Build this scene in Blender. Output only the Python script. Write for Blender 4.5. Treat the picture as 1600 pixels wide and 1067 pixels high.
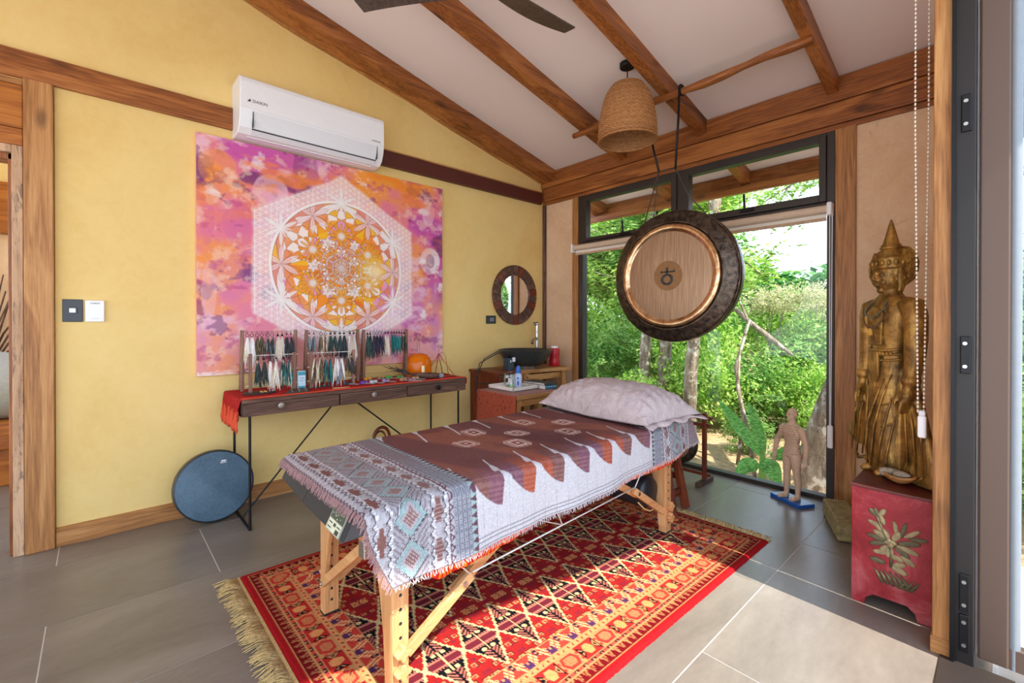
import bpy, math, random
import numpy as np
from mathutils import Vector, Matrix
PI = math.pi
scene = bpy.context.scene
for o in list(bpy.data.objects):
    bpy.data.objects.remove(o)
COL = scene.collection

# ------------------------------------------------------------------ camera
cam_d = bpy.data.cameras.new('camera'); cam = bpy.data.objects.new('camera', cam_d); COL.objects.link(cam)
cam.location = (0, 0, 1.2)
cam.rotation_euler = (math.radians(90 - 0.256), 0, math.radians(48.04))
cam_d.sensor_width = 36; cam_d.lens = 707 / 1600 * 36
cam_d.shift_x = 11 / 1600; cam_d.shift_y = -27.5 / 1600
cam_d.clip_start = 0.02; cam_d.clip_end = 400
scene.camera = cam
# ------------------------------------------------------------------ sky, sun, exposure
world = bpy.data.worlds.new('sky'); scene.world = world; world.use_nodes = True
wn = world.node_tree; wn.nodes.clear()
w_out = wn.nodes.new('ShaderNodeOutputWorld'); w_bg = wn.nodes.new('ShaderNodeBackground')
w_tc = wn.nodes.new('ShaderNodeTexCoord'); w_sep = wn.nodes.new('ShaderNodeSeparateXYZ'); w_ramp = wn.nodes.new('ShaderNodeValToRGB')
wn.links.new(w_tc.outputs['Generated'], w_sep.inputs[0]); wn.links.new(w_sep.outputs['Z'], w_ramp.inputs[0])
w_ramp.color_ramp.elements[0].position = 0.0; w_ramp.color_ramp.elements[0].color = (0.80, 0.89, 1.0, 1)
w_ramp.color_ramp.elements[1].position = 0.7; w_ramp.color_ramp.elements[1].color = (0.50, 0.70, 1.0, 1)
wn.links.new(w_ramp.outputs[0], w_bg.inputs[0]); wn.links.new(w_bg.outputs[0], w_out.inputs[0])
w_bg.inputs[1].default_value = SKY_STRENGTH = 2.1
sun_d = bpy.data.lights.new('sun', 'SUN'); sun = bpy.data.objects.new('sun', sun_d); COL.objects.link(sun)
sun_d.energy = 5.6; sun_d.angle = math.radians(0.55); sun_d.color = (1.0, 0.95, 0.88)
sun.rotation_euler = Vector((-1.0, 0.06, -math.tan(math.radians(54.5)))).to_track_quat('-Z', 'Y').to_euler()
sun.location = (6, 0, 8)
vs = scene.view_settings
vs.view_transform = 'Standard'; vs.look = 'None'; vs.gamma = 1; vs.use_curve_mapping = False
vs.exposure = 0.85
try:
    scene.cycles.max_bounces = 12; scene.cycles.diffuse_bounces = 6; scene.cycles.transparent_max_bounces = 24
    scene.cycles.use_denoising = True; scene.cycles.caustics_reflective = False; scene.cycles.caustics_refractive = False
except Exception:
    pass

# ------------------------------------------------------------------ node helpers
def lin(v): v /= 255.0; return v / 12.92 if v <= 0.04045 else ((v + 0.055) / 1.055) ** 2.4
def C(r, g, b): return (lin(r), lin(g), lin(b), 1)
class G:
    def __init__(s, name):
        s.m = bpy.data.materials.new(name); s.m.use_nodes = True
        s.t = s.m.node_tree; s.t.nodes.clear(); s.out = s.n('ShaderNodeOutputMaterial')
    def n(s, k, **kw):
        x = s.t.nodes.new(k)
        for a, b in kw.items(): setattr(x, a, b)
        return x
    def L(s, v, sock):
        if v is None: return
        if hasattr(v, 'is_linked') or hasattr(v, 'links'): s.t.links.new(v, sock)
        else:
            try: sock.default_value = v
            except Exception: sock.default_value = tuple(v)[:3]
    def coord(s, kind='Object', scale=(1, 1, 1), rnd=True):
        c = s.n('ShaderNodeTexCoord').outputs[kind]
        if rnd:
            oi = s.n('ShaderNodeObjectInfo'); ad = s.n('ShaderNodeVectorMath', operation='ADD')
            mu = s.n('ShaderNodeVectorMath', operation='SCALE'); cb = s.n('ShaderNodeCombineXYZ')
            for i in range(3): s.t.links.new(oi.outputs['Random'], cb.inputs[i])
            s.t.links.new(cb.outputs[0], mu.inputs[0]); mu.inputs['Scale'].default_value = 17.3
            s.t.links.new(c, ad.inputs[0]); s.t.links.new(mu.outputs[0], ad.inputs[1]); c = ad.outputs[0]
        mp = s.n('ShaderNodeMapping'); s.t.links.new(c, mp.inputs[0]); mp.inputs['Scale'].default_value = scale
        return mp.outputs[0]
    def noise(s, v, scale=5, detail=3, rough=0.5, dist=0):
        x = s.n('ShaderNodeTexNoise'); s.L(v, x.inputs['Vector']); x.inputs['Scale'].default_value = scale
        x.inputs['Detail'].default_value = detail; x.inputs['Roughness'].default_value = rough; x.inputs['Distortion'].default_value = dist
        return x.outputs['Fac']
    def wave(s, v, scale=5, dist=2, detail=2, dscale=1, direction='X', kind='BANDS'):
        x = s.n('ShaderNodeTexWave', wave_type=kind); s.L(v, x.inputs['Vector'])
        if kind == 'BANDS': x.bands_direction = direction
        x.inputs['Scale'].default_value = scale; x.inputs['Distortion'].default_value = dist
        x.inputs['Detail'].default_value = detail; x.inputs['Detail Scale'].default_value = dscale
        return x.outputs['Fac']
    def voro(s, v, scale=5, feature='F1', out='Distance'):
        x = s.n('ShaderNodeTexVoronoi', feature=feature); s.L(v, x.inputs['Vector']); x.inputs['Scale'].default_value = scale
        return x.outputs[out]
    def ramp(s, f, stops):
        x = s.n('ShaderNodeValToRGB'); s.L(f, x.inputs[0]); e = x.color_ramp.elements
        while len(e) < len(stops): e.new(0.5)
        for i, (p, c) in enumerate(stops):
            e[i].position = p; e[i].color = c if len(c) == 4 else (*c, 1)
        return x.outputs[0]
    def mix(s, f, a, b, mode='MIX'):
        x = s.n('ShaderNodeMix', data_type='RGBA', blend_type=mode); s.L(f, x.inputs[0]); s.L(a, x.inputs[6]); s.L(b, x.inputs[7])
        return x.outputs[2]
    def math(s, op, a, b=0.0):
        x = s.n('ShaderNodeMath', operation=op); s.L(a, x.inputs[0]); s.L(b, x.inputs[1]); return x.outputs[0]
    def bump(s, h, strength=0.3, dist=0.01):
        x = s.n('ShaderNodeBump'); s.L(h, x.inputs['Height']); x.inputs['Strength'].default_value = strength
        x.inputs['Distance'].default_value = dist; return x.outputs[0]
    def pbr(s, col, rough=0.5, metal=0.0, normal=None, spec=0.5, emit=None, coat=0):
        p = s.n('ShaderNodeBsdfPrincipled'); s.L(col, p.inputs['Base Color']); s.L(rough, p.inputs['Roughness'])
        p.inputs['Metallic'].default_value = metal; p.inputs['Specular IOR Level'].default_value = spec
        if coat: p.inputs['Coat Weight'].default_value = coat; p.inputs['Coat Roughness'].default_value = 0.1
        if normal is not None: s.t.links.new(normal, p.inputs['Normal'])
        s.t.links.new(p.outputs[0], s.out.inputs[0]); s.p = p; return s.m
    def surf(s, sh): s.t.links.new(sh, s.out.inputs[0]); return s.m

def plain(name, col, rough=0.5, metal=0.0, spec=0.5, var=0.12, scale=40, bump=0.0, coat=0):
    g = G(name); v = g.coord('Object'); nz = g.noise(v, scale, 4)
    d = tuple(c * (1 - var) for c in col[:3]) + (1,); l = tuple(min(1, c * (1 + var)) for c in col[:3]) + (1,)
    c = g.ramp(nz, [(0.3, d), (0.7, l)])
    return g.pbr(c, rough, metal, g.bump(nz, bump, 0.004) if bump else None, spec, coat=coat)

def wood(name, dark, mid, light, axis='x', rough=0.45, scale=1.0, knots=True, bump=0.15, spec=0.4):
    g = G(name); k = {'x': 0, 'y': 1, 'z': 2}[axis]
    sc = [9.0 * scale] * 3; sc[k] = 0.75 * scale
    v = g.coord('Object', tuple(sc))
    big = g.noise(v, 1.0, 4, 0.55, 0.9)
    rings = g.math('FRACT', g.math('MULTIPLY', big, 5.0))
    tri = g.math('ABSOLUTE', g.math('SUBTRACT', rings, 0.5))
    sf = [60.0 * scale] * 3; sf[k] = 2.5 * scale
    fine = g.noise(g.coord('Object', tuple(sf)), 2.2, 3, 0.6)
    f = g.math('ADD', g.math('MULTIPLY', tri, 0.34), g.math('MULTIPLY', fine, 0.72))
    f = g.math('ADD', f, g.math('MULTIPLY', g.math('SUBTRACT', big, 0.5), 0.9))
    c = g.ramp(f, [(0.18, dark), (0.48, mid), (0.8, light)])
    if knots:
        sk = [5.0 * scale] * 3; sk[k] = 2.2 * scale
        kv = g.voro(g.coord('Object', tuple(sk)), 1.0)
        km = g.ramp(kv, [(0.05, (1, 1, 1, 1)), (0.16, (0, 0, 0, 1))])
        c = g.mix(g.math('MULTIPLY', km, 0.6), c, tuple(x * 0.35 for x in dark[:3]) + (1,))
    return g.pbr(c, rough, 0, g.bump(f, bump, 0.004), spec)

MATS = {}
def M_(k): return MATS[k]

# ------------------------------------------------------------------ mesh helpers
class MB:
    def __init__(s): s.v = []; s.f = []; s.c = None
    def add(s, vs_, fs):
        b = len(s.v); s.v.extend([tuple(p) for p in vs_]); s.f.extend([tuple(i + b for i in q) for q in fs]); return s
    def box(s, x0, x1, y0, y1, z0, z1):
        return s.add([(x0, y0, z0), (x1, y0, z0), (x1, y1, z0), (x0, y1, z0), (x0, y0, z1), (x1, y0, z1), (x1, y1, z1), (x0, y1, z1)],
                     [(0, 3, 2, 1), (4, 5, 6, 7), (0, 1, 5, 4), (1, 2, 6, 5), (2, 3, 7, 6), (3, 0, 4, 7)])
    def cbox(s, c, d): return s.box(c[0] - d[0] / 2, c[0] + d[0] / 2, c[1] - d[1] / 2, c[1] + d[1] / 2, c[2] - d[2] / 2, c[2] + d[2] / 2)
    def bar(s, p0, p1, w, h, up=(0, 0, 1)):
        p0 = Vector(p0); p1 = Vector(p1); d = (p1 - p0).normalized(); u = Vector(up)
        if abs(d.dot(u)) > 0.98: u = Vector((0, 1, 0))
        r = d.cross(u).normalized(); u = r.cross(d).normalized(); vs_ = []
        for p in (p0, p1):
            for a, b in ((-1, -1), (1, -1), (1, 1), (-1, 1)): vs_.append(p + r * a * w / 2 + u * b * h / 2)
        return s.add(vs_, [(3, 2, 1, 0), (4, 5, 6, 7), (0, 1, 5, 4), (1, 2, 6, 5), (2, 3, 7, 6), (3, 0, 4, 7)])
    def tube(s, pts, r, n=8, cap=True, flat=1.0, up=None):
        pts = [Vector(p) for p in pts]; m = len(pts); rs = r if isinstance(r, (list, tuple)) else [r] * m
        vs_ = []; prev = None
        for i, p in enumerate(pts):
            d = (pts[min(i + 1, m - 1)] - pts[max(i - 1, 0)])
            d = d.normalized() if d.length > 1e-9 else Vector((0, 0, 1))
            if prev is None:
                u = Vector(up) if up else (Vector((0, 0, 1)) if abs(d.z) < 0.9 else Vector((1, 0, 0)))
            else: u = prev
            a = d.cross(u)
            a = a.normalized() if a.length > 1e-6 else d.orthogonal().normalized()
            b = a.cross(d).normalized(); prev = b
            for k in range(n):
                t = 2 * PI * k / n; vs_.append(p + a * math.cos(t) * rs[i] + b * math.sin(t) * rs[i] * flat)
        fs = [(i * n + k, i * n + (k + 1) % n, (i + 1) * n + (k + 1) % n, (i + 1) * n + k) for i in range(m - 1) for k in range(n)]
        if cap: fs += [tuple(range(n))[::-1], tuple((m - 1) * n + k for k in range(n))]
        return s.add(vs_, fs)
    def cyl(s, p0, p1, r0, r1=None, n=16): return s.tube([p0, p1], [r0, r0 if r1 is None else r1], n)
    def lathe(s, prof, n=32, c=(0, 0, 0), R=None, close=False):
        vs_ = []; m = len(prof)
        for r, z in prof:
            for k in range(n):
                t = 2 * PI * k / n; p = Vector((r * math.cos(t), r * math.sin(t), z))
                if R is not None: p = R @ p
                vs_.append(p + Vector(c))
        fs = [(i * n + k, i * n + (k + 1) % n, (i + 1) * n + (k + 1) % n, (i + 1) * n + k) for i in range(m - 1) for k in range(n)]
        if close: fs += [((m - 1) * n + k, (m - 1) * n + (k + 1) % n, (k + 1) % n, k) for k in range(n)]
        else: fs += [tuple(range(n))[::-1], tuple((m - 1) * n + k for k in range(n))]
        return s.add(vs_, fs)
    def prism(s, pts, axis, a, b):
        """polygon pts (2d) extruded along axis from a to b"""
        def mk(p, t): return {'x': (t, p[0], p[1]), 'y': (p[0], t, p[1]), 'z': (p[0], p[1], t)}[axis]
        n = len(pts); vs_ = [mk(p, a) for p in pts] + [mk(p, b) for p in pts]
        return s.add(vs_, [tuple(range(n))[::-1], tuple(range(n, 2 * n))] + [(i, (i + 1) % n, n + (i + 1) % n, n + i) for i in range(n)])
    def ell(s, c, r, nu=16, nv=10, R=None):
        vs_ = []; c = Vector(c)
        for j in range(nv + 1):
            ph = PI * j / nv
            for i in range(nu):
                t = 2 * PI * i / nu
                p = Vector((r[0] * math.sin(ph) * math.cos(t), r[1] * math.sin(ph) * math.sin(t), r[2] * math.cos(ph)))
                if R is not None: p = R @ p
                vs_.append(c + p)
        return s.add(vs_, [(j * nu + i, (j + 1) * nu + i, (j + 1) * nu + (i + 1) % nu, j * nu + (i + 1) % nu) for j in range(nv) for i in range(nu)])
    def loft(s, secs, n=20, cap=True):
        """secs: (cx, cy, z, rx, ry[, rot])"""
        vs_ = []
        for q in secs:
            cx, cy, z, rx, ry = q[:5]; ro = q[5] if len(q) > 5 else 0
            for k in range(n):
                t = 2 * PI * k / n; x = rx * math.cos(t); y = ry * math.sin(t)
                vs_.append((cx + x * math.cos(ro) - y * math.sin(ro), cy + x * math.sin(ro) + y * math.cos(ro), z))
        m = len(secs)
        fs = [(i * n + k, i * n + (k + 1) % n, (i + 1) * n + (k + 1) % n, (i + 1) * n + k) for i in range(m - 1) for k in range(n)]
        if cap: fs += [tuple(range(n))[::-1], tuple((m - 1) * n + k for k in range(n))]
        return s.add(vs_, fs)
    def torus(s, c, R_, r, n=24, m=8, ax=None):
        vs_ = []; c = Vector(c)
        for i in range(n):
            t = 2 * PI * i / n
            for j in range(m):
                a = 2 * PI * j / m
                p = Vector(((R_ + r * math.cos(a)) * math.cos(t), (R_ + r * math.cos(a)) * math.sin(t), r * math.sin(a)))
                if ax is not None: p = ax @ p
                vs_.append(c + p)
        return s.add(vs_, [(i * m + j, ((i + 1) % n) * m + j, ((i + 1) % n) * m + (j + 1) % m, i * m + (j + 1) % m) for i in range(n) for j in range(m)])
    def grid(s, nu, nv, fn):
        vs_ = [fn(i / (nu - 1), j / (nv - 1)) for j in range(nv) for i in range(nu)]
        return s.add(vs_, [(j * nu + i, j * nu + i + 1, (j + 1) * nu + i + 1, (j + 1) * nu + i) for j in range(nv - 1) for i in range(nu - 1)])
    def T(s, mat, start=0):
        for i in range(start, len(s.v)): s.v[i] = tuple(mat @ Vector(s.v[i]))
        return s

ORG = {}
def obj(name, mb, mat, parent=None, smooth=None, bevel=0.0, kind=None, local=False, label=None, segs=2):
    me = bpy.data.meshes.new(name)
    org = Vector((0, 0, 0))
    if parent is not None: org = ORG[parent.name]
    if isinstance(mb, bpy.types.Mesh): me = mb
    else:
        vs_ = mb.v if local else [(p[0] - org.x, p[1] - org.y, p[2] - org.z) for p in mb.v]
        me.from_pydata(vs_, [], mb.f); me.validate()
        me.materials.append(MATS[mat] if isinstance(mat, str) else mat)
        if smooth is not None:
            me.polygons.foreach_set('use_smooth', [True] * len(me.polygons))
            if smooth < 180: me.set_sharp_from_angle(angle=math.radians(smooth))
        me.update()
    o = bpy.data.objects.new(name, me); COL.objects.link(o)
    if parent is not None: o.parent = parent
    ORG[o.name] = org
    if bevel:
        b = o.modifiers.new('bevel', 'BEVEL'); b.width = bevel; b.segments = segs; b.limit_method = 'ANGLE'; b.angle_limit = math.radians(40)
    if kind: o['kind'] = kind
    if label: o['label'] = label
    return o
def tag(o, label, cat, group=None):
    o['label'] = label; o['category'] = cat
    if group: o['group'] = group
    return o
def thing(name, label, cat, loc=(0, 0, 0), group=None, rz=0.0):
    o = bpy.data.objects.new(name, None); COL.objects.link(o); o.empty_display_size = 0.1
    o.location = loc; o.rotation_euler = (0, 0, rz); ORG[o.name] = Vector(loc)
    return tag(o, label, cat, group)
def struct(name, mb=None, mat=None, parent=None, **kw):
    if mb is None:
        o = bpy.data.objects.new(name, None); COL.objects.link(o); ORG[o.name] = Vector((0, 0, 0))
    else: o = obj(name, mb, mat, parent, **kw)
    if parent is None: o['kind'] = 'structure'
    return o
def dup(root, loc, rz=0.0, label=None, group=None, scale=None):
    r = root.copy(); COL.objects.link(r); r.location = loc; r.rotation_euler = (0, 0, rz); ORG[r.name] = Vector(loc)
    if scale: r.scale = scale if isinstance(scale, tuple) else (scale,) * 3
    if label: r['label'] = label
    if group: r['group'] = group
    for ch in list(root.children):
        c = ch.copy(); COL.objects.link(c); c.parent = r
        for gch in ch.children:
            d = gch.copy(); COL.objects.link(d); d.parent = c
    return r
def vcolor(o, rgb):
    """per-vertex colour of flat print / weave (rgb: n x 3 linear)"""
    me = o.data; a = me.color_attributes.new('print', 'FLOAT_COLOR', 'POINT')
    buf = np.ones((len(me.vertices), 4), np.float32); buf[:, :3] = rgb
    a.data.foreach_set('color', buf.ravel())
def fastgrid(name, P, nu, nv, mat, parent=None, thick=None):
    """P: (nv*nu,3) array -> grid mesh object"""
    org = ORG[parent.name] if parent else Vector((0, 0, 0))
    me = bpy.data.meshes.new(name); P = P - np.array(org)[None, :]
    i = np.arange(nu - 1)[None, :]; j = np.arange(nv - 1)[:, None]; b = (j * nu + i).ravel()
    q = np.stack([b, b + 1, b + nu + 1, b + nu], 1).astype(np.int32)
    me.vertices.add(len(P)); me.vertices.foreach_set('co', P.astype(np.float32).ravel())
    me.loops.add(q.size); me.loops.foreach_set('vertex_index', q.ravel())
    me.polygons.add(len(q)); me.polygons.foreach_set('loop_start', np.arange(0, q.size, 4, dtype=np.int32))
    me.polygons.foreach_set('use_smooth', np.ones(len(q), bool))
    me.update(calc_edges=True); me.materials.append(MATS[mat])
    o = bpy.data.objects.new(name, me); COL.objects.link(o)
    if parent: o.parent = parent
    ORG[o.name] = org
    return o
rng = random.Random(7); nrs = np.random.RandomState(5)
def vnoise(x, y, seed=0):
    """smooth value noise, numpy arrays in, 0..1 out"""
    r = np.random.RandomState(seed).rand(64, 64)
    xi = np.floor(x).astype(int); yi = np.floor(y).astype(int); fx = x - xi; fy = y - yi
    fx = fx * fx * (3 - 2 * fx); fy = fy * fy * (3 - 2 * fy)
    a = r[xi % 64, yi % 64]; b = r[(xi + 1) % 64, yi % 64]; c = r[xi % 64, (yi + 1) % 64]; d = r[(xi + 1) % 64, (yi + 1) % 64]
    return (a * (1 - fx) + b * fx) * (1 - fy) + (c * (1 - fx) + d * fx) * fy
def fbm(x, y, seed=0, o=4):
    s = 0; a = 0.5; t = 0
    for k in range(o): s = s + a * vnoise(x * 2 ** k + 7.1 * k, y * 2 ** k + 3.7 * k, seed + k); t += a; a *= 0.55
    return s / t
def c3(r, g, b): return np.array(C(r, g, b)[:3])
def over(img, mask, col, a=1.0):
    m = (mask * a)[:, None]; img[:] = img * (1 - m) + np.asarray(col) * m
def sstep(a, b, x): t = np.clip((x - a) / (b - a), 0, 1); return t * t * (3 - 2 * t)
# ------------------------------------------------------------------ materials
MT = MATS
def add(k, m): MT[k] = m
for ax in 'xyz':
    add('beam_' + ax, wood('beam_wood_' + ax, C(92, 48, 20), C(156, 92, 44), C(190, 124, 66), ax, 0.42))
    add('teak_' + ax, wood('teak_' + ax, C(120, 74, 36), C(178, 122, 68), C(206, 156, 98), ax, 0.5))
    add('dark_' + ax, wood('weathered_wood_' + ax, C(48, 32, 26), C(98, 68, 54), C(134, 100, 82), ax, 0.65, 1.6, True, 0.5))
    add('beech_' + ax, wood('beech_' + ax, C(186, 130, 80), C(206, 152, 100), C(222, 174, 122), ax, 0.4, 1.5, False, 0.05))
    add('mahog_' + ax, wood('mahogany_' + ax, C(72, 26, 14), C(112, 48, 26), C(142, 72, 42), ax, 0.4, 1.5, False, 0.08))
    add('rackwood_' + ax, wood('rack_wood_' + ax, C(96, 64, 52), C(142, 104, 86), C(172, 132, 110), ax, 0.6, 3, False, 0.2))
    add('orange_' + ax, wood('orange_wood_' + ax, C(120, 62, 16), C(172, 100, 34), C(200, 130, 56), ax, 0.45))
def plaster(name, a, b, c, sc=1.4):
    g = G(name); v = g.coord('Object', rnd=False); n1 = g.noise(v, sc, 6, 0.6, 0.6); n2 = g.noise(v, 18, 4, 0.6, 1.0)
    f = g.math('ADD', g.math('MULTIPLY', n1, 0.75), g.math('MULTIPLY', n2, 0.25))
    return g.pbr(g.ramp(f, [(0.3, a), (0.5, b), (0.7, c)]), 0.75, 0, g.bump(n2, 0.08, 0.01), 0.25)
add('yellow', plaster('yellow_plaster', C(226, 190, 116), C(234, 202, 130), C(238, 210, 142)))
def beigep():
    g = G('beige_plaster'); v = g.coord('Object', rnd=False); n1 = g.noise(v, 2.2, 6, 0.65, 0.8); n2 = g.noise(v, 30, 4, 0.6, 1.0)
    sp = g.noise(v, 9, 5, 0.7, 1.5)
    c = g.ramp(g.math('ADD', g.math('MULTIPLY', n1, 0.7), g.math('MULTIPLY', n2, 0.3)), [(0.3, C(206, 168, 132)), (0.5, C(222, 186, 150)), (0.7, C(232, 202, 168))])
    c = g.mix(g.math('MULTIPLY', g.ramp(sp, [(0.62, (0, 0, 0, 1)), (0.7, (1, 1, 1, 1))]), 0.35), c, C(150, 116, 88))
    return g.pbr(c, 0.85, 0, g.bump(n2, 0.25, 0.01), 0.2)
add('beige', beigep())
add('ceiling', plain('ceiling_paint', C(234, 218, 210), 0.8, spec=0.2, var=0.02, scale=2))
def tile():
    g = G('grey_tile'); v = g.coord('Object', (1, 0.35, 1)); n1 = g.noise(v, 3.2, 7, 0.62, 0.7); n2 = g.noise(v, 60, 3, 0.6)
    oi = g.n('ShaderNodeObjectInfo'); f = g.math('ADD', g.math('MULTIPLY', n1, 0.8), g.math('MULTIPLY', n2, 0.2))
    f = g.math('ADD', f, g.math('MULTIPLY', g.math('SUBTRACT', oi.outputs['Random'], 0.5), 0.05))
    c = g.ramp(f, [(0.3, C(108, 98, 88)), (0.5, C(124, 114, 103)), (0.7, C(140, 130, 118))])
    return g.pbr(c, 0.30, 0, g.bump(n2, 0.03, 0.004), 0.5)
add('tile', tile())
add('grout', plain('grout', C(232, 224, 212), 0.9, var=0.04))
add('alu', plain('dark_aluminium', C(58, 50, 46), 0.45, 0.3, var=0.06, scale=300))
add('alu2', plain('brown_powder_coat', C(92, 72, 60), 0.5, 0.2, var=0.06, scale=400))
add('black', plain('black_metal', C(30, 29, 30), 0.4, 0.6, var=0.1))
add('blackpl', plain('black_plastic', C(30, 31, 34), 0.4, var=0.1))
add('steel', plain('brushed_steel', C(196, 196, 194), 0.28, 1.0, var=0.05, scale=200))
add('white', plain('white_plastic', C(240, 240, 242), 0.35, var=0.01))
add('white2', plain('white_plastic_flap', C(226, 226, 230), 0.35, var=0.01))
add('shadowgap', plain('dark_gap', C(60, 62, 66), 0.6, var=0.05))
def glass(name, tint, refl=0.45):
    g = G(name); tr = g.n('ShaderNodeBsdfTransparent'); tr.inputs[0].default_value = tint
    gl = g.n('ShaderNodeBsdfGlossy'); gl.inputs['Roughness'].default_value = 0.0; gl.inputs[0].default_value = (1, 1, 1, 1)
    fr = g.n('ShaderNodeFresnel'); fr.inputs[0].default_value = 1.45
    mx = g.n('ShaderNodeMixShader'); g.L(g.math('MULTIPLY', fr.outputs[0], refl), mx.inputs[0])
    g.L(tr.outputs[0], mx.inputs[1]); g.L(gl.outputs[0], mx.inputs[2]); return g.surf(mx.outputs[0])
add('glass', glass('window_glass', (0.97, 0.98, 0.98, 1)))
add('clear', glass('clear_glass', (0.9, 0.93, 0.93, 1)))
add('amber', glass('amber_glass', (1.0, 0.42, 0.03, 1)))
add('maroon', plain('maroon_duct', C(86, 36, 28), 0.5, var=0.08))
add('brass', plain('copper_wire', C(196, 120, 78), 0.3, 1.0, var=0.1))
add('soffit', plain('soffit_paint', C(238, 230, 214), 0.8, var=0.02, scale=3))
add('terrace', plain('terrace_stone', C(184, 178, 170), 0.7, var=0.06, scale=6))
def dirt():
    g = G('dry_earth'); v = g.coord('Object', rnd=False); n1 = g.noise(v, 1.2, 6, 0.65, 0.5); n2 = g.noise(v, 14, 5, 0.7)
    c = g.ramp(g.math('ADD', g.math('MULTIPLY', n1, 0.5), g.math('MULTIPLY', n2, 0.5)), [(0.3, C(120, 96, 66)), (0.5, C(184, 152, 114)), (0.7, C(214, 190, 150))])
    return g.pbr(c, 0.95, 0, g.bump(n2, 0.6, 0.05), 0.1)
add('dirt', dirt())
def printmat(name, rough=0.8, weave=0, spec=0.2, bump=0.2, sheen=0):
    g = G(name); a = g.n('ShaderNodeAttribute', attribute_name='print'); v = g.coord('Object', rnd=False)
    c = a.outputs['Color']; nz = g.noise(v, weave or 200, 3, 0.7)
    c = g.mix(0.35, c, g.ramp(nz, [(0.3, (0.55, 0.55, 0.55, 1)), (0.7, (1, 1, 1, 1))]), 'MULTIPLY')
    m = g.pbr(c, rough, 0, g.bump(nz, bump, 0.003), spec)
    if sheen: g.p.inputs['Sheen Weight'].default_value = sheen
    return m
add('canvas', printmat('painted_canvas', 0.6, 220, 0.3, 0.15))
add('pile', printmat('wool_pile', 0.95, 260, 0.05, 0.5))
add('weave', printmat('woven_cotton', 0.9, 420, 0.1, 0.4))

# ------------------------------------------------------------------ the room
XA, YB = -3.40, 3.63
def cz(y): return 2.80 + 0.225 * (3.60 - y)
floor = struct('floor', MB().box(-7.2, -0.02, -3.15, 3.70, -0.10, -0.002), 'grout')
xs = [-6.712, -6.115, -5.518, -4.921, -4.324, -3.727, -3.130, -2.533, -1.936, -1.339, -0.742, -0.03]
tile_mesh = {}
for r in range(len(xs) - 1):
    y0 = (0.433 if r % 2 == 0 else -0.157)
    if r == 0: y0 = 0.433
    ys = [y0 + 1.2 * k for k in range(-3, 5)]
    for k in range(len(ys) - 1):
        a, b = max(ys[k], -3.1), min(ys[k + 1], 3.64)
        if b - a < 0.05 or (r < 4 and (b < -1.9 or a > 0.9)): continue
        g_ = 0.0022
        obj('tile', MB().box(xs[r] + g_, xs[r + 1] - g_, a + g_, b - g_, -0.012, 0.0), 'tile', floor)
# left wall with the doorway cut (door opening y -1.25 .. -0.30, z 0 .. 2.07)
wl = MB()
wl.prism([(-0.17, 0), (3.75, 0), (3.75, cz(3.75) - 0.02), (-0.17, cz(-0.17) - 0.02)], 'x', XA, XA - 0.15)
wl.prism([(-3.15, 2.44), (-0.17, 2.44), (-0.17, cz(-0.17) - 0.02), (-3.15, cz(-3.15) - 0.02)], 'x', XA, XA - 0.15)
wl.box(XA - 0.15, XA, -3.15, -1.25, 0, 2.44)
wall_left = struct('wall_left', wl, 'yellow')
# ceiling with rafters running out under the eave
ce = MB(); y0, y1 = -3.2, 4.78
ce.add([(-3.62, y0, cz(y0)), (0.97, y0, cz(y0)), (0.97, y1, cz(y1)), (-3.62, y1, cz(y1)), (-3.62, y0, cz(y0) + .08), (0.97, y0, cz(y0) + .08), (0.97, y1, cz(y1) + .08), (-3.62, y1, cz(y1) + .08)],
       [(0, 3, 2, 1), (4, 5, 6, 7), (0, 1, 5, 4), (1, 2, 6, 5), (2, 3, 7, 6), (3, 0, 4, 7)])
ceiling = struct('ceiling', ce, 'ceiling')
def rafter(x0, x1, d, live=0.0, ye=4.5):
    m = MB(); n = 54; vs_ = []
    for i in range(n + 1):
        y = -3.1 + (ye + 3.1) * i / n; w = live * (math.sin(y * 3.1) + 0.6 * math.sin(y * 7.7 + 1) + 0.35 * math.sin(y * 17))
        t = cz(y) + 0.004; bt = cz(y) - d + w * 0.5
        vs_ += [(x0, y, bt - (0.012 if live else 0)), (x1, y, bt), (x1, y, t), (x0, y, t)]
    m.add(vs_, [(4 * i + a, 4 * i + 4 + a, 4 * i + 4 + (a + 1) % 4, 4 * i + (a + 1) % 4) for i in range(n) for a in range(4)] + [(0, 1, 2, 3), (4 * n + 3, 4 * n + 2, 4 * n + 1, 4 * n)])
    return m
for x0, x1, d, lv in ((-3.37, -3.20, 0.105, 0.012), (-2.42, -2.325, 0.112, 0.004), (-1.67, -1.60, 0.112, 0.003), (-0.805, -0.742, 0.112, 0.0), (0.02, 0.09, 0.112, 0)):
    obj('rafter', rafter(x0, x1, d, lv), 'beam_y', ceiling, bevel=0.004)
# pale sapwood strip between the first rafter and the wall
m = MB(); n = 50; vs_ = []
for i in range(n + 1):
    y = -0.5 + 4.05 * i / n; w = 0.007 * (math.sin(y * 4.1) + 0.6 * math.sin(y * 9.7 + 1))
    b = cz(y) - 0.122 + w
    vs_ += [(XA, y, b), (-3.366, y, b + 0.004), (-3.366, y, b + 0.03), (XA, y, b + 0.03)]
m.add(vs_, [(4 * i + a, 4 * i + 4 + a, 4 * i + 4 + (a + 1) % 4, 4 * i + (a + 1) % 4) for i in range(n) for a in range(4)] + [(0, 1, 2, 3), (4 * n + 3, 4 * n + 2, 4 * n + 1, 4 * n)])
struct('trim_1', m, 'teak_y')
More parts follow.
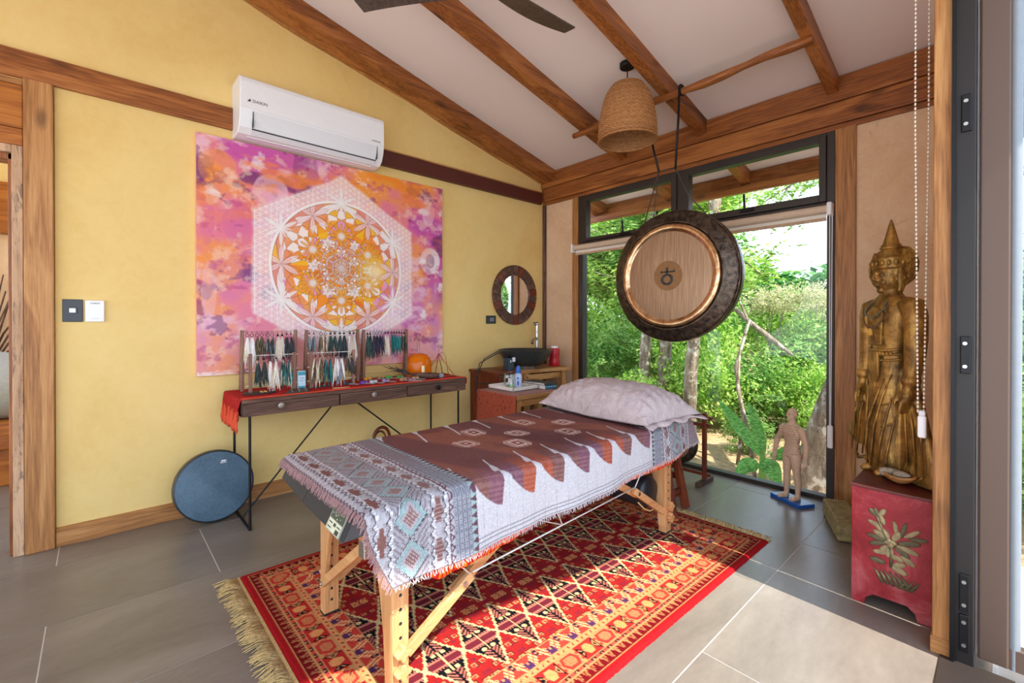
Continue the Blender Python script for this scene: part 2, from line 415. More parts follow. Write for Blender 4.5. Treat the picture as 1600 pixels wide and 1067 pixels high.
# window wall: plaster panels left and right of the window
wb = MB()
wb.box(-3.55, -2.985, YB, YB + 0.15, 0, 2.80); wb.box(-0.66, 0.02, YB, YB + 0.15, 0, 2.80)
wb.box(-2.985, -0.66, YB, YB + 0.15, 2.49, 2.80)
wall_back = struct('wall_back', wb, 'beige')
struct('trim_2', MB().box(-3.40, 0.02, YB - 0.05, YB, 2.64, 2.795), 'beam_x', bevel=0.004)       # upper beam
struct('trim_3', MB().box(-3.40, 0.02, YB - 0.035, YB, 2.498, 2.637), 'beam_x', bevel=0.004)      # lower beam
struct('trim_4', MB().box(-3.40, 0.02, YB - 0.018, YB, 2.462, 2.495), 'beam_x', bevel=0.002)      # thin lath
struct('trim_5', MB().box(-2.985, -2.912, YB - 0.02, YB + 0.12, 0, 2.465), 'teak_z', bevel=0.003)
struct('trim_6', MB().box(-0.765, -0.655, YB - 0.02, YB + 0.12, 0, 2.465), 'teak_z', bevel=0.003)
struct('trim_7', MB().box(-3.40, -3.36, YB - 0.025, YB, 0, 2.465), 'dark_z', bevel=0.003)
struct('baseboard_back', MB().box(-0.655, -0.1, YB - 0.02, YB, 0, 0.10).box(-3.36, -2.985, YB - 0.02, YB, 0, 0.10), 'beam_x', bevel=0.003)
# left wall trims
struct('trim_8', MB().box(XA, XA + 0.03, -1.6, 0.75, 2.448, 2.588), 'beam_y', bevel=0.004)
duct = struct('trim_9', MB().box(XA, XA + 0.045, 1.52, 3.56, 2.462, 2.588), 'maroon', bevel=0.006)
obj('duct_lip', MB().box(XA, XA + 0.05, 1.52, 3.56, 2.582, 2.592), 'teak_y', duct)
bl = MB().prism([(XA, 0), (XA + 0.022, 0), (XA + 0.022, 0.088), (XA + 0.012, 0.10), (XA, 0.10)], 'y', -0.17, 3.60)
struct('baseboard_left', bl, 'teak_y', bevel=0.002)
# doorway: post, jamb, panel over the door
struct('trim_10', MB().box(XA - 0.15, XA + 0.035, -0.283, -0.172, 0, 2.45), 'teak_z', bevel=0.006)
def jambmat():
    g = G('spalted_jamb'); v = g.coord('Object', (9, 9, 1.1)); n1 = g.noise(v, 1.5, 5, 0.6, 1.0)
    c = g.ramp(n1, [(0.3, C(170, 130, 96)), (0.6, C(206, 168, 132))]); st = g.noise(g.coord('Object', (22, 22, 3)), 1.6, 5, 0.7, 2)
    c = g.mix(g.math('MULTIPLY', g.ramp(st, [(0.52, (0, 0, 0, 1)), (0.62, (1, 1, 1, 1))]), 0.65), c, C(84, 74, 66))
    return g.pbr(c, 0.6, 0, None, 0.3)
add('jamb', jambmat())
struct('trim_11', MB().box(XA - 0.15, XA + 0.02, -0.325, -0.285, 0, 2.10).box(XA - 0.15, XA + 0.02, -1.25, -0.325, 2.06, 2.10), 'jamb', bevel=0.003)
struct('trim_12', MB().box(XA - 0.12, XA - 0.01, -0.34, -0.325, 0, 2.06).box(XA - 0.12, XA - 0.01, -1.25, -0.325, 2.03, 2.06), 'beam_z', bevel=0.002)
pan = struct('trim_13', MB().box(XA - 0.15, XA - 0.02, -1.25, -0.285, 2.10, 2.45), 'dark_y')
obj('panel_board', MB().box(XA - 0.02, XA + 0.004, -1.25, -0.286, 2.195, 2.415), 'orange_y', pan, bevel=0.003)
obj('panel_board', MB().box(XA - 0.02, XA + 0.004, -1.25, -0.286, 2.102, 2.192), 'orange_y', pan, bevel=0.003)
obj('panel_board', MB().box(XA - 0.02, XA + 0.002, -1.25, -0.286, 2.418, 2.447), 'teak_y', pan, bevel=0.003)

# ------------------------------------------------------------------ window (fixed pane, two transoms)
Y0, Y1 = YB - 0.012, YB + 0.06
win = struct('window_1')
def rail(x0, x1, z0, z1, y0=Y0, y1=Y1, name='frame_rail'): return obj(name, MB().box(x0, x1, y0, y1, z0, z1), 'alu', win, bevel=0.003)
rail(-2.910, -2.855, 0, 2.484); rail(-0.812, -0.767, 0, 2.484)
rail(-2.855, -0.812, 2.445, 2.484); rail(-2.855, -0.812, 1.955, 2.000); rail(-2.855, -0.812, -0.004, 0.028)
rail(-1.862, -1.812, 2.0, 2.445)
def sash(x0, x1, z0, z1, ix0, ix1, iz0, iz1):
    m = MB(); y0, y1 = Y0 - 0.012, Y1 - 0.01
    m.box(x0, ix0, y0, y1, z0, z1).box(ix1, x1, y0, y1, z0, z1).box(ix0, ix1, y0, y1, z0, iz0).box(ix0, ix1, y0, y1, iz1, z1)
    s = obj('sash', m, 'alu', win, bevel=0.003)
    obj('glass_pane', MB().box(ix0, ix1, Y0 + 0.02, Y0 + 0.026, iz0, iz1), 'glass', s)
    xm = ix0 + (ix1 - ix0) * 0.5
    h = MB().box(xm - 0.05, xm + 0.05, y0 - 0.012, y0, iz0 - 0.034, iz0 - 0.012); h.bar((xm - 0.012, y0 - 0.014, iz0 - 0.02), (xm - 0.016, y0 - 0.02, iz0 + 0.1), 0.016, 0.012)
    obj('window_handle', h, 'black', s, bevel=0.003)
sash(-2.852, -1.864, 2.003, 2.443, -2.807, -1.912, 2.034, 2.397)
sash(-1.810, -0.815, 2.003, 2.443, -1.758, -0.855, 2.054, 2.400)
obj('glass_pane', MB().box(-2.855, -0.812, Y0 + 0.03, Y0 + 0.038, 0.028, 1.955), 'glass', win)
# eave outside: rafters' fascia
struct('trim_14', MB().box(-4.2, 1.0, 4.50, 4.545, 2.43, 2.63), 'beam_x', bevel=0.003)
struct('trim_15', MB().box(-4.2, 1.0, 4.45, 4.50, 2.40, 2.46), 'beam_x')

# ------------------------------------------------------------------ opening on the right: post, dark frame, folded glass leaf
struct('trim_16', MB().box(-0.183, -0.128, 2.255, 2.40, 0.02, 2.62), 'teak_z', bevel=0.004)
struct('trim_17', MB().box(-0.187, -0.126, 2.250, 2.41, 0, 0.06), 'teak_x', bevel=0.003)
wr = MB().box(-0.16, -0.05, 2.41, 3.74, 0, 2.80).prism([(-3.15, 2.56), (2.41, 2.56), (2.41, cz(2.41) - .01), (-3.15, cz(-3.15) - .01)], 'x', -0.16, -0.05)  # gable over the opening is unseen, added to dim the upper yellow wall
struct('wall_right', wr, 'beige')
struct('wall_front_unseen', MB().prism([(-3.55, 2.45), (-0.05, 2.45), (-0.05, cz(-3.1) - .01), (-3.55, cz(-3.1) - .01)], 'y', -3.15, -3.0), 'yellow')  # unseen header wall, added and left open below to shape the light inside
add('jambblack', plain('black_aluminium', C(38, 33, 31), 0.45, 0.3, var=0.08, scale=300))
fr = struct('trim_18', MB().box(-0.128, -0.075, 2.245, 2.33, 0, 2.60), 'jambblack', bevel=0.003)
obj('jamb_lip', MB().box(-0.135, -0.124, 2.228, 2.26, 0.0, 2.60), 'black', fr)
for z in (0.05, 0.19, 1.02, 1.86):
    h = obj('hinge', MB().box(-0.112, -0.085, 2.236, 2.247, z, z + 0.13), 'black', fr, bevel=0.003)
    obj('screw', MB().cyl((-0.1, 2.238, z + 0.025), (-0.1, 2.232, z + 0.025), 0.006).cyl((-0.1, 2.238, z + 0.105), (-0.1, 2.232, z + 0.105), 0.006), 'steel', h)
struct('trim_19', MB().box(-0.16, 0.02, -3.0, 2.26, -0.003, 0.006), 'alu')            # floor track
dl = struct('door_1')
obj('stile', MB().box(-0.068, 0.006, 2.27, 2.325, 0.03, 2.46), 'alu2', dl, bevel=0.006)
obj('edge_profile', MB().tube([(0.016, 2.29, 0.03), (0.016, 2.29, 2.46)], 0.016, 12), plain('grey_profile', C(128, 134, 140), 0.5, 0.2, var=0.03), dl, smooth=60)
obj('stile', MB().box(0.80, 0.88, 2.27, 2.325, 0.03, 2.46), 'alu2', dl, bevel=0.004)
obj('rail', MB().box(0.006, 0.80, 2.275, 2.32, 0.03, 0.10), 'alu2', dl); obj('rail', MB().box(0.006, 0.80, 2.275, 2.32, 2.38, 2.46), 'alu2', dl)
obj('glass_pane', MB().box(0.006, 0.80, 2.294, 2.30, 0.10, 2.38), 'glass', dl)
obj('seal', MB().box(-0.074, -0.070, 2.30, 2.32, 0.03, 2.46), 'white', dl)

# ------------------------------------------------------------------ the room beyond the doorway
struct('wall_far', MB().box(-6.15, -6.0, -2.5, 1.2, 0, 2.0), 'beige')
wf = struct('trim_21', MB().box(-6.0, -5.95, -2.5, 1.2, 1.98, 2.44), 'orange_y')
struct('trim_22', MB().box(-6.15, -6.0, -2.5, 1.2, 2.44, 3.2), 'yellow')
struct('ceiling_far_unseen', MB().box(-6.2, -3.56, -2.0, 1.2, 3.2, 3.28), 'ceiling')  # unseen ceiling, added to keep the sun off the far wall
tag(obj('wooden_bench', MB().box(-5.7, -4.9, -1.8, 0.6, 0.0, 0.27).box(-5.72, -4.86, -1.8, 0.62, 0.27, 0.47), 'orange_y', bevel=0.01), 'polished wooden bench platform seen through the doorway', 'bench')
bb = MB(); bb.ell((-5.25, -0.62, 0.69), (0.36, 0.42, 0.26), 28, 18)
bb.v = [(x, y, max(0.465, z + 0.02 * math.sin(9 * y + 7 * x))) for x, y, z in bb.v]
tag(obj('bean_bag', bb, plain('grey_fabric', C(176, 178, 176), 0.9, var=0.08, scale=60, bump=0.3), smooth=180), 'pale grey bean bag on the bench through the doorway', 'bean bag')
sv = thing('dried_stick_bundle', 'bundle of tall dry brown sticks behind the bean bag', 'sticks', (-5.78, -0.75, 0.47), None)
obj('vase', MB().lathe([(0.08, 0), (0.12, 0.1), (0.10, 0.24), (0.07, 0.3)], 20, (-5.78, -0.75, 0.47)), 'blackpl', sv, smooth=60)
for k in range(26):
    a = rng.uniform(-0.5, 0.62); b = rng.uniform(-0.12, 0.2)
    obj('stick', MB().tube([(-5.78, -0.75 + a * 0.05, 0.72), (-5.78 + b * 0.5, -0.75 + a * 0.45, 1.1), (-5.78 + b, -0.75 + a * 0.85 + rng.uniform(-.03, .03), rng.uniform(1.35, 1.62))], [0.009, 0.008, 0.005], 5), 'dark_z', sv)
# ------------------------------------------------------------------ outdoors
struct('terrace', MB().box(-0.02, 14.0, -6.0, 3.4, -0.10, -0.012), 'terrace')
gm = MB()
def gz(x, y):
    return -0.32 + 0.05 * math.sin(x * 1.7) * math.cos(y * 1.3) + max(0, y - 6) * 0.055 + 0.04 * math.sin(x * 4 + y * 3)
gm.grid(60, 60, lambda u, v: (-16 + 34 * u, 3.78 + 30 * v * v, gz(-16 + 34 * u, 3.78 + 30 * v * v)))
struct('ground', gm, 'dirt', smooth=180)
struct('terrain_far', MB().box(-60, 70, 34, 60, -2, 1.4), 'dirt')
def leafmat(name, a, b, c, trans=0.5):
    g = G(name); geo = g.n('ShaderNodeNewGeometry'); v = g.coord('Object')
    f = g.math('ADD', g.math('MULTIPLY', geo.outputs['Random Per Island'], 0.6), g.math('MULTIPLY', g.noise(v, 2.2, 3), 0.4))
    col = g.ramp(f, [(0.15, a), (0.45, b), (0.8, c)])
    d = g.n('ShaderNodeBsdfDiffuse'); t = g.n('ShaderNodeBsdfTranslucent'); mx = g.n('ShaderNodeMixShader')
    g.L(col, d.inputs[0]); g.L(col, t.inputs[0]); mx.inputs[0].default_value = trans
    g.L(d.outputs[0], mx.inputs[1]); g.L(t.outputs[0], mx.inputs[2]); return g.surf(mx.outputs[0])
add('leaf_bright', leafmat('leaf_bright', C(76, 124, 40), C(148, 192, 74), C(214, 230, 138)))
add('leaf_mid', leafmat('leaf_mid', C(60, 104, 50), C(118, 166, 78), C(190, 216, 132)))
add('leaf_dry', leafmat('leaf_dry', C(150, 148, 104), C(196, 190, 144), C(228, 218, 178)))
add('leaf_deep', leafmat('leaf_deep', C(30, 76, 34), C(62, 118, 52), C(112, 164, 82)))
def bananam():
    g = G('banana_leaf'); w = g.noise(g.coord('Object', (18, 18, 60)), 2, 4, .6); col = g.ramp(w, [(.3, C(58, 118, 52)), (.5, C(104, 166, 84)), (.72, C(172, 214, 138))])
    d = g.n('ShaderNodeBsdfDiffuse'); t = g.n('ShaderNodeBsdfTranslucent'); mx = g.n('ShaderNodeMixShader'); g.L(col, d.inputs[0]); g.L(col, t.inputs[0]); mx.inputs[0].default_value = .4; g.L(d.outputs[0], mx.inputs[1]); g.L(t.outputs[0], mx.inputs[2]); return g.surf(mx.outputs[0])
add('banana', bananam())
def bark():
    g = G('bark'); v = g.coord('Object', (6, 6, 2)); n1 = g.noise(v, 3, 6, 0.7, 0.6); sp = g.noise(g.coord('Object', (3, 3, 3)), 3.5, 4, 0.6)
    c = g.ramp(n1, [(0.3, C(84, 70, 58)), (0.5, C(132, 116, 98)), (0.7, C(176, 160, 140))])
    c = g.mix(g.ramp(sp, [(0.55, (0, 0, 0, 1)), (0.62, (0.8, 0.8, 0.8, 1))]), c, C(206, 198, 184))
    return g.pbr(c, 0.9, 0, g.bump(n1, 0.6, 0.03), 0.1)
add('bark', bark())
def leaves_mesh(name, n, rad, size, mat, seed, shell=0.45, zflat=1.0, pinnate=False):
    """n small folded leaves in a lumpy ellipsoid volume"""
    R = np.random.RandomState(seed)
    d = R.normal(size=(n, 3)); d /= np.linalg.norm(d, axis=1)[:, None]
    lump = 0.75 + 0.35 * np.sin(d[:, 0] * 5 + seed) * np.cos(d[:, 1] * 4 + d[:, 2] * 6)
    r = (shell + (1 - shell) * R.rand(n) ** 0.6) * lump
    P = d * r[:, None] * np.array(rad)[None, :]
    if pinnate:   # groups of leaflets along a common twig
        gct = max(1, n // 14); base = P[:gct]; tw = R.normal(size=(gct, 3)); tw[:, 2] -= 0.6; tw /= np.linalg.norm(tw, axis=1)[:, None]
        idx = np.repeat(np.arange(gct), 14)[:n]; k = np.tile(np.arange(14), gct)[:len(idx)]; n = len(idx)
        side = np.cross(tw, np.array([0.1, 0.2, 1.0])); side /= np.linalg.norm(side, axis=1)[:, None] + 1e-6
        sg = np.where(k % 2 == 0, 1, -1)[:, None]
        P = base[idx] + tw[idx] * (k[:, None] // 2) * size * 0.55
        a = side[idx] * sg * 0.85 + tw[idx] * 0.55 + R.normal(size=(n, 3)) * 0.15
    else:
        a = R.normal(size=(n, 3)); a[:, 2] -= 0.35
    a /= np.linalg.norm(a, axis=1)[:, None]
    b = np.cross(a, R.normal(size=(n, 3)) * 0.6 + np.array([0, 0, 1.0])); b /= np.linalg.norm(b, axis=1)[:, None] + 1e-6
    c = np.cross(a, b); s = size * (0.6 + 0.8 * R.rand(n))[:, None]
    V = np.stack([P, P + a * s * 0.45 + b * s * 0.24 + c * s * 0.06, P + a * s, P + a * s * 0.45 - b * s * 0.24 + c * s * 0.06], 1).reshape(-1, 3)
    me = bpy.data.meshes.new(name); me.vertices.add(len(V)); me.vertices.foreach_set('co', V.astype(np.float32).ravel())
    i = np.arange(n)[:, None] * 4
    q = np.concatenate([i, i + 1, i + 2, i, i + 2, i + 3], 1).reshape(-1).astype(np.int32)
    me.loops.add(len(q)); me.loops.foreach_set('vertex_index', q)
    me.polygons.add(len(q) // 3); me.polygons.foreach_set('loop_start', np.arange(0, len(q), 3, dtype=np.int32))
    me.update(calc_edges=True); me.materials.append(MT[mat]); return me
LM = {k: leaves_mesh('foliage', *a) for k, a in {
    'bush_a': (6500, (1.0, 1.0, 0.9), 0.085, 'leaf_bright', 1, 0.4), 'bush_b': (6500, (1.0, 1.0, 0.95), 0.075, 'leaf_mid', 2, 0.4, 1.0, True),
    'crown_a': (5200, (1.0, 1.0, 0.7), 0.085, 'leaf_mid', 3, 0.25, 1.0, True), 'crown_b': (5200, (1.0, 1.0, 0.75), 0.09, 'leaf_bright', 4, 0.25, 1.0, True),
    'dry': (2600, (1.0, 1.0, 0.8), 0.08, 'leaf_dry', 5, 0.3), 'deep': (4200, (1.0, 1.0, 0.9), 0.12, 'leaf_deep', 6, 0.35),
    'sprig': (170, (1.0, 0.8, 0.6), 0.13, 'leaf_bright', 8, 0.1, 1.0, True)}.items()}
def place_mesh(name, me, parent, loc, sc, rz, kind='stuff'):
    o = bpy.data.objects.new(name, me); COL.objects.link(o); o.parent = parent
    o.location = Vector(loc) - ORG[parent.name]; o.scale = sc if isinstance(sc, tuple) else (sc, sc, sc); o.rotation_euler = (0, 0, rz)
    if kind: o['kind'] = kind
    ORG[o.name] = Vector(loc); return o
def twigs(base, top, n, spread, seed, r=0.012):
    m = MB(); R = random.Random(seed)
    for k in range(n):
        a = R.uniform(0, 2 * PI); t = Vector(top) + Vector((math.cos(a) * spread * R.uniform(.3, 1), math.sin(a) * spread * R.uniform(.3, 1), R.uniform(-.3, .2) * spread))
        mid = Vector(base).lerp(t, 0.5) + Vector((R.uniform(-.1, .1), R.uniform(-.1, .1), 0.08)) * spread
        m.tube([base, mid, t], [r, r * 0.8, r * 0.4], 5)
    return m
def bush(x, y, rx, rz_, kind, label, group=None, zc=None):
    z0 = gz(x, y); zc = z0 + rz_ * 0.8 if zc is None else zc
    t = thing('bush', label, 'bush', (x, y, z0), group)
    obj('stems', twigs((x, y, z0 - 0.05), (x, y, zc), 7, rx * 0.8, int(x * 31 + y * 17)), 'bark', t)
    place_mesh('foliage', LM[kind], t, (x, y, zc), (rx, rx, rz_), (x * 3 + y) % 6.28)
    return t
BG = 'leafy bushes growing behind the big window'
LB = {(-0.6, 6.9): 'bright round bush outside right behind the head of the small figure', (0.1, 5.6): 'small bush outside at the edge of the right window trim', (-1.15, 5.9): 'low bright bush outside between banana plant and leaning trunk', (-0.35, 5.2): 'low bright bush outside to the right of the leaning trunk',
      (-2.9, 6.4): 'bright bush outside between grey trunk and bare stem', (-1.7, 6.9): 'bright leafy bush outside above the banana leaf', (-3.3, 5.4): 'bright low bush outside just above the pillow', (-2.75, 4.9): 'smallest bush outside beside the pillow end', (-2.35, 6.9): 'feathery bush outside below the rim of big gong', (-5.6, 5.6): 'bush outside nearest the beige wall corner'}
for x, y, rx, rz_, kd in [
    (-7.4, 8.6, 1.5, 1.5, 'bush_a'), (-6.4, 7.4, 1.1, 1.2, 'bush_b'), (-5.3, 8.0, 1.2, 1.3, 'bush_a'), (-4.5, 6.6, 0.9, 1.0, 'bush_b'), (-3.7, 7.6, 1.1, 1.2, 'bush_a'),
    (-4.2, 9.8, 1.5, 1.5, 'bush_b'), (-2.3, 9.4, 1.4, 1.15, 'bush_a'), (-2.9, 6.4, 0.75, 0.75, 'bush_a'), (-1.5, 8.0, 1.0, 1.0, 'bush_b'), (-0.4, 9.0, 1.3, 1.1, 'bush_a'),
    (-0.6, 6.9, 0.7, 0.7, 'bush_a'), (0.5, 7.6, 1.0, 1.0, 'bush_b'), (0.1, 5.6, 0.5, 0.5, 'bush_b'), (-5.6, 5.6, 0.8, 0.9, 'bush_a'),
    (-1.15, 5.9, 0.45, 0.5, 'bush_a'), (-0.35, 5.2, 0.4, 0.45, 'bush_a'), (-2.35, 6.9, 0.7, 0.75, 'bush_b'), (-1.7, 6.9, 0.6, 0.6, 'bush_a'), (-3.3, 5.4, 0.5, 0.5, 'bush_a'), (-2.75, 4.9, 0.3, 0.35, 'bush_b')]:
    bush(x, y, rx, rz_, kd, LB.get((x, y), 'green leafy bush in the wood beyond the big window'), BG)
for x, y, rx, rz_, lab in [(-2.75, 8.6, 0.6, 0.5, 'pale dry bush in the distance just right of the big gong'), (-2.05, 8.4, 0.55, 0.5, 'pale dry bush in the distance near the window trim')]:
    bush(x, y, rx, rz_, 'dry', lab, None, 1.55)
for x, y, rx, lab in [(-1.95, 5.5, 0.30, 'small green shrub on bare earth outside window behind small gong stand'), (-1.15, 5.15, 0.26, 'small leafy shrub beside banana plant outside window')]:
    bush(x, y, rx, rx, 'bush_b', lab, None)
def tree(pts, rad, crowns, label, group=None, name='tree'):
    t = thing(name, label, 'tree', tuple(pts[0]), group)
    obj('trunk', MB().tube(pts, rad, 12), 'bark', t, smooth=180)
    m = MB()
    for (c, s, kd) in crowns: m.tube([pts[-2], Vector(pts[-1]).lerp(Vector(c), 0.5), c], [rad[-1] * 0.7, rad[-1] * 0.4, 0.008], 6)
    if crowns: obj('branch', m, 'bark', t, smooth=180)
    for (c, s, kd) in crowns: place_mesh('foliage', LM[kd], t, c, s, rng.uniform(0, 6.28))
    return t
TG = 'trees in the wood behind the big window'
# slim trunks seen under the gong
tree([(-3.55, 5.9, -0.4), (-3.52, 5.9, 0.8), (-3.42, 5.95, 2.2), (-3.5, 6.0, 3.6)], [0.085, 0.075, 0.065, 0.05], [((-3.9, 6.2, 3.2), (1.3, 1.2, 1.0), 'crown_a'), ((-3.4, 6.9, 3.5), (1.1, 1.1, 0.9), 'crown_b')], 'slim pale trunk outside, the first of the close pair under the gong')
tree([(-3.35, 6.05, -0.4), (-3.28, 6.05, 0.9), (-3.2, 6.1, 2.1), (-3.1, 6.2, 3.6)], [0.10, 0.085, 0.075, 0.05], [((-3.3, 6.9, 3.1), (1.1, 1.0, 0.9), 'crown_a')], 'slim spotted trunk outside, the second of the close pair under the gong')
tree([(-2.72, 5.6, -0.4), (-2.70, 5.6, 0.5), (-2.66, 5.65, 1.2), (-2.5, 5.8, 2.4), (-2.4, 5.9, 3.6)], [0.09, 0.08, 0.075, 0.06, 0.04], [((-3.1, 6.3, 2.9), (0.9, 0.8, 0.6), 'crown_b')], 'grey trunk outside the window just behind the pillow end')
# leaning spotted trunk near the mannequin
lt = tree([(-1.08, 4.6, -0.42), (-1.13, 4.60, -0.1), (-1.11, 4.60, 0.12), (-1.02, 4.6, 0.45), (-0.94, 4.6, 0.70), (-0.84, 4.62, 0.95), (-0.64, 4.85, 1.6), (-0.4, 5.4, 2.6)],
     [0.17, 0.13, 0.105, 0.10, 0.095, 0.09, 0.08, 0.06], [], 'leaning spotted tree trunk close outside the window behind the small figure')
obj('paint_ring', MB().tube([(-0.925, 4.6, 0.745), (-0.905, 4.6, 0.795)], [0.0965, 0.096], 14, False), plain('orange_paint', C(214, 132, 92), 0.8), lt, smooth=180)
# big trees behind
for x, y, h, s, kd in [(-8.5, 9.5, 3.4, 2.0, 'crown_a'), (-6.6, 10.5, 3.6, 2.1, 'crown_b'), (-5.2, 8.8, 3.3, 1.7, 'crown_a'), (-6.8, 13.0, 3.4, 1.9, 'crown_b'), (-10.5, 12, 4.0, 2.6, 'crown_b'), (-7.6, 7.6, 3.0, 1.4, 'crown_b')]:
    tree([(x, y, gz(x, y) - 0.1), (x + 0.1, y, h * 0.5), (x, y, h)], [0.14, 0.11, 0.08], [((x, y - 0.2, h - 0.1), (s, s, s * 0.8), kd), ((x + s * 0.6, y + 0.3, h - 0.8), (s * 0.7, s * 0.7, s * 0.6), kd)], 'leafy tree in the wood beyond the big window', TG)
for x, y, h, s in [(-12, 20, 3.6, 3.6), (-8, 19, 3.2, 3.3), (-4.4, 18, 2.6, 2.8), (-1.6, 17, 2.1, 2.6), (1.2, 17, 2.3, 2.8), (4.2, 16, 3.0, 3.0), (-6.0, 15, 2.9, 2.4), (2.6, 13, 2.2, 2.0)]:
    tree([(x, y, gz(x, y) - 0.2), (x, y, h * 0.8), (x, y, h)], [0.2, 0.15, 0.1], [((x, y, h - 0.9), (s, s, s * 0.62), 'deep')], 'dark green tree crown far back over the bushes', 'far trees over the bushes')
# overhanging branches close to the glass, top right and top left
def bough(pts, label, n, seed, kd='sprig', sc=0.5):
    t = thing('leafy_branch', label, 'branch', tuple(pts[0]))
    obj('stem', MB().tube(pts, [0.016, 0.013, 0.009, 0.005][:len(pts)], 6), 'bark', t, smooth=180)
    R = random.Random(seed)
    for k in range(n):
        u = (k + 0.5) / n * (len(pts) - 1); i = int(u); p = Vector(pts[i]).lerp(Vector(pts[i + 1]), u - i)
        p += Vector((R.uniform(-.2, .2), R.uniform(-.2, .2), R.uniform(-.12, .08)))
        place_mesh('leaf_spray', LM[kd], t, p, (sc, sc, sc * 0.6), R.uniform(0, 6.28))
bough([(-0.9, 6.0, 3.5), (-1.3, 6.0, 3.0), (-1.7, 5.9, 2.75), (-2.4, 5.9, 2.4)], 'arching leafy branch outside seen in the wide transom', 8, 3)
bough([(-1.0, 6.4, 3.6), (-1.5, 6.3, 3.2), (-1.8, 6.2, 2.8), (-2.0, 6.1, 2.35)], 'drooping leafy branch outside above sky patch by window trim', 8, 4)
bough([(-4.9, 5.6, 3.2), (-4.4, 5.5, 2.75), (-4.0, 5.4, 2.5), (-3.6, 5.4, 2.4)], 'leafy branch against sky outside the narrow transom', 7, 5)
bough([(-5.0, 5.8, 2.4), (-4.5, 5.6, 2.1), (-4.0, 5.5, 1.9), (-3.6, 5.5, 1.8)], 'leafy branch outside under the blind beside beige wall', 7, 6)
bough([(-2.5, 5.2, 2.1), (-2.1, 5.1, 1.95), (-1.8, 5.0, 1.8), (-1.6, 5.0, 1.6)], 'bright leafy branch outside at the rim of the big gong', 8, 7)
# bare stems
def stem(pts, label): tag(obj('bare_stem', MB().tube(pts, [0.018] * (len(pts) - 1) + [0.006], 6), 'bark', smooth=180), label, 'stem')
stem([(-1.9, 5.0, -0.3), (-1.86, 5.05, 0.2), (-2.0, 5.2, 0.7), (-1.9, 5.3, 1.2), (-2.1, 5.4, 1.6)], 'thin bent bare stem outside window above the small gong stand')
stem([(-1.62, 4.7, -0.35), (-1.72, 4.8, 0.1), (-1.9, 5.0, 0.5), (-1.95, 5.2, 0.9)], 'thin dark bare stem outside in front of the bare earth')
tag(obj('fallen_branch', MB().tube([(-3.2, 6.6, 1.52), (-2.57, 6.6, 1.40), (-2.36, 6.6, 1.2), (-2.08, 6.6, .97), (-1.84, 6.6, .77)], [0.02, 0.03, 0.035, 0.035, 0.02], 8), 'bark', smooth=180), 'grey bare leaning branch far outside to the right below big gong', 'branch')
# banana plant
bp = thing('banana_plant', 'banana plant with broad leaves close outside the window', 'plant', (-1.50, 4.52, -0.35))
def blade(base, mid, tip, w, fold=0.22, n=16):
    m = MB(); base, mid, tip = Vector(base), Vector(mid), Vector(tip); vs_ = []
    for i in range(n + 1):
        t = i / n; p = base * (1 - t) ** 2 + mid * 2 * t * (1 - t) + tip * t * t
        d = ((mid - base) * (1 - t) + (tip - mid) * t).normalized(); sd = d.cross(Vector((0.3, -0.8, 0.55))).normalized(); up = sd.cross(d)
        ww = w * (math.sin(PI * min(1, 0.06 + t * 0.94)) ** 0.6) * (1 - 0.25 * t)
        for k in (-1, -0.5, 0, 0.5, 1): vs_.append(p + sd * ww * k + up * (abs(k) * fold * w + 0.01 * math.sin(t * 40) * abs(k)))
    m.add(vs_, [(5 * i + k, 5 * i + k + 1, 5 * i + k + 6, 5 * i + k + 5) for i in range(n) for k in range(4)]); return m
obj('stem', MB().tube([(-1.50, 4.52, -0.4), (-1.50, 4.52, -0.15), (-1.50, 4.52, 0.04)], [0.035, 0.03, 0.02], 10), MT['leaf_mid'], bp, smooth=180)
for b, m_, tp, w in [((-1.50, 4.50, -0.02), (-1.70, 4.48, 0.22), (-1.87, 4.46, 0.44), 0.062), ((-1.50, 4.54, 0.0), (-1.58, 4.62, 0.22), (-1.70, 4.72, 0.42), 0.055),
                     ((-1.46, 4.46, -0.12), (-1.40, 4.40, 0.0), (-1.31, 4.34, -0.24), 0.085), ((-1.52, 4.46, -0.14), (-1.60, 4.40, -0.04), (-1.66, 4.36, -0.24), 0.075), ((-1.45, 4.6, -0.05), (-1.2, 4.75, 0.10), (-0.95, 4.8, -0.1), 0.08)]:
    obj('leaf', blade(b, m_, tp, w), 'banana', bp, smooth=180)
# greenery out past the folded glass leaf
for x, y, s, kd, lab in [(0.55, 5.0, 0.75, 'bush_a', 'green bush just beyond the folded glass leaf'), (0.9, 7.2, 1.5, 'bush_b', 'tall green bush farther beyond the folded glass leaf')]:
    bush(x, y, s, s * 1.3, kd, lab)
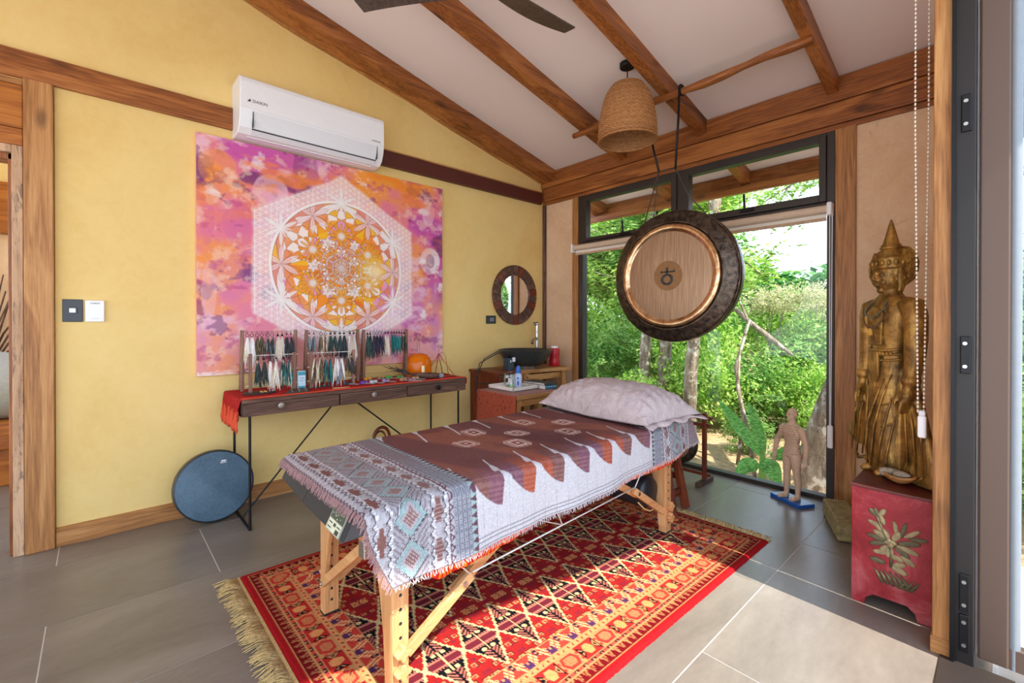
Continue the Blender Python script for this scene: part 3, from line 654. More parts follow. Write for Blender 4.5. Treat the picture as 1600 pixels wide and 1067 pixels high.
# ------------------------------------------------------------------ flat prints (numpy rasters written as vertex colours)
def painting_rgb(Y, Z):
    """Y, Z metres on the wall; mandala centre (1.368, 1.603)"""
    u = (Y - 0.455) / 1.825; v = (Z - 0.86) / 1.52; n = len(Y); y = Y - 1.368; z = Z - 1.603
    OR, PK, MG, PU, PP, WH, YE, RD = c3(252, 158, 62), c3(238, 130, 150), c3(206, 84, 172), c3(120, 52, 112), c3(246, 200, 214), c3(255, 248, 244), c3(255, 190, 50), c3(228, 84, 40)
    a = fbm(u * 5, v * 5, 11, 5); b = fbm(u * 4 + 9, v * 4 + 3, 22, 5); d = fbm(u * 7 + 1, v * 9, 33, 5)
    img = np.tile(OR, (n, 1)); over(img, sstep(0.38, 0.62, a), PK); over(img, sstep(0.50, 0.66, b), MG, 0.85)
    over(img, sstep(0.60, 0.75, d), PP, 0.8)
    over(img, sstep(0.55, 0.0, v) * (0.35 + 0.65 * sstep(0.35, 0.6, b)), c3(226, 166, 214), 0.75)
    over(img, sstep(0.25, 0.0, v) * sstep(0.4, 0.6, a), c3(252, 186, 160), 0.8)
    over(img, sstep(0.62, 0.70, fbm(u * 6 + 5, v * 6 + 8, 44, 5)) * sstep(0.25, 0.5, v + 0.3 * (u < 0.3)), PU, 0.85)
    over(img, sstep(0.68, 0.74, fbm(u * 14 + 5, v * 14 + 2, 45, 4)), PU, 0.6); over(img, sstep(0.66, 0.76, fbm(u * 10 + 2, v * 12 + 2, 46, 5)), WH, 0.7)
    for (cu, cv, ru, rv, col, al) in [(0.235, 0.80, 0.062, 0.085, PP, 0.85), (0.13, 0.64, 0.055, 0.09, MG, 0.75), (0.06, 0.87, 0.06, 0.08, OR, 0.8), (0.155, 0.73, 0.05, 0.06, c3(238, 110, 80), 0.6), (0.03, 0.66, 0.022, 0.12, MG, 0.8), (0.035, 0.35, 0.022, 0.13, PP, 0.8),
                                 (0.47, 0.985, 0.09, 0.10, MG, 0.7), (0.36, 0.93, 0.05, 0.12, PU, 0.5), (0.86, 0.73, 0.05, 0.07, MG, 0.7), (0.93, 0.57, 0.055, 0.075, WH, 0.75), (0.93, 0.57, 0.025, 0.04, PU, 0.6), (0.92, 0.86, 0.035, 0.09, PP, 0.6), (0.12, 0.42, 0.08, 0.10, c3(190, 130, 210), 0.6), (0.955, 0.25, 0.03, 0.2, c3(196, 120, 200), 0.5)]:
        rr = np.sqrt(((u - cu) / ru) ** 2 + ((v - cv) / rv) ** 2); over(img, sstep(1.06, 0.94, rr + .25 * (d - .5)) * np.clip(0.25 + 1.9 * (b - 0.32), 0, 1), col, al)
    over(img, sstep(.56, .70, fbm(u * 26, v * 22, 91, 5)), c3(252, 214, 190), .45); over(img, sstep(.60, .72, fbm(u * 20 + 3, v * 26, 92, 5)), c3(190, 60, 140), .5); over(img, sstep(.55, .7, fbm(u * 6 + 31, v * 16, 93, 5)) * sstep(.5, .9, v), c3(250, 140, 30), .7)
    # pale hexagon with a fine triangular star net
    ang = [math.radians(60 * k) for k in range(3)]
    hexd = np.max([np.abs(y * math.cos(t) + z * math.sin(t)) for t in ang], 0)
    hexd = hexd + .03 * (fbm(u * 9, v * 9, 77) - .5); inside = sstep(0.615, 0.585, hexd)
    over(img, inside * (.35 + .65 * sstep(.62, .38, np.abs(hexd))), c3(236, 176, 206), 0.5); over(img, inside * sstep(0.5, 0.35, fbm(u * 5 + 4, v * 5, 51)), c3(226, 150, 196), 0.4)
    over(img, inside * sstep(0.44, 0.6, fbm(u * 6 + 14, v * 6, 52)), c3(250, 170, 120), 0.45)
    p = 0.040; net = np.zeros(n)
    for t in (0, PI / 3, 2 * PI / 3):
        w = (y * math.cos(t) + z * math.sin(t)) / (p * 0.866); w = np.abs(w - np.round(w)); net = np.maximum(net, sstep(0.13, 0.05, w))
        w = (y * math.cos(t + PI / 2) + z * math.sin(t + PI / 2)) / (p * 0.5); w = np.abs(w - np.round(w)); net = np.maximum(net, 0.55 * sstep(0.2, 0.08, w))
    over(img, inside * net, WH, 0.8)
    # the big disc
    r = np.hypot(y, z); th = np.arctan2(z, y); R = 0.485
    disc = sstep(R + 0.002, R - 0.002, r)
    base = np.tile(c3(250, 150, 40), (n, 1)); over(base, sstep(0.4, 0.62, fbm(u * 8, v * 8, 61)), c3(255, 184, 40)); over(base, sstep(0.56, 0.7, fbm(u * 7 + 3, v * 7, 62)), RD, 0.6)
    over(base, sstep(0.30, R, r), c3(232, 150, 150), 0.75); over(base, sstep(0.14, 0.0, r), c3(255, 214, 150), 0.6)
    # cells cut by circle families
    cnt = np.zeros(n); line = np.zeros(n)
    def circ(cy_, cz_, rad, w=0.0022):
        nonlocal cnt, line
        dd = np.hypot(y - cy_, z - cz_); cnt = cnt + (dd < rad); line = np.maximum(line, sstep(w, w * 0.4, np.abs(dd - rad)))
    for k in range(6):
        t = PI / 2 + k * PI / 3; circ(R * 0.5 * math.cos(t), R * 0.5 * math.sin(t), R * 0.5)
        t2 = k * PI / 3; circ(R * 0.433 * math.cos(t2), R * 0.433 * math.sin(t2), R * 0.433)
        circ(R * 0.866 * math.cos(t2), R * 0.866 * math.sin(t2), R * 0.5); circ(R * math.cos(t), R * math.sin(t), R * 0.5)
        circ(R * 0.25 * math.cos(t), R * 0.25 * math.sin(t), R * 0.25); circ(R * 0.25 * math.cos(t2), R * 0.25 * math.sin(t2), R * 0.25)
        circ(R * 0.66 * math.cos(t), R * 0.66 * math.sin(t), R * 0.25); circ(R * 0.12 * math.cos(t2), R * 0.12 * math.sin(t2), R * 0.12)
    for q in (0.25, 0.433, 0.5, 0.12, 0.06): circ(0, 0, R * q)
    odd = (cnt % 2) > 0.5; h = (np.sin(cnt * 12.9 + np.floor(th / (PI / 6) + 0.5) * 3.7 + np.floor(r * 14) * 1.9) * 43758.5) % 1
    over(base, (odd & (h < 0.42)).astype(float), WH, 0.85); over(base, (odd & (h > 0.42) & (h < 0.62)).astype(float), c3(236, 160, 214), 0.8)
    over(base, ((~odd) & (h > 0.75)).astype(float), c3(255, 196, 30), 0.8)
    over(base, line, c3(150, 70, 40), 0.75)
    for k in range(72):
        t = k * PI / 36
    spk = np.abs(((th / (PI / 18)) % 1) - 0.5); over(base, sstep(0.1, 0.04, spk) * sstep(0.13, 0.05, r), c3(206, 100, 50), 0.5)
    img[:] = img * (1 - disc)[:, None] + base * disc[:, None]
    def star(cy_, cz_, L, w, np_, ph, al, col=WH, outl=0.5, clip=None):
        dy, dz = y - cy_, z - cz_; rr = np.hypot(dy, dz); tt = np.arctan2(dz, dy) - ph
        seg = 2 * PI / np_; tt = (tt + seg / 2) % seg - seg / 2
        al_ = rr * np.cos(tt) / L; pe = np.abs(rr * np.sin(tt)); ww = w * np.clip(4 * al_ * (1 - al_), 0, 1) ** 0.8
        m = (al_ > 0) & (al_ < 1); f = sstep(ww + 0.001, ww - 0.002, pe) * m
        if clip is not None: f = f * clip
        over(img, f, col, al); over(img, sstep(0.003, 0.001, np.abs(pe - ww)) * m * (1 if clip is None else clip) * (ww > 0.004), c3(150, 80, 80), outl)
        over(img, sstep(0.0025, 0.001, pe) * m * (1 if clip is None else clip), c3(150, 80, 90), outl * 0.8)
    for k in range(6):
        t2 = k * PI / 3 + 0.0
        star(R * 0.87 * math.cos(t2), R * 0.87 * math.sin(t2), 0.135, 0.019, 6, PI / 6 + k * PI / 3, 0.66, c3(252, 222, 222), 0.5, disc)
        t = PI / 2 + k * PI / 3
        star(R * 0.5 * math.cos(t), R * 0.5 * math.sin(t), 0.105, 0.010, 12, 0, 0.8, c3(255, 176, 40), 0.5, disc); star(R * 0.5 * math.cos(t), R * 0.5 * math.sin(t), 0.034, 0.0045, 12, PI / 12, 0.9, WH, 0.2, disc)
        star(R * 0.43 * math.cos(t2), R * 0.43 * math.sin(t2), 0.045, 0.012, 6, PI / 6, 0.8, WH, 0.5, disc)
    for rr_, nn, L_, w_ in ((.075, 12, .05, .007), (.125, 12, .05, .009), (.165, 18, .045, .008)):
        for k in range(nn): t = 2 * PI * k / nn; star(rr_ * math.cos(t), rr_ * math.sin(t), L_, w_, 3, t, .55, WH if k % 2 else c3(255, 214, 150), .55)
    star(0, 0, 0.06, 0.005, 12, PI / 12, 0.75, WH, 0.3)
    over(img, disc * sstep(.20, .02, np.hypot((y - .26) * 1.1, z - .0)), c3(255, 226, 110), .45); over(img, disc * sstep(.10, .0, np.hypot((y - .28), z + .01)), WH, .4)
    over(img, sstep(0.010, 0.006, np.abs(r - R - 0.008)), WH, 0.97); over(img, sstep(0.003, 0.001, np.abs(r - R + 0.003)), c3(150, 90, 90), 0.6)
    for k in range(6):
        t = PI / 2 + k * PI / 3; cy_, cz_ = R * 1.01 * math.cos(t), R * 1.01 * math.sin(t)
        star(cy_, cz_, 0.125, 0.0125, 6, PI / 2, 0.80, WH, 0.18); star(cy_, cz_, 0.075, 0.006, 6, PI / 2 + PI / 6, 0.75, WH, 0.05)
        over(img, sstep(0.035, 0.0, np.hypot(y - cy_, z - cz_)), WH, 0.75)
    return img
pt = thing('mandala_painting', 'large pink and orange painting of a white circular star mandala on the yellow wall', 'painting', (XA, 1.3675, 0.86))
nu, nv = 460, 384; uu, vv = np.meshgrid(np.linspace(0, 1, nu), np.linspace(0, 1, nv))
Pp = np.stack([np.full(nu * nv, XA + 0.0305), 0.455 + 1.825 * uu.ravel(), 0.86 + 1.52 * vv.ravel()], 1)
cf = fastgrid('painted_face', Pp, nu, nv, 'canvas', pt); vcolor(cf, painting_rgb(Pp[:, 1], Pp[:, 2]))
obj('stretcher', MB().box(XA + 0.001, XA + 0.030, 0.455, 2.28, 0.86, 2.38), plain('canvas_edge', C(232, 170, 150), 0.8, var=0.1, scale=6), pt)

# ------------------------------------------------------------------ air conditioner
def text_mesh(body, size, extrude=0.0008, align='LEFT'):
    cu = bpy.data.curves.new('lettering', 'FONT'); cu.body = body; cu.size = size; cu.extrude = extrude; cu.align_x = align; cu.align_y = 'CENTER'
    o = bpy.data.objects.new('lettering', cu); COL.objects.link(o); dg = bpy.context.evaluated_depsgraph_get()
    me = bpy.data.meshes.new_from_object(o.evaluated_get(dg)); bpy.data.objects.remove(o); bpy.data.curves.remove(cu)
    m = MB(); m.v = [tuple(v.co) for v in me.vertices]; m.f = [tuple(p.vertices) for p in me.polygons]; bpy.data.meshes.remove(me); return m
ac = thing('air_conditioner', 'long white wall air conditioner above the mandala painting', 'air conditioner', (XA, 1.14, 2.40))
AY0, AY1 = 0.655, 1.622
obj('body', MB().prism([(XA, 2.745), (XA + .19, 2.742), (XA + .215, 2.728), (XA + .225, 2.70), (XA + .225, 2.535), (XA + .214, 2.48), (XA + .19, 2.425), (XA + .15, 2.395), (XA + .08, 2.388), (XA, 2.392)], 'y', AY0, AY1), 'white', ac, bevel=0.006)
fm = MB().prism([(XA + .2265, 2.518), (XA + .2285, 2.522), (XA + .219, 2.470), (XA + .197, 2.420), (XA + .162, 2.393), (XA + .158, 2.397), (XA + .192, 2.424), (XA + .2155, 2.476)], 'y', AY0 + .075, AY1 - .06)
obj('flap', fm, 'white2', ac)
obj('flap_gap', MB().box(XA + .19, XA + .1985, AY0 + .073, AY1 - .058, 2.416, 2.424).box(XA + .2, XA + .2275, AY0 + .072, AY0 + .076, 2.424, 2.52).box(XA + .2, XA + .2275, AY1 - .061, AY1 - .057, 2.424, 2.52), 'shadowgap', ac)
obj('panel_seam', MB().box(XA + .2, XA + .2262, AY0 + .01, AY1 - .01, 2.533, 2.536), 'white2', ac)
def on_wall_text(body, size, x, y, z, mat, parent, name='lettering'):
    m = text_mesh(body, size); m.v = [(x + p[2], y + p[0], z + p[1]) for p in m.v]; return obj(name, m, mat, parent)
on_wall_text('DAIKIN', 0.026, XA + .2255, AY0 + .07, 2.585, 'shadowgap', ac); tri = MB().prism([(AY0 + .040, 2.577), (AY0 + .058, 2.597), (AY0 + .06, 2.577)], 'x', XA + .2255, XA + .2263); obj('logo', tri, 'shadowgap', ac)
on_wall_text('INVERTER', 0.015, XA + .2255, AY1 - .10, 2.553, 'shadowgap', ac)
obj('grille_slot', MB().box(XA + .10, XA + .125, AY0 + .06, AY1 - .06, 2.388, 2.3925), 'white2', ac)

# ------------------------------------------------------------------ switches, outlet, mirror
sw = thing('light_switch', 'square black light switch plate beside the wooden door post', 'switch', (XA, -0.10, 1.26))
obj('plate', MB().box(XA, XA + .009, -.143, -.061, 1.20, 1.322), plain('slate_plate', C(50, 54, 60), 0.4, var=0.05), sw, bevel=0.003); obj('rocker', MB().box(XA + .008, XA + .013, -.116, -.09, 1.25, 1.274), 'white', sw, bevel=0.001)
obj('insert', MB().box(XA + .008, XA + .011, -.118, -.082, 1.246, 1.278), 'blackpl', sw, bevel=0.001)
th_ = thing('wall_remote_holder', 'square white wall thermostat controller next to black switch', 'thermostat', (XA, -0.013, 1.26))
obj('case', MB().box(XA, XA + .018, -.053, .027, 1.20, 1.319), 'white', th_, bevel=0.004); on_wall_text('DAIKIN', 0.012, XA + .018, -.032, 1.302, 'shadowgap', th_)
obj('button', MB().box(XA + .017, XA + .0195, -.03, .004, 1.215, 1.222), 'white2', th_)
ou = thing('wall_outlet', 'small black power outlet below the round mirror', 'outlet', (XA, 2.868, 1.22))
obj('plate', MB().box(XA, XA + .01, 2.806, 2.93, 1.182, 1.262), 'blackpl', ou, bevel=0.003)
obj('socket', MB().box(XA + .009, XA + .013, 2.85, 2.875, 1.205, 1.24).box(XA + .009, XA + .013, 2.88, 2.90, 1.205, 1.24), plain('grey_insert', C(120, 124, 128), 0.4), ou, bevel=0.001)
mi = thing('round_mirror', 'round mirror in a wide frame of dark wood staves in the corner', 'mirror', (XA, 3.185, 1.475))
N = 22
for k in range(N):
    t0, t1 = 2 * PI * k / N + .008, 2 * PI * (k + 1) / N - .008; m = MB(); pts = []
    for s_ in range(4): t = t0 + (t1 - t0) * s_ / 3; pts.append((3.185 + .305 * math.cos(t), 1.475 + .305 * math.sin(t)))
    for s_ in range(4): t = t1 - (t1 - t0) * s_ / 3; pts.append((3.185 + .203 * math.cos(t), 1.475 + .203 * math.sin(t)))
    obj('stave', m.prism(pts, 'x', XA + .004, XA + .026 + .002 * rng.random()), 'dark_x' if k % 4 else 'mahog_x', mi, bevel=0.0015)
gm_ = G('mirror_glass'); add('mirror', gm_.pbr((0.9, 0.9, 0.9, 1), 0.02, 1.0))
Rx = Matrix.Rotation(PI / 2, 3, 'Y')
obj('mirror_glass', MB().lathe([(0.0001, 0), (.205, 0), (.205, .006), (.0001, .006)], 48, (XA + .006, 3.185, 1.475), Rx), 'mirror', mi)
obj('backing', MB().lathe([(0.0001, 0), (.30, 0), (.30, .004), (.0001, .004)], 48, (XA, 3.185, 1.475), Rx), 'dark_x', mi)

# ------------------------------------------------------------------ ceiling fan
fan = thing('ceiling_fan', 'dark brown three-blade ceiling fan at the top of the room', 'fan', (-1.70, 1.337, 2.85))
hx, hy, hz = -1.70, 1.337, 2.84
obj('motor', MB().lathe([(.02, -.05), (.07, -.045), (.10, -.01), (.10, .03), (.06, .06), (.02, .065)], 28, (hx, hy, hz)), 'black', fan, smooth=50)
obj('rod', MB().cyl((hx, hy, hz + .05), (hx, hy, cz(hy) + .01), .014).lathe([(.02, 0), (.055, .03), (.06, .07), (.02, .075)], 20, (hx, hy, cz(hy) - .07)), 'black', fan, smooth=60)
def fanmat():
    g = G('fan_blade'); v = g.coord('Object', (30, 30, 30)); n1 = g.noise(v, 1.5, 4, .6); c = g.ramp(n1, [(.3, C(54, 44, 40)), (.7, C(92, 78, 68))]); return g.pbr(c, .4, 0, g.bump(n1, .15, .004), .5)
add('fanblade', fanmat())
for a in (math.radians(87), math.radians(207), math.radians(-33)):
    m = MB(); n = 18; vs_ = []
    for i in range(n + 1):
        t = i / n; r_ = .09 + .575 * t; w = .075 - .035 * t + .02 * math.sin(PI * t); tw = math.radians(24 - 16 * t); off = .03 * math.sin(PI * t * .9)
        for k, s_ in ((-1, -1), (1, -1), (1, 1), (-1, 1)):
            px_, pz_ = (k * w + off), s_ * .004; vs_.append((r_, px_ * math.cos(tw) - pz_ * math.sin(tw), px_ * math.sin(tw) + pz_ * math.cos(tw) + .02 * t))
    m.add(vs_, [(4 * i + q, 4 * i + 4 + q, 4 * i + 4 + (q + 1) % 4, 4 * i + (q + 1) % 4) for i in range(n) for q in range(4)] + [(0, 1, 2, 3), (4 * n + 3, 4 * n + 2, 4 * n + 1, 4 * n)])
    m.T(Matrix.Translation((hx, hy, hz)) @ Matrix.Rotation(a, 4, 'Z')); obj('blade', m, 'fanblade', fan, smooth=40)

# ------------------------------------------------------------------ wicker pendant
def wickermat():
    g = G('wicker'); v = g.coord('Object', (1, 1, 1), rnd=False); n1 = g.noise(g.coord('Object', (40, 40, 110), False), 1.0, 4, .6)
    w = g.wave(v, 34, .8, 2, 3, 'Z'); f = g.math('ADD', g.math('MULTIPLY', n1, .55), g.math('MULTIPLY', w, .45))  # wave bands darken the colour between woven rows, shade painted in
    c = g.ramp(f, [(.2, C(92, 54, 26)), (.45, C(160, 104, 58)), (.75, C(202, 150, 96))]); return g.pbr(c, .6, 0, g.bump(w, .4, .004), .3)
add('wicker', wickermat())
PX, PY = -1.772, 2.735
pe = thing('wicker_pendant_lamp', 'woven wicker bell pendant lamp hanging in front of the gong rope', 'lamp', (PX, PY, cz(PY)))
prof = [(.190, 2.452), (.196, 2.50), (.191, 2.57), (.180, 2.65), (.162, 2.73), (.138, 2.79), (.104, 2.835), (.06, 2.857), (.02, 2.862)]
def prof_r(t):
    q = t * (len(prof) - 1); i = min(int(q), len(prof) - 2); f = q - i; return prof[i][0] * (1 - f) + prof[i + 1][0] * f, prof[i][1] * (1 - f) + prof[i + 1][1] * f
def wv(u, v):
    r_, z_ = prof_r(v); a = 2 * PI * u; row = math.floor(v * 46); s_ = math.cos(a * 36 + PI * row); bul = abs(math.sin(PI * v * 46))
    r_ = r_ + .0035 * s_ * (0.4 + .6 * bul) + .002 * bul; return (PX + r_ * math.cos(a), PY + r_ * math.sin(a), z_)
so = obj('shade', MB().grid(217, 139, wv), 'wicker', pe, smooth=180); md = so.modifiers.new('thickness', 'SOLIDIFY'); md.thickness = .004
ribs = MB()
for k in range(36): ribs.tube([(PX + (prof_r(t)[0]) * math.cos(2 * PI * (k + .5) / 36), PY + prof_r(t)[0] * math.sin(2 * PI * (k + .5) / 36), prof_r(t)[1]) for t in [i / 12 for i in range(13)]], .0032, 5)
obj('rib_weave', ribs, 'wicker', pe, smooth=180, kind='stuff')
obj('rim', MB().torus((PX, PY, 2.455), .194, .008, 48, 8).torus((PX, PY, 2.47), .195, .005, 48, 6), 'wicker', pe, smooth=180)
obj('cord', MB().cyl((PX, PY, 2.84), (PX, PY, cz(PY)), .004, n=8), 'black', pe)
obj('canopy', MB().lathe([(.05, 0), (.052, .004), (.052, .03), (.02, .034)], 28, (PX, PY, cz(PY) - .032)), 'black', pe, smooth=40)
obj('bulb', MB().ell((PX, PY, 2.70), (.035, .035, .05)).cyl((PX, PY, 2.74), (PX, PY, 2.86), .02), 'white', pe, smooth=60)

# ------------------------------------------------------------------ gong on its pole
R_ = random.Random(4); pts = []
for i in range(15):
    t = i / 14; pts.append((-0.745 - 1.74 * t, 3.02 + .006 * math.sin(9 * t), 2.808 - .012 * t + .010 * math.sin(11 * t) + .006 * R_.uniform(-1, 1)))
tag(obj('wooden_pole', MB().tube(pts, [.026 + .005 * math.sin(i * 1.7) for i in range(15)], 10), 'beam_x', smooth=180), 'rough wooden pole slung under the rafters carrying the gong ropes', 'pole')
rp = MB()
rp.tube([(-1.523, 3.02, 2.84), (-1.523, 2.99, 2.80), (-1.53, 2.99, 2.62), (-1.549, 2.985, 2.262)], .008, 8); rp.tube([(-1.779, 3.02, 2.83), (-1.779, 2.99, 2.78), (-1.72, 2.99, 2.45), (-1.672, 2.985, 2.27)], .008, 8)
rp.torus((-1.523, 3.02, 2.81), .034, .008, 16, 6, Matrix.Rotation(PI / 2, 3, 'Y')); rp.torus((-1.779, 3.02, 2.80), .034, .008, 16, 6, Matrix.Rotation(PI / 2, 3, 'Y'))
tag(obj('black_rope', rp, 'black', smooth=180), 'two black ropes looped over the wooden pole holding up the gong', 'rope')
gc = Vector((-1.573, 2.95, 1.519))
gn = thing('gong', 'big round bronze gong with black rim and round symbol hanging before the window', 'gong', tuple(gc))
Rg = Matrix.Rotation(PI / 2, 3, 'X')   # local +z -> -y (towards the room)
def gmat(name, c1, c2, rough, metal, sc, str_=0.2, aniso=False):
    g = G(name); v = g.coord('Object', sc, rnd=False); n1 = g.noise(v, 1, 5, .6, .4); return g.pbr(g.ramp(n1, [(.3, c1), (.7, c2)]), rough, metal, g.bump(n1, str_, .006), .5)
add('gongface', gmat('brushed_bronze', C(136, 104, 76), C(182, 148, 116), .45, .45, (120, 5, 5), .1))
add('gongring', gmat('polished_bronze', C(150, 104, 66), C(226, 192, 152), .18, .95, (14, 14, 14), .3))
add('gongrim', gmat('hammered_black_bronze', C(34, 28, 25), C(104, 88, 74), .32, .75, (30, 30, 30), .8))
obj('face', MB().lathe([(.0002, .022), (.15, .022), (.30, .020), (.308, .018)], 72, gc, Rg), 'gongface', gn, smooth=60)
obj('bronze_ring', MB().lathe([(.306, .019), (.315, .027), (.332, .033), (.35, .030), (.366, .016)], 72, gc, Rg), 'gongring', gn, smooth=180)
rpr = [(.364, .017), (.375, .010), (.39, .002), (.405, -.005), (.42, -.012), (.44, -.018), (.452, -.028), (.456, -.05), (.454, -.07), (.452, -.09), (.446, -.12)]
mb_ = MB(); n_ = 120; vs_ = []
for i, (r_, dd) in enumerate(rpr):
    for k in range(n_):
        a = 2 * PI * k / n_; q = dd + (.0035 * math.sin(a * 24 + 2 * i) * math.sin(a * 11 + i) if i < 7 else 0); vs_.append(tuple(Rg @ Vector((r_ * math.cos(a), r_ * math.sin(a), q)) + gc))
mb_.add(vs_, [(i * n_ + k, i * n_ + (k + 1) % n_, (i + 1) * n_ + (k + 1) % n_, (i + 1) * n_ + k) for i in range(len(rpr) - 1) for k in range(n_)])
o = obj('rim', mb_, 'gongrim', gn, smooth=180); md = o.modifiers.new('thickness', 'SOLIDIFY'); md.thickness = .004
obj('seam', MB().torus(gc + Vector((0, .03, 0)), .4545, .003, 96, 6, Rg), plain('seam_bronze', C(150, 130, 110), .4, .8), gn, smooth=180)
obj('symbol_disc', MB().lathe([(.0002, .0235), (.103, .0235), (.103, .021)], 48, gc, Rg), plain('symbol_bronze', C(136, 98, 60), .5, .4, var=.1), gn)
sy = MB(); y_ = gc.y - .0255
ring = [(gc.x - .005 + .036 * math.cos(t), y_, gc.z - .026 + .032 * math.sin(t)) for t in [2 * PI * i / 36 for i in range(37)]]
sy.tube(ring, [.006 + .0035 * abs(math.cos(2 * PI * i / 36)) for i in range(37)], 8, False, .35, up=(0, 1, 0))
sy.box(gc.x - .05, gc.x + .048, y_ - .002, y_ + .002, gc.z + .021, gc.z + .031); sy.prism([(gc.x - .053, gc.z + .018), (gc.x - .046, gc.z + .018), (gc.x - .044, gc.z + .036), (gc.x - .051, gc.z + .03)], 'y', y_ - .002, y_ + .002)
sy.prism([(gc.x + .044, gc.z + .021), (gc.x + .052, gc.z + .026), (gc.x + .05, gc.z + .042), (gc.x + .044, gc.z + .031)], 'y', y_ - .002, y_ + .002)
sy.prism([(gc.x - .012, gc.z + .006), (gc.x - .002, gc.z + .006), (gc.x + .004, gc.z + .056), (gc.x - .010, gc.z + .056)], 'y', y_ - .002, y_ + .002)
obj('symbol', sy, 'blackpl', gn)
cd = MB(); pa, pb = (-1.674, 2.985, 2.272), (-1.549, 2.985, 2.264)
cd.tube([pa, pb], .004, 6); cd.tube([pa, (-1.78, 2.99, 1.96), (-1.80, 3.0, 1.905)], .0045, 6); cd.tube([pb, (-1.455, 2.99, 2.06), (-1.33, 3.0, 1.90)], .0045, 6); cd.tube([pa, (-1.76, 3.05, 1.92)], .003, 6)
obj('cord', cd, plain('cord', C(70, 62, 54), .8), gn, smooth=180)

# ------------------------------------------------------------------ roller blind
rb = thing('roller_blind', 'rolled up cream roller blind across the big window under the transoms', 'blind', (-1.86, YB - .05, 1.93))
obj('roll', MB().tube([(-2.94, YB - .045, 1.945), (-.80, YB - .045, 1.945)], .028, 20), plain('blind_fabric', C(214, 190, 164), .8, var=.04, scale=80), rb, smooth=60)
obj('fabric', MB().box(-2.93, -.81, YB - .030, YB - .026, 1.885, 1.945), MT['soffit'], rb); obj('bottom_bar', MB().box(-2.93, -.81, YB - .038, YB - .02, 1.872, 1.893), plain('blind_bar', C(196, 160, 128), .6), rb, bevel=.003)
obj('bracket', MB().box(-.80, -.772, YB - .078, YB, 1.90, 1.985), 'white', rb, bevel=.006); obj('bracket', MB().box(-2.962, -2.94, YB - .078, YB, 1.90, 1.985), 'white', rb, bevel=.006)
ch = MB(); ch.tube([(-.786, YB - .055, 1.94), (-.782, YB - .06, .52)], .003, 6); ch.tube([(-.772, YB - .055, 1.94), (-.776, YB - .06, .52)], .003, 6)
obj('pull_chain', ch, 'white2', rb); obj('chain_weight', MB().box(-.795, -.763, YB - .072, YB - .048, .37, .52), 'white', rb, bevel=.008)
# beaded cord of the blind over the opening
bc = thing('bead_blind_cord', 'long white beaded blind cord loop hanging in front of the statue', 'cord', (-.222, 2.36, .83))
m = MB(); n = 108
for k in range(n):
    t = k / (n - 1); z_ = .86 + (2.62 - .86) * t; w = .011 + .014 * min(1, t * 1.6)
    dx, dy = .69 * w, .75 * w
    for sg in (-1, 1): m.ell((-.222 + sg * dx, 2.335 + sg * dy, z_), (.0036, .0036, .0066), 6, 4)
obj('bead_chain', m, plain('cord_beads', C(236, 226, 208), .5, var=.02), bc, smooth=180, kind='stuff'); obj('cord_weight', MB().cbox((-.2185, 2.338, .80), (.026, .024, .085)), 'white', bc, bevel=.007)
obj('clip', MB().cbox((-.2185, 2.338, .852), (.02, .02, .02)), 'white2', bc, bevel=.004)
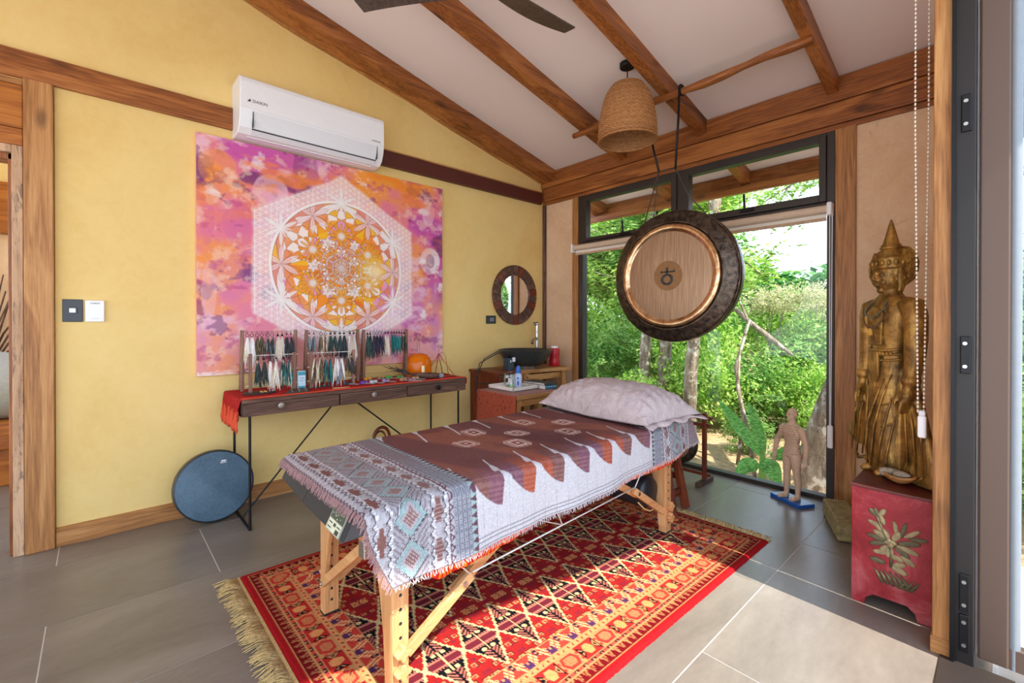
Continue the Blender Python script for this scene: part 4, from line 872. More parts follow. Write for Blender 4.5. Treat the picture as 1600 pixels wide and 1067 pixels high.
# ------------------------------------------------------------------ rug
RC = [(-2.40, 0.485), (-0.905, 0.49), (-0.865, 2.71), (-2.36, 2.685)]   # corners: near left, near right, far right, far left
def rug_pt(a, b):
    p = [(1 - a) * (1 - b), a * (1 - b), a * b, (1 - a) * b]; return sum(p[i] * RC[i][0] for i in range(4)), sum(p[i] * RC[i][1] for i in range(4))
W_, L_ = 1.5, 2.21
def rug_rgb(x, y):
    RED, DRED, TAN, CRM, BLK, PNK, MAR, PUR, ORG = c3(184, 40, 36), c3(120, 18, 24), c3(204, 136, 86), c3(226, 190, 132), c3(22, 19, 24), c3(200, 112, 94), c3(112, 36, 46), c3(84, 46, 84), c3(232, 128, 66)
    n = len(x); dx = np.minimum(x, W_ - x); dy = np.minimum(y, L_ - y); side = dx < dy; d = np.where(side, dx, dy); s = np.where(side, y, x)
    img = np.tile(RED, (n, 1)); fr_ = lambda v, p: (v / p) % 1.0 - 0.5
    def band(a, b): return ((d >= a) & (d < b)).astype(float)
    over(img, band(0, .030), c3(168, 26, 30))
    for q in (.030, .072, .091, .165, .190, .254): over(img, band(q, q + .0045), TAN)
    # teeth
    t = fr_(s, .034); h = (d - .035) / .037; over(img, band(.035, .072), DRED); over(img, band(.035, .072) * (np.abs(t) < .42 * np.clip(h, 0, 1)), TAN, .9)
    over(img, band(.035, .072) * ((np.abs(np.abs(t) - .33 + .25 * h) < .05) | (np.abs(t) < .04)), DRED, .8)
    # dots
    t = fr_(s, .046); over(img, band(.0765, .091), c3(206, 74, 60)); over(img, band(.0765, .091) * (np.abs(t) < .24), c3(70, 24, 34)); over(img, band(.080, .088) * (np.abs(t) < .07), TAN)
    # main border: hexagon cells and bow tie cells
    cell = np.floor(s / .098); t = fr_(s, .098) * .098; e = (d - .130); odd = (cell % 2) == 0; B = band(.0955, .165)
    over(img, B * (~odd), TAN); hexm = (np.abs(e) < .030) & (np.abs(t) + np.abs(e) * .5 < .042)
    over(img, B * (~odd) * hexm, c3(196, 56, 46)); hx2 = (np.abs(e) < .020) & (np.abs(t) + np.abs(e) * .55 < .027); over(img, B * (~odd) * hx2, TAN)
    over(img, B * (~odd) * hx2 * (((np.floor(t / .005) + np.floor(e / .005)) % 2) == 0), c3(206, 76, 58), .8)
    over(img, B * (~odd) * ((np.abs(t) > .040) & (np.abs(np.abs(e) - .016) < .006)), c3(206, 70, 50))
    over(img, B * odd, c3(190, 44, 40)); hx3 = (np.abs(e) < .024) & (np.abs(t) + np.abs(e) * .5 < .024); over(img, B * odd * hx3, ORG); over(img, B * odd * hx3 * (((np.floor(t / .004) + np.floor(e / .006)) % 2) == 0), CRM, .5)
    bt = (np.abs(t) - .024) / .022; bow = (bt > 0) & (bt < 1) & (np.abs(e) < .008 + .024 * bt); bow2 = (bt > .15) & (bt < .82) & (np.abs(e) < .003 + .02 * bt); over(img, B * odd * bow, BLK); over(img, B * odd * bow2, TAN); over(img, B * odd * ((bt > .3) & (bt < .7) & (np.abs(e) < .012 * bt)), BLK)
    # guard band
    t = fr_(s, .052); e = (d - .1795); over(img, band(.1695, .190), c3(228, 146, 92)); over(img, band(.1695, .190) * (np.abs(t * .052 - e * .7) < .003) * (np.abs(e) < .007), c3(66, 40, 50)); over(img, band(.1695, .190) * (np.abs(np.abs(t) - .5) < .08) * (np.abs(e) < .005), c3(196, 60, 50))
    # floral zigzag
    t = fr_(s, .112); e = (d - .2225) / .03; B = band(.1945, .254); over(img, B, c3(206, 62, 50)); zz = np.abs(np.abs(t) * 4 - 1 - e * .8)
    over(img, B * (np.abs(zz - .42) < .34) * ((np.floor((t * .112 + e * .012) / .0045) % 3) < 2), c3(244, 182, 124), .95)
    fl = (np.abs(t) < .13) & (e < .1) ; over(img, B * fl, PUR); over(img, B * (np.hypot(t * .112, (e + .1) * .03) < .0055), TAN); fl2 = (np.abs(np.abs(t) - .5) < .07) & (e > .1); over(img, B * fl2, c3(60, 36, 56)); over(img, B * (np.hypot((np.abs(t) - .5) * .112, (e - .5) * .03) < .004), TAN)
    # field
    F = d >= .2585; q = .0075; X = np.floor(x / q) * q + q / 2; Yq = np.floor(y / (q * .8)) * q * .8 + q * .4
    over(img, F.astype(float), c3(166, 36, 34)); over(img, F * sstep(.45, .7, fbm(x * 6, y * 6, 71)), c3(148, 28, 32), .6)
    xc = np.array([.39, .735, 1.08]); ix = np.argmin(np.abs(x[:, None] - xc[None, :]), 1); fx = X - xc[ix]; fy = ((Yq - .49) / .158) % 1.0 * .158 - .079; rx = x - xc[ix]; ry = ((y - .49) / .158) % 1.0 * .158 - .079
    dm = (np.abs(fx) / .165) ** .9 + np.abs(fy) / .086; dm2 = (np.abs(fx) / .150) ** .9 + np.abs(fy) / .073
    over(img, F * (dm < 1.0), CRM); inn = F & (dm2 < 1.0); over(img, inn.astype(float), BLK)
    over(img, inn * (np.abs(rx) < .013), MAR); over(img, inn * (np.abs(np.abs(rx) - .019) < .0045) , PNK); over(img, inn * (np.abs(np.abs(rx) - .026) < .004) * ((np.floor(ry / .006) % 2) == 0), PNK); over(img, inn * (np.abs(ry) < .0022), CRM, .9)
    over(img, inn * (np.hypot(np.abs(rx) - .047, np.abs(ry) - .020) < .0095), CRM); over(img, inn * (np.abs(rx) > .052) * (np.abs(ry) < .030) * ((np.floor((np.abs(rx) + np.abs(ry) * .9) / .0085) % 2) == 0), PNK, .95)
    over(img, inn * (np.abs(rx) > .06) * (np.abs(np.abs(ry) - .002) < .0022), BLK)
    # small motifs between the lozenges
    out = F & (dm >= 1.0); hx_ = np.abs(rx); yy = np.abs(np.abs(ry) - .079)
    for (mx_, my_, sz, tn) in ((.085, .018, .012, 1), (.125, .045, .010, 1), (.165, .02, .014, 1), (.06, .004, .006, 0), (.135, .006, .010, 0), (.15, .065, .012, 1), (.17, .079, .008, 0)):
        a_, b_ = np.abs(hx_ - mx_), np.abs(yy - my_); mm = np.maximum(a_, b_ * .9)
        if tn: over(img, out * (mm < sz), c3(60, 26, 34), .85); over(img, out * (mm < sz * .78), TAN); over(img, out * (mm < sz * .42), c3(200, 60, 54)); over(img, out * (mm < sz) * (hx_ > mx_ + sz * .2) * (yy > my_), c3(206, 50, 46), .8)
        else: over(img, out * (mm < sz) * (((np.floor(rx / .004) + np.floor(ry / .004)) % 2) == 0), c3(96, 36, 58), .8)
    over(img, out * (np.abs(hx_ - .172) < .018) * (yy < .035) * (((np.floor(rx / .0045) + np.floor(ry / .006)) % 3) == 0), c3(240, 160, 96), .9)
    over(img, np.ones(n), img * np.array([.84, .92, .92]) * (.86 + .28 * nrs.rand(n))[:, None])
    return np.clip(img, 0, 1)
rug = thing('patterned_rug', 'red oriental rug with black lozenges and tan fringes under the massage table', 'rug', (-1.63, 1.6, 0))
nu, nv = 376, 552; aa, bb_ = np.meshgrid(np.linspace(0, 1, nu), np.linspace(0, 1, nv)); aa = aa.ravel(); bb_ = bb_.ravel()
rx_, ry_ = rug_pt(aa, bb_); ed = np.minimum(np.minimum(aa, 1 - aa) * W_, np.minimum(bb_, 1 - bb_) * L_)
rz_ = .011 * sstep(0, .012, ed) + .0005 + .0008 * nrs.rand(len(aa))
ro = fastgrid('pile', np.stack([rx_ + .003 * (nrs.rand(len(aa)) - .5) * (ed < .004), ry_, rz_], 1), nu, nv, 'pile', rug); vcolor(ro, rug_rgb(aa * W_, bb_ * L_))
add('fringe', plain('rug_fringe', C(190, 158, 104), .9, var=.25, scale=90))
def tassels(p0, p1, out, n, ln, seed):
    R = random.Random(seed); m = MB(); p0 = Vector(p0); p1 = Vector(p1); out = Vector(out)
    for k in range(n):
        p = p0.lerp(p1, (k + R.random()) / n); sk = (math.sin(k * .13) * .4 + R.uniform(-.35, .35)); d = (out + (p1 - p0).normalized() * sk).normalized(); l = ln * R.uniform(.75, 1.15); z = .004 + .010 * R.random()
        a, b, c = p + Vector((0, 0, .006)), p + d * l * .5 + Vector((0, 0, z + .006)), p + d * l + (p1 - p0).normalized() * R.uniform(-.012, .012) + Vector((0, 0, .003 + .4 * z))
        m.tube([a, b, c], [.0022, .0028, .0014], 4)
    return m
obj('fringe', tassels((-2.40, .475, 0), (-.905, .48, 0), (0, -1, 0), 520, .085, 1), 'fringe', rug, kind='stuff', smooth=180)
obj('fringe', tassels((-.868, 2.715, 0), (-2.36, 2.69, 0), (0, 1, 0), 420, .06, 2), 'fringe', rug, kind='stuff', smooth=180)
kil = MB(); kil.add([(-2.40, .488, .003), (-.905, .493, .003), (-.905, .465, .003), (-2.40, .46, .003)], [(0, 1, 2, 3)]); kil.add([(-2.36, 2.68, .003), (-.866, 2.705, .003), (-.866, 2.73, .003), (-2.36, 2.705, .003)], [(0, 1, 2, 3)])
o = obj('woven_end', kil, 'fringe', rug); md = o.modifiers.new('thickness', 'SOLIDIFY'); md.thickness = .003

# ------------------------------------------------------------------ massage table
TX0, TX1, TY0, TY1, TZ = -1.935, -1.225, .592, 2.49, .648
mt = thing('massage_table', 'folding wooden massage table with dark upholstered top on the red rug', 'massage table', (-1.58, 1.55, .011))
add('vinyl', plain('dark_vinyl', C(54, 54, 64), .5, var=.12, scale=160, bump=.15))
add('vinyl2', plain('black_vinyl', C(34, 32, 33), .6, var=.12, scale=160, bump=.15))
obj('padded_top', MB().box(TX0, TX1, TY0, TY1, .585, TZ), 'vinyl', mt, bevel=.02, segs=3)
obj('frame_rail', MB().box(TX1 - .05, TX1 - .025, TY0 + .03, TY1 - .03, .50, .585), 'beech_y', mt, bevel=.003); obj('frame_rail', MB().box(TX0 + .025, TX0 + .05, TY0 + .03, TY1 - .03, .50, .585), 'beech_y', mt, bevel=.003)
obj('frame_rail', MB().box(TX0 + .05, TX1 - .05, TY1 - .055, TY1 - .03, .50, .585), 'beech_x', mt, bevel=.003)
def slab(pts, th):
    """plate on the slanted end of the table: pts = (x, z); the face leans out towards its lower edge"""
    m = MB(); n = len(pts); yf = lambda z: .577 - (.648 - z) * .50
    m.add([(x, yf(z), z) for x, z in pts] + [(x, yf(z) + th, z) for x, z in pts], [tuple(range(n)), tuple(range(n, 2 * n))[::-1]] + [((i + 1) % n, i, n + i, n + (i + 1) % n) for i in range(n)]); return m
o = obj('end_panel', slab([(-1.935, .648), (-1.935, .578), (-1.62, .560), (-1.30, .553), (-1.30, .648)], .02), 'vinyl2', mt, bevel=.003)
obj('end_panel', slab([(-1.297, .648), (-1.297, .553), (-1.212, .598), (-1.212, .648)], .02), 'vinyl', mt, bevel=.003)
obj('panel_seam', slab([(-1.668, .647), (-1.672, .566), (-1.668, .566), (-1.664, .647)], -.0015), 'blackpl', o)
lb = obj('control_card', slab([(-1.432, .557), (-1.325, .554), (-1.322, .634), (-1.428, .634)], -.004), plain('card_frame', C(150, 150, 142), .4, .3), mt)
def card(name, a0, a1, b0, b1, mat, t=-.005):
    f = lambda a, b: (-1.432 + .107 * a + .003 * b, .557 - .003 * a + .077 * b); obj(name, slab([f(a0, b0), f(a1, b0), f(a1, b1), f(a0, b1)], t), mat, lb)
add('circuit', plain('circuit_green', C(30, 56, 36), .35, var=.5, scale=240)); add('circuit2', plain('circuit_cream', C(206, 206, 176), .5))
card('screen', .06, .94, .42, .97, 'circuit'); card('strip', .06, .94, .04, .40, 'circuit2')
for q in ((.12, .34, .28, .31), (.12, .34, .12, .15), (.44, .58, .24, .34), (.66, .88, .06, .2), (.66, .88, .28, .31)): card('mark', *q, 'blackpl', -.006)
for k in range(14): a0, b0 = rng.uniform(.1, .8), rng.uniform(.46, .9); card('chip', a0, a0 + rng.uniform(.03, .1), b0, b0 + .025, 'circuit2', -.006)
def leg(x, y, sx, sy):
    """post with height holes; sx: outward side in x, sy: outward end in y"""
    p = obj('leg', MB().box(x - .022, x + .022, y - .030, y + .030, .012, .50), 'beech_z', mt, bevel=.003)
    h = MB()
    for k in range(9): z = .07 + .045 * k; h.cyl((x + sx * .0205, y, z), (x + sx * .0228, y, z), .0055, n=10); h.cyl((x - sx * .0205, y, z), (x - sx * .0228, y, z), .0055, n=10)
    obj('height_holes', h, 'blackpl', p, kind='stuff')
    obj('foot_pad', MB().box(x - .023, x + .023, y - .031, y + .031, .0105, .020), 'blackpl', p)
    for z in (.105, .045):
        k = MB(); pr = []
        for i in range(24): a = 2 * PI * i / 24; r_ = .022 + .006 * math.cos(4 * a); pr.append((y + r_ * math.cos(a), z + .06 + r_ * math.sin(a)))
        k.prism(pr, 'x', x + sx * .023, x + sx * .048); obj('knob', k, 'beech_x', p, bevel=.003)
LX0, LX1, LY0, LY1 = -1.862, -1.298, .705, 2.385
for x, sx in ((LX0, -1), (LX1, 1)):
    for y, sy in ((LY0, -1), (LY1, 1)): leg(x, y, sx, sy)
def arch(y, n_=10):
    m = MB(); xm = (LX0 + LX1) / 2; outer = [(LX0 - .018, .06), (LX0 - .018, .565), (LX1 + .018, .565), (LX1 + .018, .06)]
    inner = []
    for i in range(n_ * 2 + 1):
        t = -1 + i / n_; w = (LX1 - LX0) / 2 - .028; xx = xm - t * w * (1 if abs(t) < 1 else 1); zz = .06 + (.40) * (1 - abs(t) ** 5) ** 1.0 if abs(t) < 1 else .06; inner.append((xx, zz))
    pts = outer + inner
    return m.prism(pts, 'y', y - .009, y + .009)
for y in (LY0 - .022, LY1 - .022):
    for s in (-1, 1):
        xo = LX1 if s > 0 else LX0; m = MB(); pts = [(xo + s * .018, .05), (xo + s * .018, .57), (xo - s * .235, .57), (xo - s * .225, .545), (xo - s * .15, .50), (xo - s * .095, .42), (xo - s * .06, .32), (xo - s * .036, .20), (xo - s * .024, .05)]
        if s < 0: pts = pts[::-1]
        obj('leg_plate', m.prism(pts, 'y', y - .009, y + .009), 'beech_z', mt, bevel=.003)
def brace(a, b, w=.022, h=.036): return obj('brace', MB().bar(a, b, w, h), 'beech_y', mt, bevel=.003)
for x, s in ((LX1, 1), (LX0, -1)):
    brace((x + s * .004, .735, .135), (x + s * .004, 1.0, .290)); brace((x - s * .022, .93, .240), (x - s * .022, 1.56, .555)); brace((x + s * .004, 2.36, .135), (x + s * .004, 2.06, .325)); brace((x - s * .022, 2.12, .285), (x - s * .022, 1.62, .555))
    bo = obj('bolt', MB().cyl((x + s * .014, .965, .272), (x + s * .022, .965, .272), .009, n=10).cyl((x + s * .014, 2.09, .305), (x + s * .022, 2.09, .305), .009, n=10), 'steel', mt)
    obj('block', MB().cbox((x - s * .002, 1.02, .335), (.02, .06, .022)), 'beech_y', mt, bevel=.002)
obj('brace', MB().bar((LX0 + .02, .672, .150), (-1.47, .672, .430), .022, .034), 'beech_x', mt, bevel=.003); obj('brace', MB().bar((LX1 - .02, 2.43, .150), (-1.68, 2.43, .430), .022, .034), 'beech_x', mt, bevel=.003)
cl = MB().box(-1.475, -1.43, .655, .69, .405, .47); obj('metal_clamp', cl, 'steel', mt, bevel=.004); obj('screw', MB().cyl((LX0 + .03, .66, .155), (LX0 + .03, .652, .155), .008, n=10), 'steel', mt)
obj('strut', MB().bar((-1.452, .674, .45), (-1.452, .60, .585), .03, .02), 'beech_z', mt)
add('cable', plain('white_cable', C(226, 222, 216), .5, var=.02))
for x in (LX1 + .012, LX0 - .012):
    cbl = MB()
    cbl.tube([(x, 1.0, .300), (x, 1.49, .322), (x, 2.06, .345)], .0032, 6); cbl.tube([(x, .985, .300), (x, .80, .50)], .0032, 6); cbl.tube([(x, 2.06, .345), (x, 2.20, .50)], .0032, 6); cbl.tube([(x, 1.49, .322), (x, 1.40, .50)], .0028, 6); cbl.tube([(x, 1.49, .322), (x, 1.22, .44)], .0022, 6)
    obj('support_cable', cbl, 'cable', mt, smooth=180)
bol = tag(obj('bolster', MB().lathe([(.02, -.29), (.075, -.287), (.088, -.27), (.088, .27), (.075, .287), (.02, .29)], 28, (-1.60, 2.255, .262), Matrix.Rotation(PI / 2, 3, 'Y')), 'blackpl', smooth=50), 'black padded bolster roll tucked on the braces under massage table', 'bolster')
obj('strap_loop', MB().tube([(-1.305, 2.12, .245), (-1.30, 2.17, .20), (-1.298, 2.22, .175), (-1.297, 2.255, .172), (-1.298, 2.28, .19)], .004, 6), 'fringe', bol, smooth=180)

# ------------------------------------------------------------------ woven blanket
D_ = .215; S_ = D_ + .72 + .05
def hemz(y): return np.interp(y, [.5, .62, 1.0, 1.64, 2.26, 2.46, 2.6], [.425, .432, .437, .45, .488, .522, .54])
def blanket_xyz(y, s):
    """y: 0..1 along, s: arc from the right hem"""
    drop = np.clip(1 - s / D_, 0, 1); yn = .549 + .08 * drop ** 1.5; yf = 2.50 + .05 * drop; Yp = yn + (yf - yn) * y
    zt = .660; r = .022; hz = hemz(Yp); z = zt - (zt - hz) * drop; x = np.full_like(Yp, -1.200)
    over_ = np.clip(s - D_, 0, None); top = s > D_ - r
    x = -1.197 - np.clip(s - (D_ - r), 0, None); z = np.where(top, zt - r + r * np.sqrt(np.clip(1 - np.clip((D_ + r * .6 - s) / (1.6 * r), 0, 1) ** 2, 0, 1)), np.minimum(z, zt - r))
    x = np.where(s < D_ - r, -1.197 + .012 * drop * (1 + np.sin(Yp * 9) * .7 + np.sin(Yp * 23) * .35), x)
    lx = np.clip(s - (D_ + .725), 0, None); x = np.where(lx > 0, np.maximum(x, -1.948), x); z = z - np.clip(lx, 0, None) * .9
    z = z - .010 * sstep(.03, 0, Yp - .549) * (s > D_) - .012 * sstep(-.08, 0, Yp - 2.50)
    z = z + .0035 * np.sin(Yp * 7 + s * 9) * np.cos(s * 11 - Yp * 4) * sstep(D_, D_ + .08, s)
    return x, Yp, z
def blanket_rgb(y, s):
    n = len(y); W = c3(202, 198, 200); GB = c3(140, 150, 160); MV = c3(104, 70, 80); MR = c3(116, 75, 72); RU = c3(148, 92, 74); GR = c3(176, 176, 180); TL = c3(150, 178, 176); BR = c3(122, 72, 62)
    img = np.tile(W, (n, 1)); fr_ = lambda v, p: (v / p) % 1.0 - .5
    # ---- brown field with spikes
    F = (y > .94) & (y < 2.06); g = fbm(y * 3.2 + s * 1.2, s * 3.0, 81); base = np.tile(MR, (n, 1)); over(base, sstep(.35, .65, .5 + .5 * np.sin((y - .9) * 2 * PI / .48 + s * 5)), RU, .75); over(base, sstep(.5, .65, g), c3(92, 58, 58), .6)
    tone = ((y - 1.0) / .163); tk = np.floor(tone) % 3; low = sstep(.36, .16, s)
    for k, col in enumerate((c3(124, 84, 104), c3(176, 86, 58), c3(122, 84, 84))): over(base, low * (tk == k), col, .8)
    over(base, low * ((np.floor(s / .0085 + tone * 1.5) % 2) == 0), c3(214, 170, 160), .14)
    # white sawtooth: for every pitch a spike
    p = .163; yk = 1.058; k = np.floor((y - yk) / p); t = (y - yk - k * p) / p; apex = .255
    bound = .115 + (apex - .115) * np.clip(1 - t, 0, 1) ** 1.55   # lower edge of the next dark tooth
    left = t < .13 * np.clip((s - .115) / (apex - .115), 0, 1)    # far side of tooth k is nearly straight
    white = (s < bound) & ~left | (s < .112)
    tail = (s >= apex - .03) & (s < .37) & (np.abs(y - (yk + np.round((y - yk - .02 - (s - apex) * .34) / p) * p + .02 + (s - apex) * .34)) < .0035 + .010 * np.clip((.30 - s) / .05, 0, 1))
    white = white | tail
    sl = S_ - .05 - s; tl2 = (sl < .20) & (np.abs(y - (1.14 + np.round((y - 1.14 + (sl - .02) * .25) / .185) * .185 - (sl - .02) * .25)) < .0045 + .012 * np.clip((.05 - sl) / .05, 0, 1)); white = white | tl2
    wcol = np.tile(W, (n, 1)); over(wcol, ((np.abs(fr_(y, .0125)) < .11) | (np.abs(fr_(s, .0125)) < .11)).astype(float), c3(196, 192, 200), .55); over(wcol, (np.abs(fr_(y, .0625)) < .02).astype(float), c3(160, 160, 172), .6); over(wcol, ((s < .045) & (np.abs(fr_(s, .015)) < .09)).astype(float), c3(96, 92, 104), .8)
    base = np.where(white[:, None], wcol, base)
    X = -1.197 - (s - D_)
    for (mx, my) in ((-1.71, 1.352), (-1.575, 1.205), (-1.71, 1.69), (-1.56, 1.50), (-1.425, 1.375), (-1.57, 1.85), (-1.42, 1.71)):
        a, b = (X - mx) / .060, (y - my) / .055; q = np.floor(a * 7), np.floor(b * 7); ina = (np.abs(a) < 1) & (np.abs(b) < 1) & (np.abs(a) + np.abs(b) < 1.55)
        m = ina & (((np.abs(np.maximum(np.abs(a) * .9, np.abs(b)) - .5) < .09)) | ((np.abs(a) > .62) & (np.abs(fr_(b, .22)) < .22)) | ((np.abs(b) > .62) & (np.abs(fr_(a, .22)) < .22)) | (np.maximum(np.abs(a), np.abs(b)) < .16))
        over(base, m.astype(float), c3(226, 196, 184), .85)
    img = np.where(F[:, None], base, img)
    # ---- patterned end bands; e = metres from the inner edge of the band towards the hem
    for near in (True, False):
        if near: B = y <= .94; e = (.94 - y) * .93; 
        else: B = y >= 2.06; e = (y - 2.06)
        rgb = np.tile(c3(176, 172, 176), (n, 1)); warm = sstep(.30, .60, s)
        over(rgb, np.ones(n), c3(186, 168, 164), .35 * warm)
        t = fr_(s, .026); over(rgb, ((e < .022) & (np.abs(t) * .052 < .024 - e)).astype(float), MV); over(rgb, ((e < .022) & (np.abs(t) * .052 >= .024 - e)).astype(float), TL, .8)
        b1 = (e >= .022) & (e < .088); over(rgb, b1.astype(float), c3(140, 144, 154)); over(rgb, b1 * (np.abs(fr_(e, .0085)) < .2), c3(104, 96, 106), .75); over(rgb, b1 * (np.abs(fr_(s, .008)) < .2) * (fr_(e, .017) > 0), W, .5); over(rgb, b1 * warm, c3(130, 104, 100), .55)
        b2 = (e >= .088) & (e < .104); zz = np.abs(fr_(s, .03)) * .03; over(rgb, b2 * (np.abs((e - .089) - zz) < .003), MV); over(rgb, b2 * (e > .100), MV)
        def scal(c, w, ph=0):
            v = (e - c) + .0045 * np.sin(2 * PI * (s + ph) / .028); over(rgb, (np.abs(v) < .0018).astype(float), c3(70, 58, 66)); over(rgb, ((v > .002) & (v < .012) & (np.abs(fr_(s, .006)) < .2)).astype(float), c3(110, 96, 104), .6); over(rgb, ((v < -.002) & (v > -.012) & (np.abs(fr_(s, .006)) < .2)).astype(float), c3(240, 238, 240), .7)
        for c in (.118, .162): scal(c, 1)
        b3 = np.abs(e - .140) < .009 + .006 * (np.abs(fr_(s, .11)) < .14); over(rgb, (b3 & (np.abs(fr_(s, .11)) < .30)).astype(float), BR, .9); over(rgb, (b3 & (np.abs(fr_(s, .11)) < .30) & (np.abs(fr_(s, .012)) < .14)).astype(float), W, .35)
        b4 = (e >= .175) & (e < .285); c4 = np.floor(s / .115); ds = fr_(s, .115) * .115; de = e - .23; dd = np.abs(ds) / .058 + np.abs(de) / .055
        over(rgb, b4.astype(float), c3(160, 158, 164)); over(rgb, b4 * (dd < 1), TL, .9); over(rgb, b4 * (dd < 1) * (np.abs(fr_(ds + de, .011)) < .22), c3(130, 140, 146), .7); over(rgb, b4 * (dd < .62), c3(168, 158, 162)); over(rgb, b4 * (dd < .45), BR, .85); over(rgb, b4 * (dd < .45) * (np.abs(fr_(ds - de, .012)) < .16), W, .6); over(rgb, b4 * (np.abs(dd - 1) < .06) * (np.abs(fr_(s + e, .009)) < .3), c3(70, 64, 72)); over(rgb, b4 * (np.abs(dd - 1) < .06) * (np.abs(fr_(s + e, .009)) > .34), W)
        over(rgb, b4 * (dd > 1.06) * (np.abs(fr_(ds * 1.0 - np.abs(de), .018)) < .2), c3(124, 104, 108), .75); over(rgb, b4 * warm, c3(146, 122, 116), .35)
        for c in (.297, .338): scal(c, 1, .012)
        b5 = np.abs(e - .318) < .007 + .006 * (np.abs(fr_(s + .05, .12)) < .14); over(rgb, (b5 & (np.abs(fr_(s + .05, .12)) < .32)).astype(float), BR, .9)
        b6 = (e >= .352) & (e < .376); over(rgb, b6 * (np.abs((e - .362) - .008 * (2 * np.abs(fr_(s, .022)) - .5)) < .003), MV); over(rgb, b6 * (np.abs((e - .372) - .005 * (2 * np.abs(fr_(s, .022)) - .5)) < .002), c3(240, 240, 240))
        b7 = e >= .376; over(rgb, b7 * (fr_(e, .013) < .12), c3(136, 98, 102), .9); over(rgb, b7 * warm, c3(134, 98, 90), .4)
        img = np.where(B[:, None], rgb, img)
    over(img, np.ones(n), img * (.84 + .32 * nrs.rand(n))[:, None]); return np.clip(img, 0, 1)
bk = thing('woven_blanket', 'woven blanket with white sawtooth edge and brown centre spread on the massage table', 'blanket', (-1.55, 1.5, .66))
nu, nv = 300, 560; ss, yy = np.meshgrid(np.linspace(0, S_, nu), np.linspace(0, 1, nv)); ss = ss.ravel(); yy = yy.ravel()
bx, by, bz = blanket_xyz(yy, ss); bo = fastgrid('cloth', np.stack([bx, by, bz], 1), nu, nv, 'weave', bk); vcolor(bo, blanket_rgb(by, ss))
md = bo.modifiers.new('thickness', 'SOLIDIFY'); md.thickness = .004; md.offset = -1
add('threads_pink', plain('threads_mauve', C(150, 114, 112), .9, var=.25, scale=120)); add('threads_pale', plain('threads_pale', C(186, 174, 174), .9, var=.15, scale=120))
def threads(pts, dn, n, ln, seed, r=.0022, sway=.35):
    R = random.Random(seed); m = MB(); k_ = len(pts) - 1
    for k in range(n):
        u = (k + R.random()) / n * k_; i = min(int(u), k_ - 1); p = Vector(pts[i]).lerp(Vector(pts[i + 1]), u - i); d = Vector(dn(u / k_)); tg = (Vector(pts[i + 1]) - Vector(pts[i])).normalized(); l = ln(u / k_) * R.uniform(.7, 1.2); d = (d + tg * R.uniform(-sway, sway)).normalized()
        m.tube([p, p + d * l * .5 + tg * R.uniform(-.004, .004), p + d * l + tg * R.uniform(-.008, .008) + Vector((0, 0, -.004))], [r, r, r * .6], 4, False)
    return m
def bpt(y, s): a = blanket_xyz(np.array([y]), np.array([s])); return (float(a[0][0]), float(a[1][0]), float(a[2][0]))
end = [bpt(0, s) for s in np.linspace(S_ - .02, D_ + .015, 30)]
obj('end_fringe', threads(end, lambda t: (0, -.75, -1), 150, lambda t: .024, 3), 'threads_pink', bk, kind='stuff', smooth=180)
end = [bpt(0, s) for s in np.linspace(D_ + .015, 0, 14)]
obj('end_fringe', threads(end, lambda t: (.12, -.75, -.75), 70, lambda t: .022, 4), 'threads_pink', bk, kind='stuff', smooth=180)
hem = [bpt(y, 0) for y in np.linspace(0, 1, 60)]
obj('hem_fringe', threads(hem, lambda t: (.25, 0, -1), 420, lambda t: .014, 5, .0014), 'threads_pale', bk, kind='stuff', smooth=180)
end = [bpt(1, s) for s in np.linspace(0, D_ + .3, 20)]
obj('end_fringe', threads(end, lambda t: (.1, .5, -.6), 120, lambda t: .03, 6), 'threads_pale', bk, kind='stuff', smooth=180)
# orange-red cloth under the blanket
def batik():
    g = G('orange_batik'); v = g.coord('Object', rnd=False); n1 = g.noise(v, 26, 3, .6, 1.5); w = g.wave(g.coord('Object', (1, 1, 1), False), 16, 9, 2, 2, 'Y')
    return g.pbr(g.mix(g.ramp(w, [(.45, (0, 0, 0, 1)), (.55, (1, 1, 1, 1))]), C(214, 44, 30), g.ramp(n1, [(.4, C(240, 92, 24)), (.6, C(250, 150, 40))])), .8, 0, None, .2)
add('batik', batik()); Yu = np.linspace(.70, 2.50, 120); m = MB(); vs_ = []
for y in Yu:
    ext = np.interp(y, [.70, .80, 1.15, 1.35, 1.7, 1.85, 2.4, 2.5], [.0, .050, .045, .012, .010, .036, .055, .04]); z0 = float(hemz(y)) - ext + .003 * math.sin(y * 60)
    vs_ += [(-1.214 + .01 * math.sin(y * 9), y, z0), (-1.212, y, .62)]
m.add(vs_, [(2 * i, 2 * i + 2, 2 * i + 3, 2 * i + 1) for i in range(119)])
o = obj('under_sheet', m, 'batik', smooth=180); tag(o, 'orange red patterned sheet peeping out below the woven blanket hem', 'sheet'); md = o.modifiers.new('thickness', 'SOLIDIFY'); md.thickness = .002

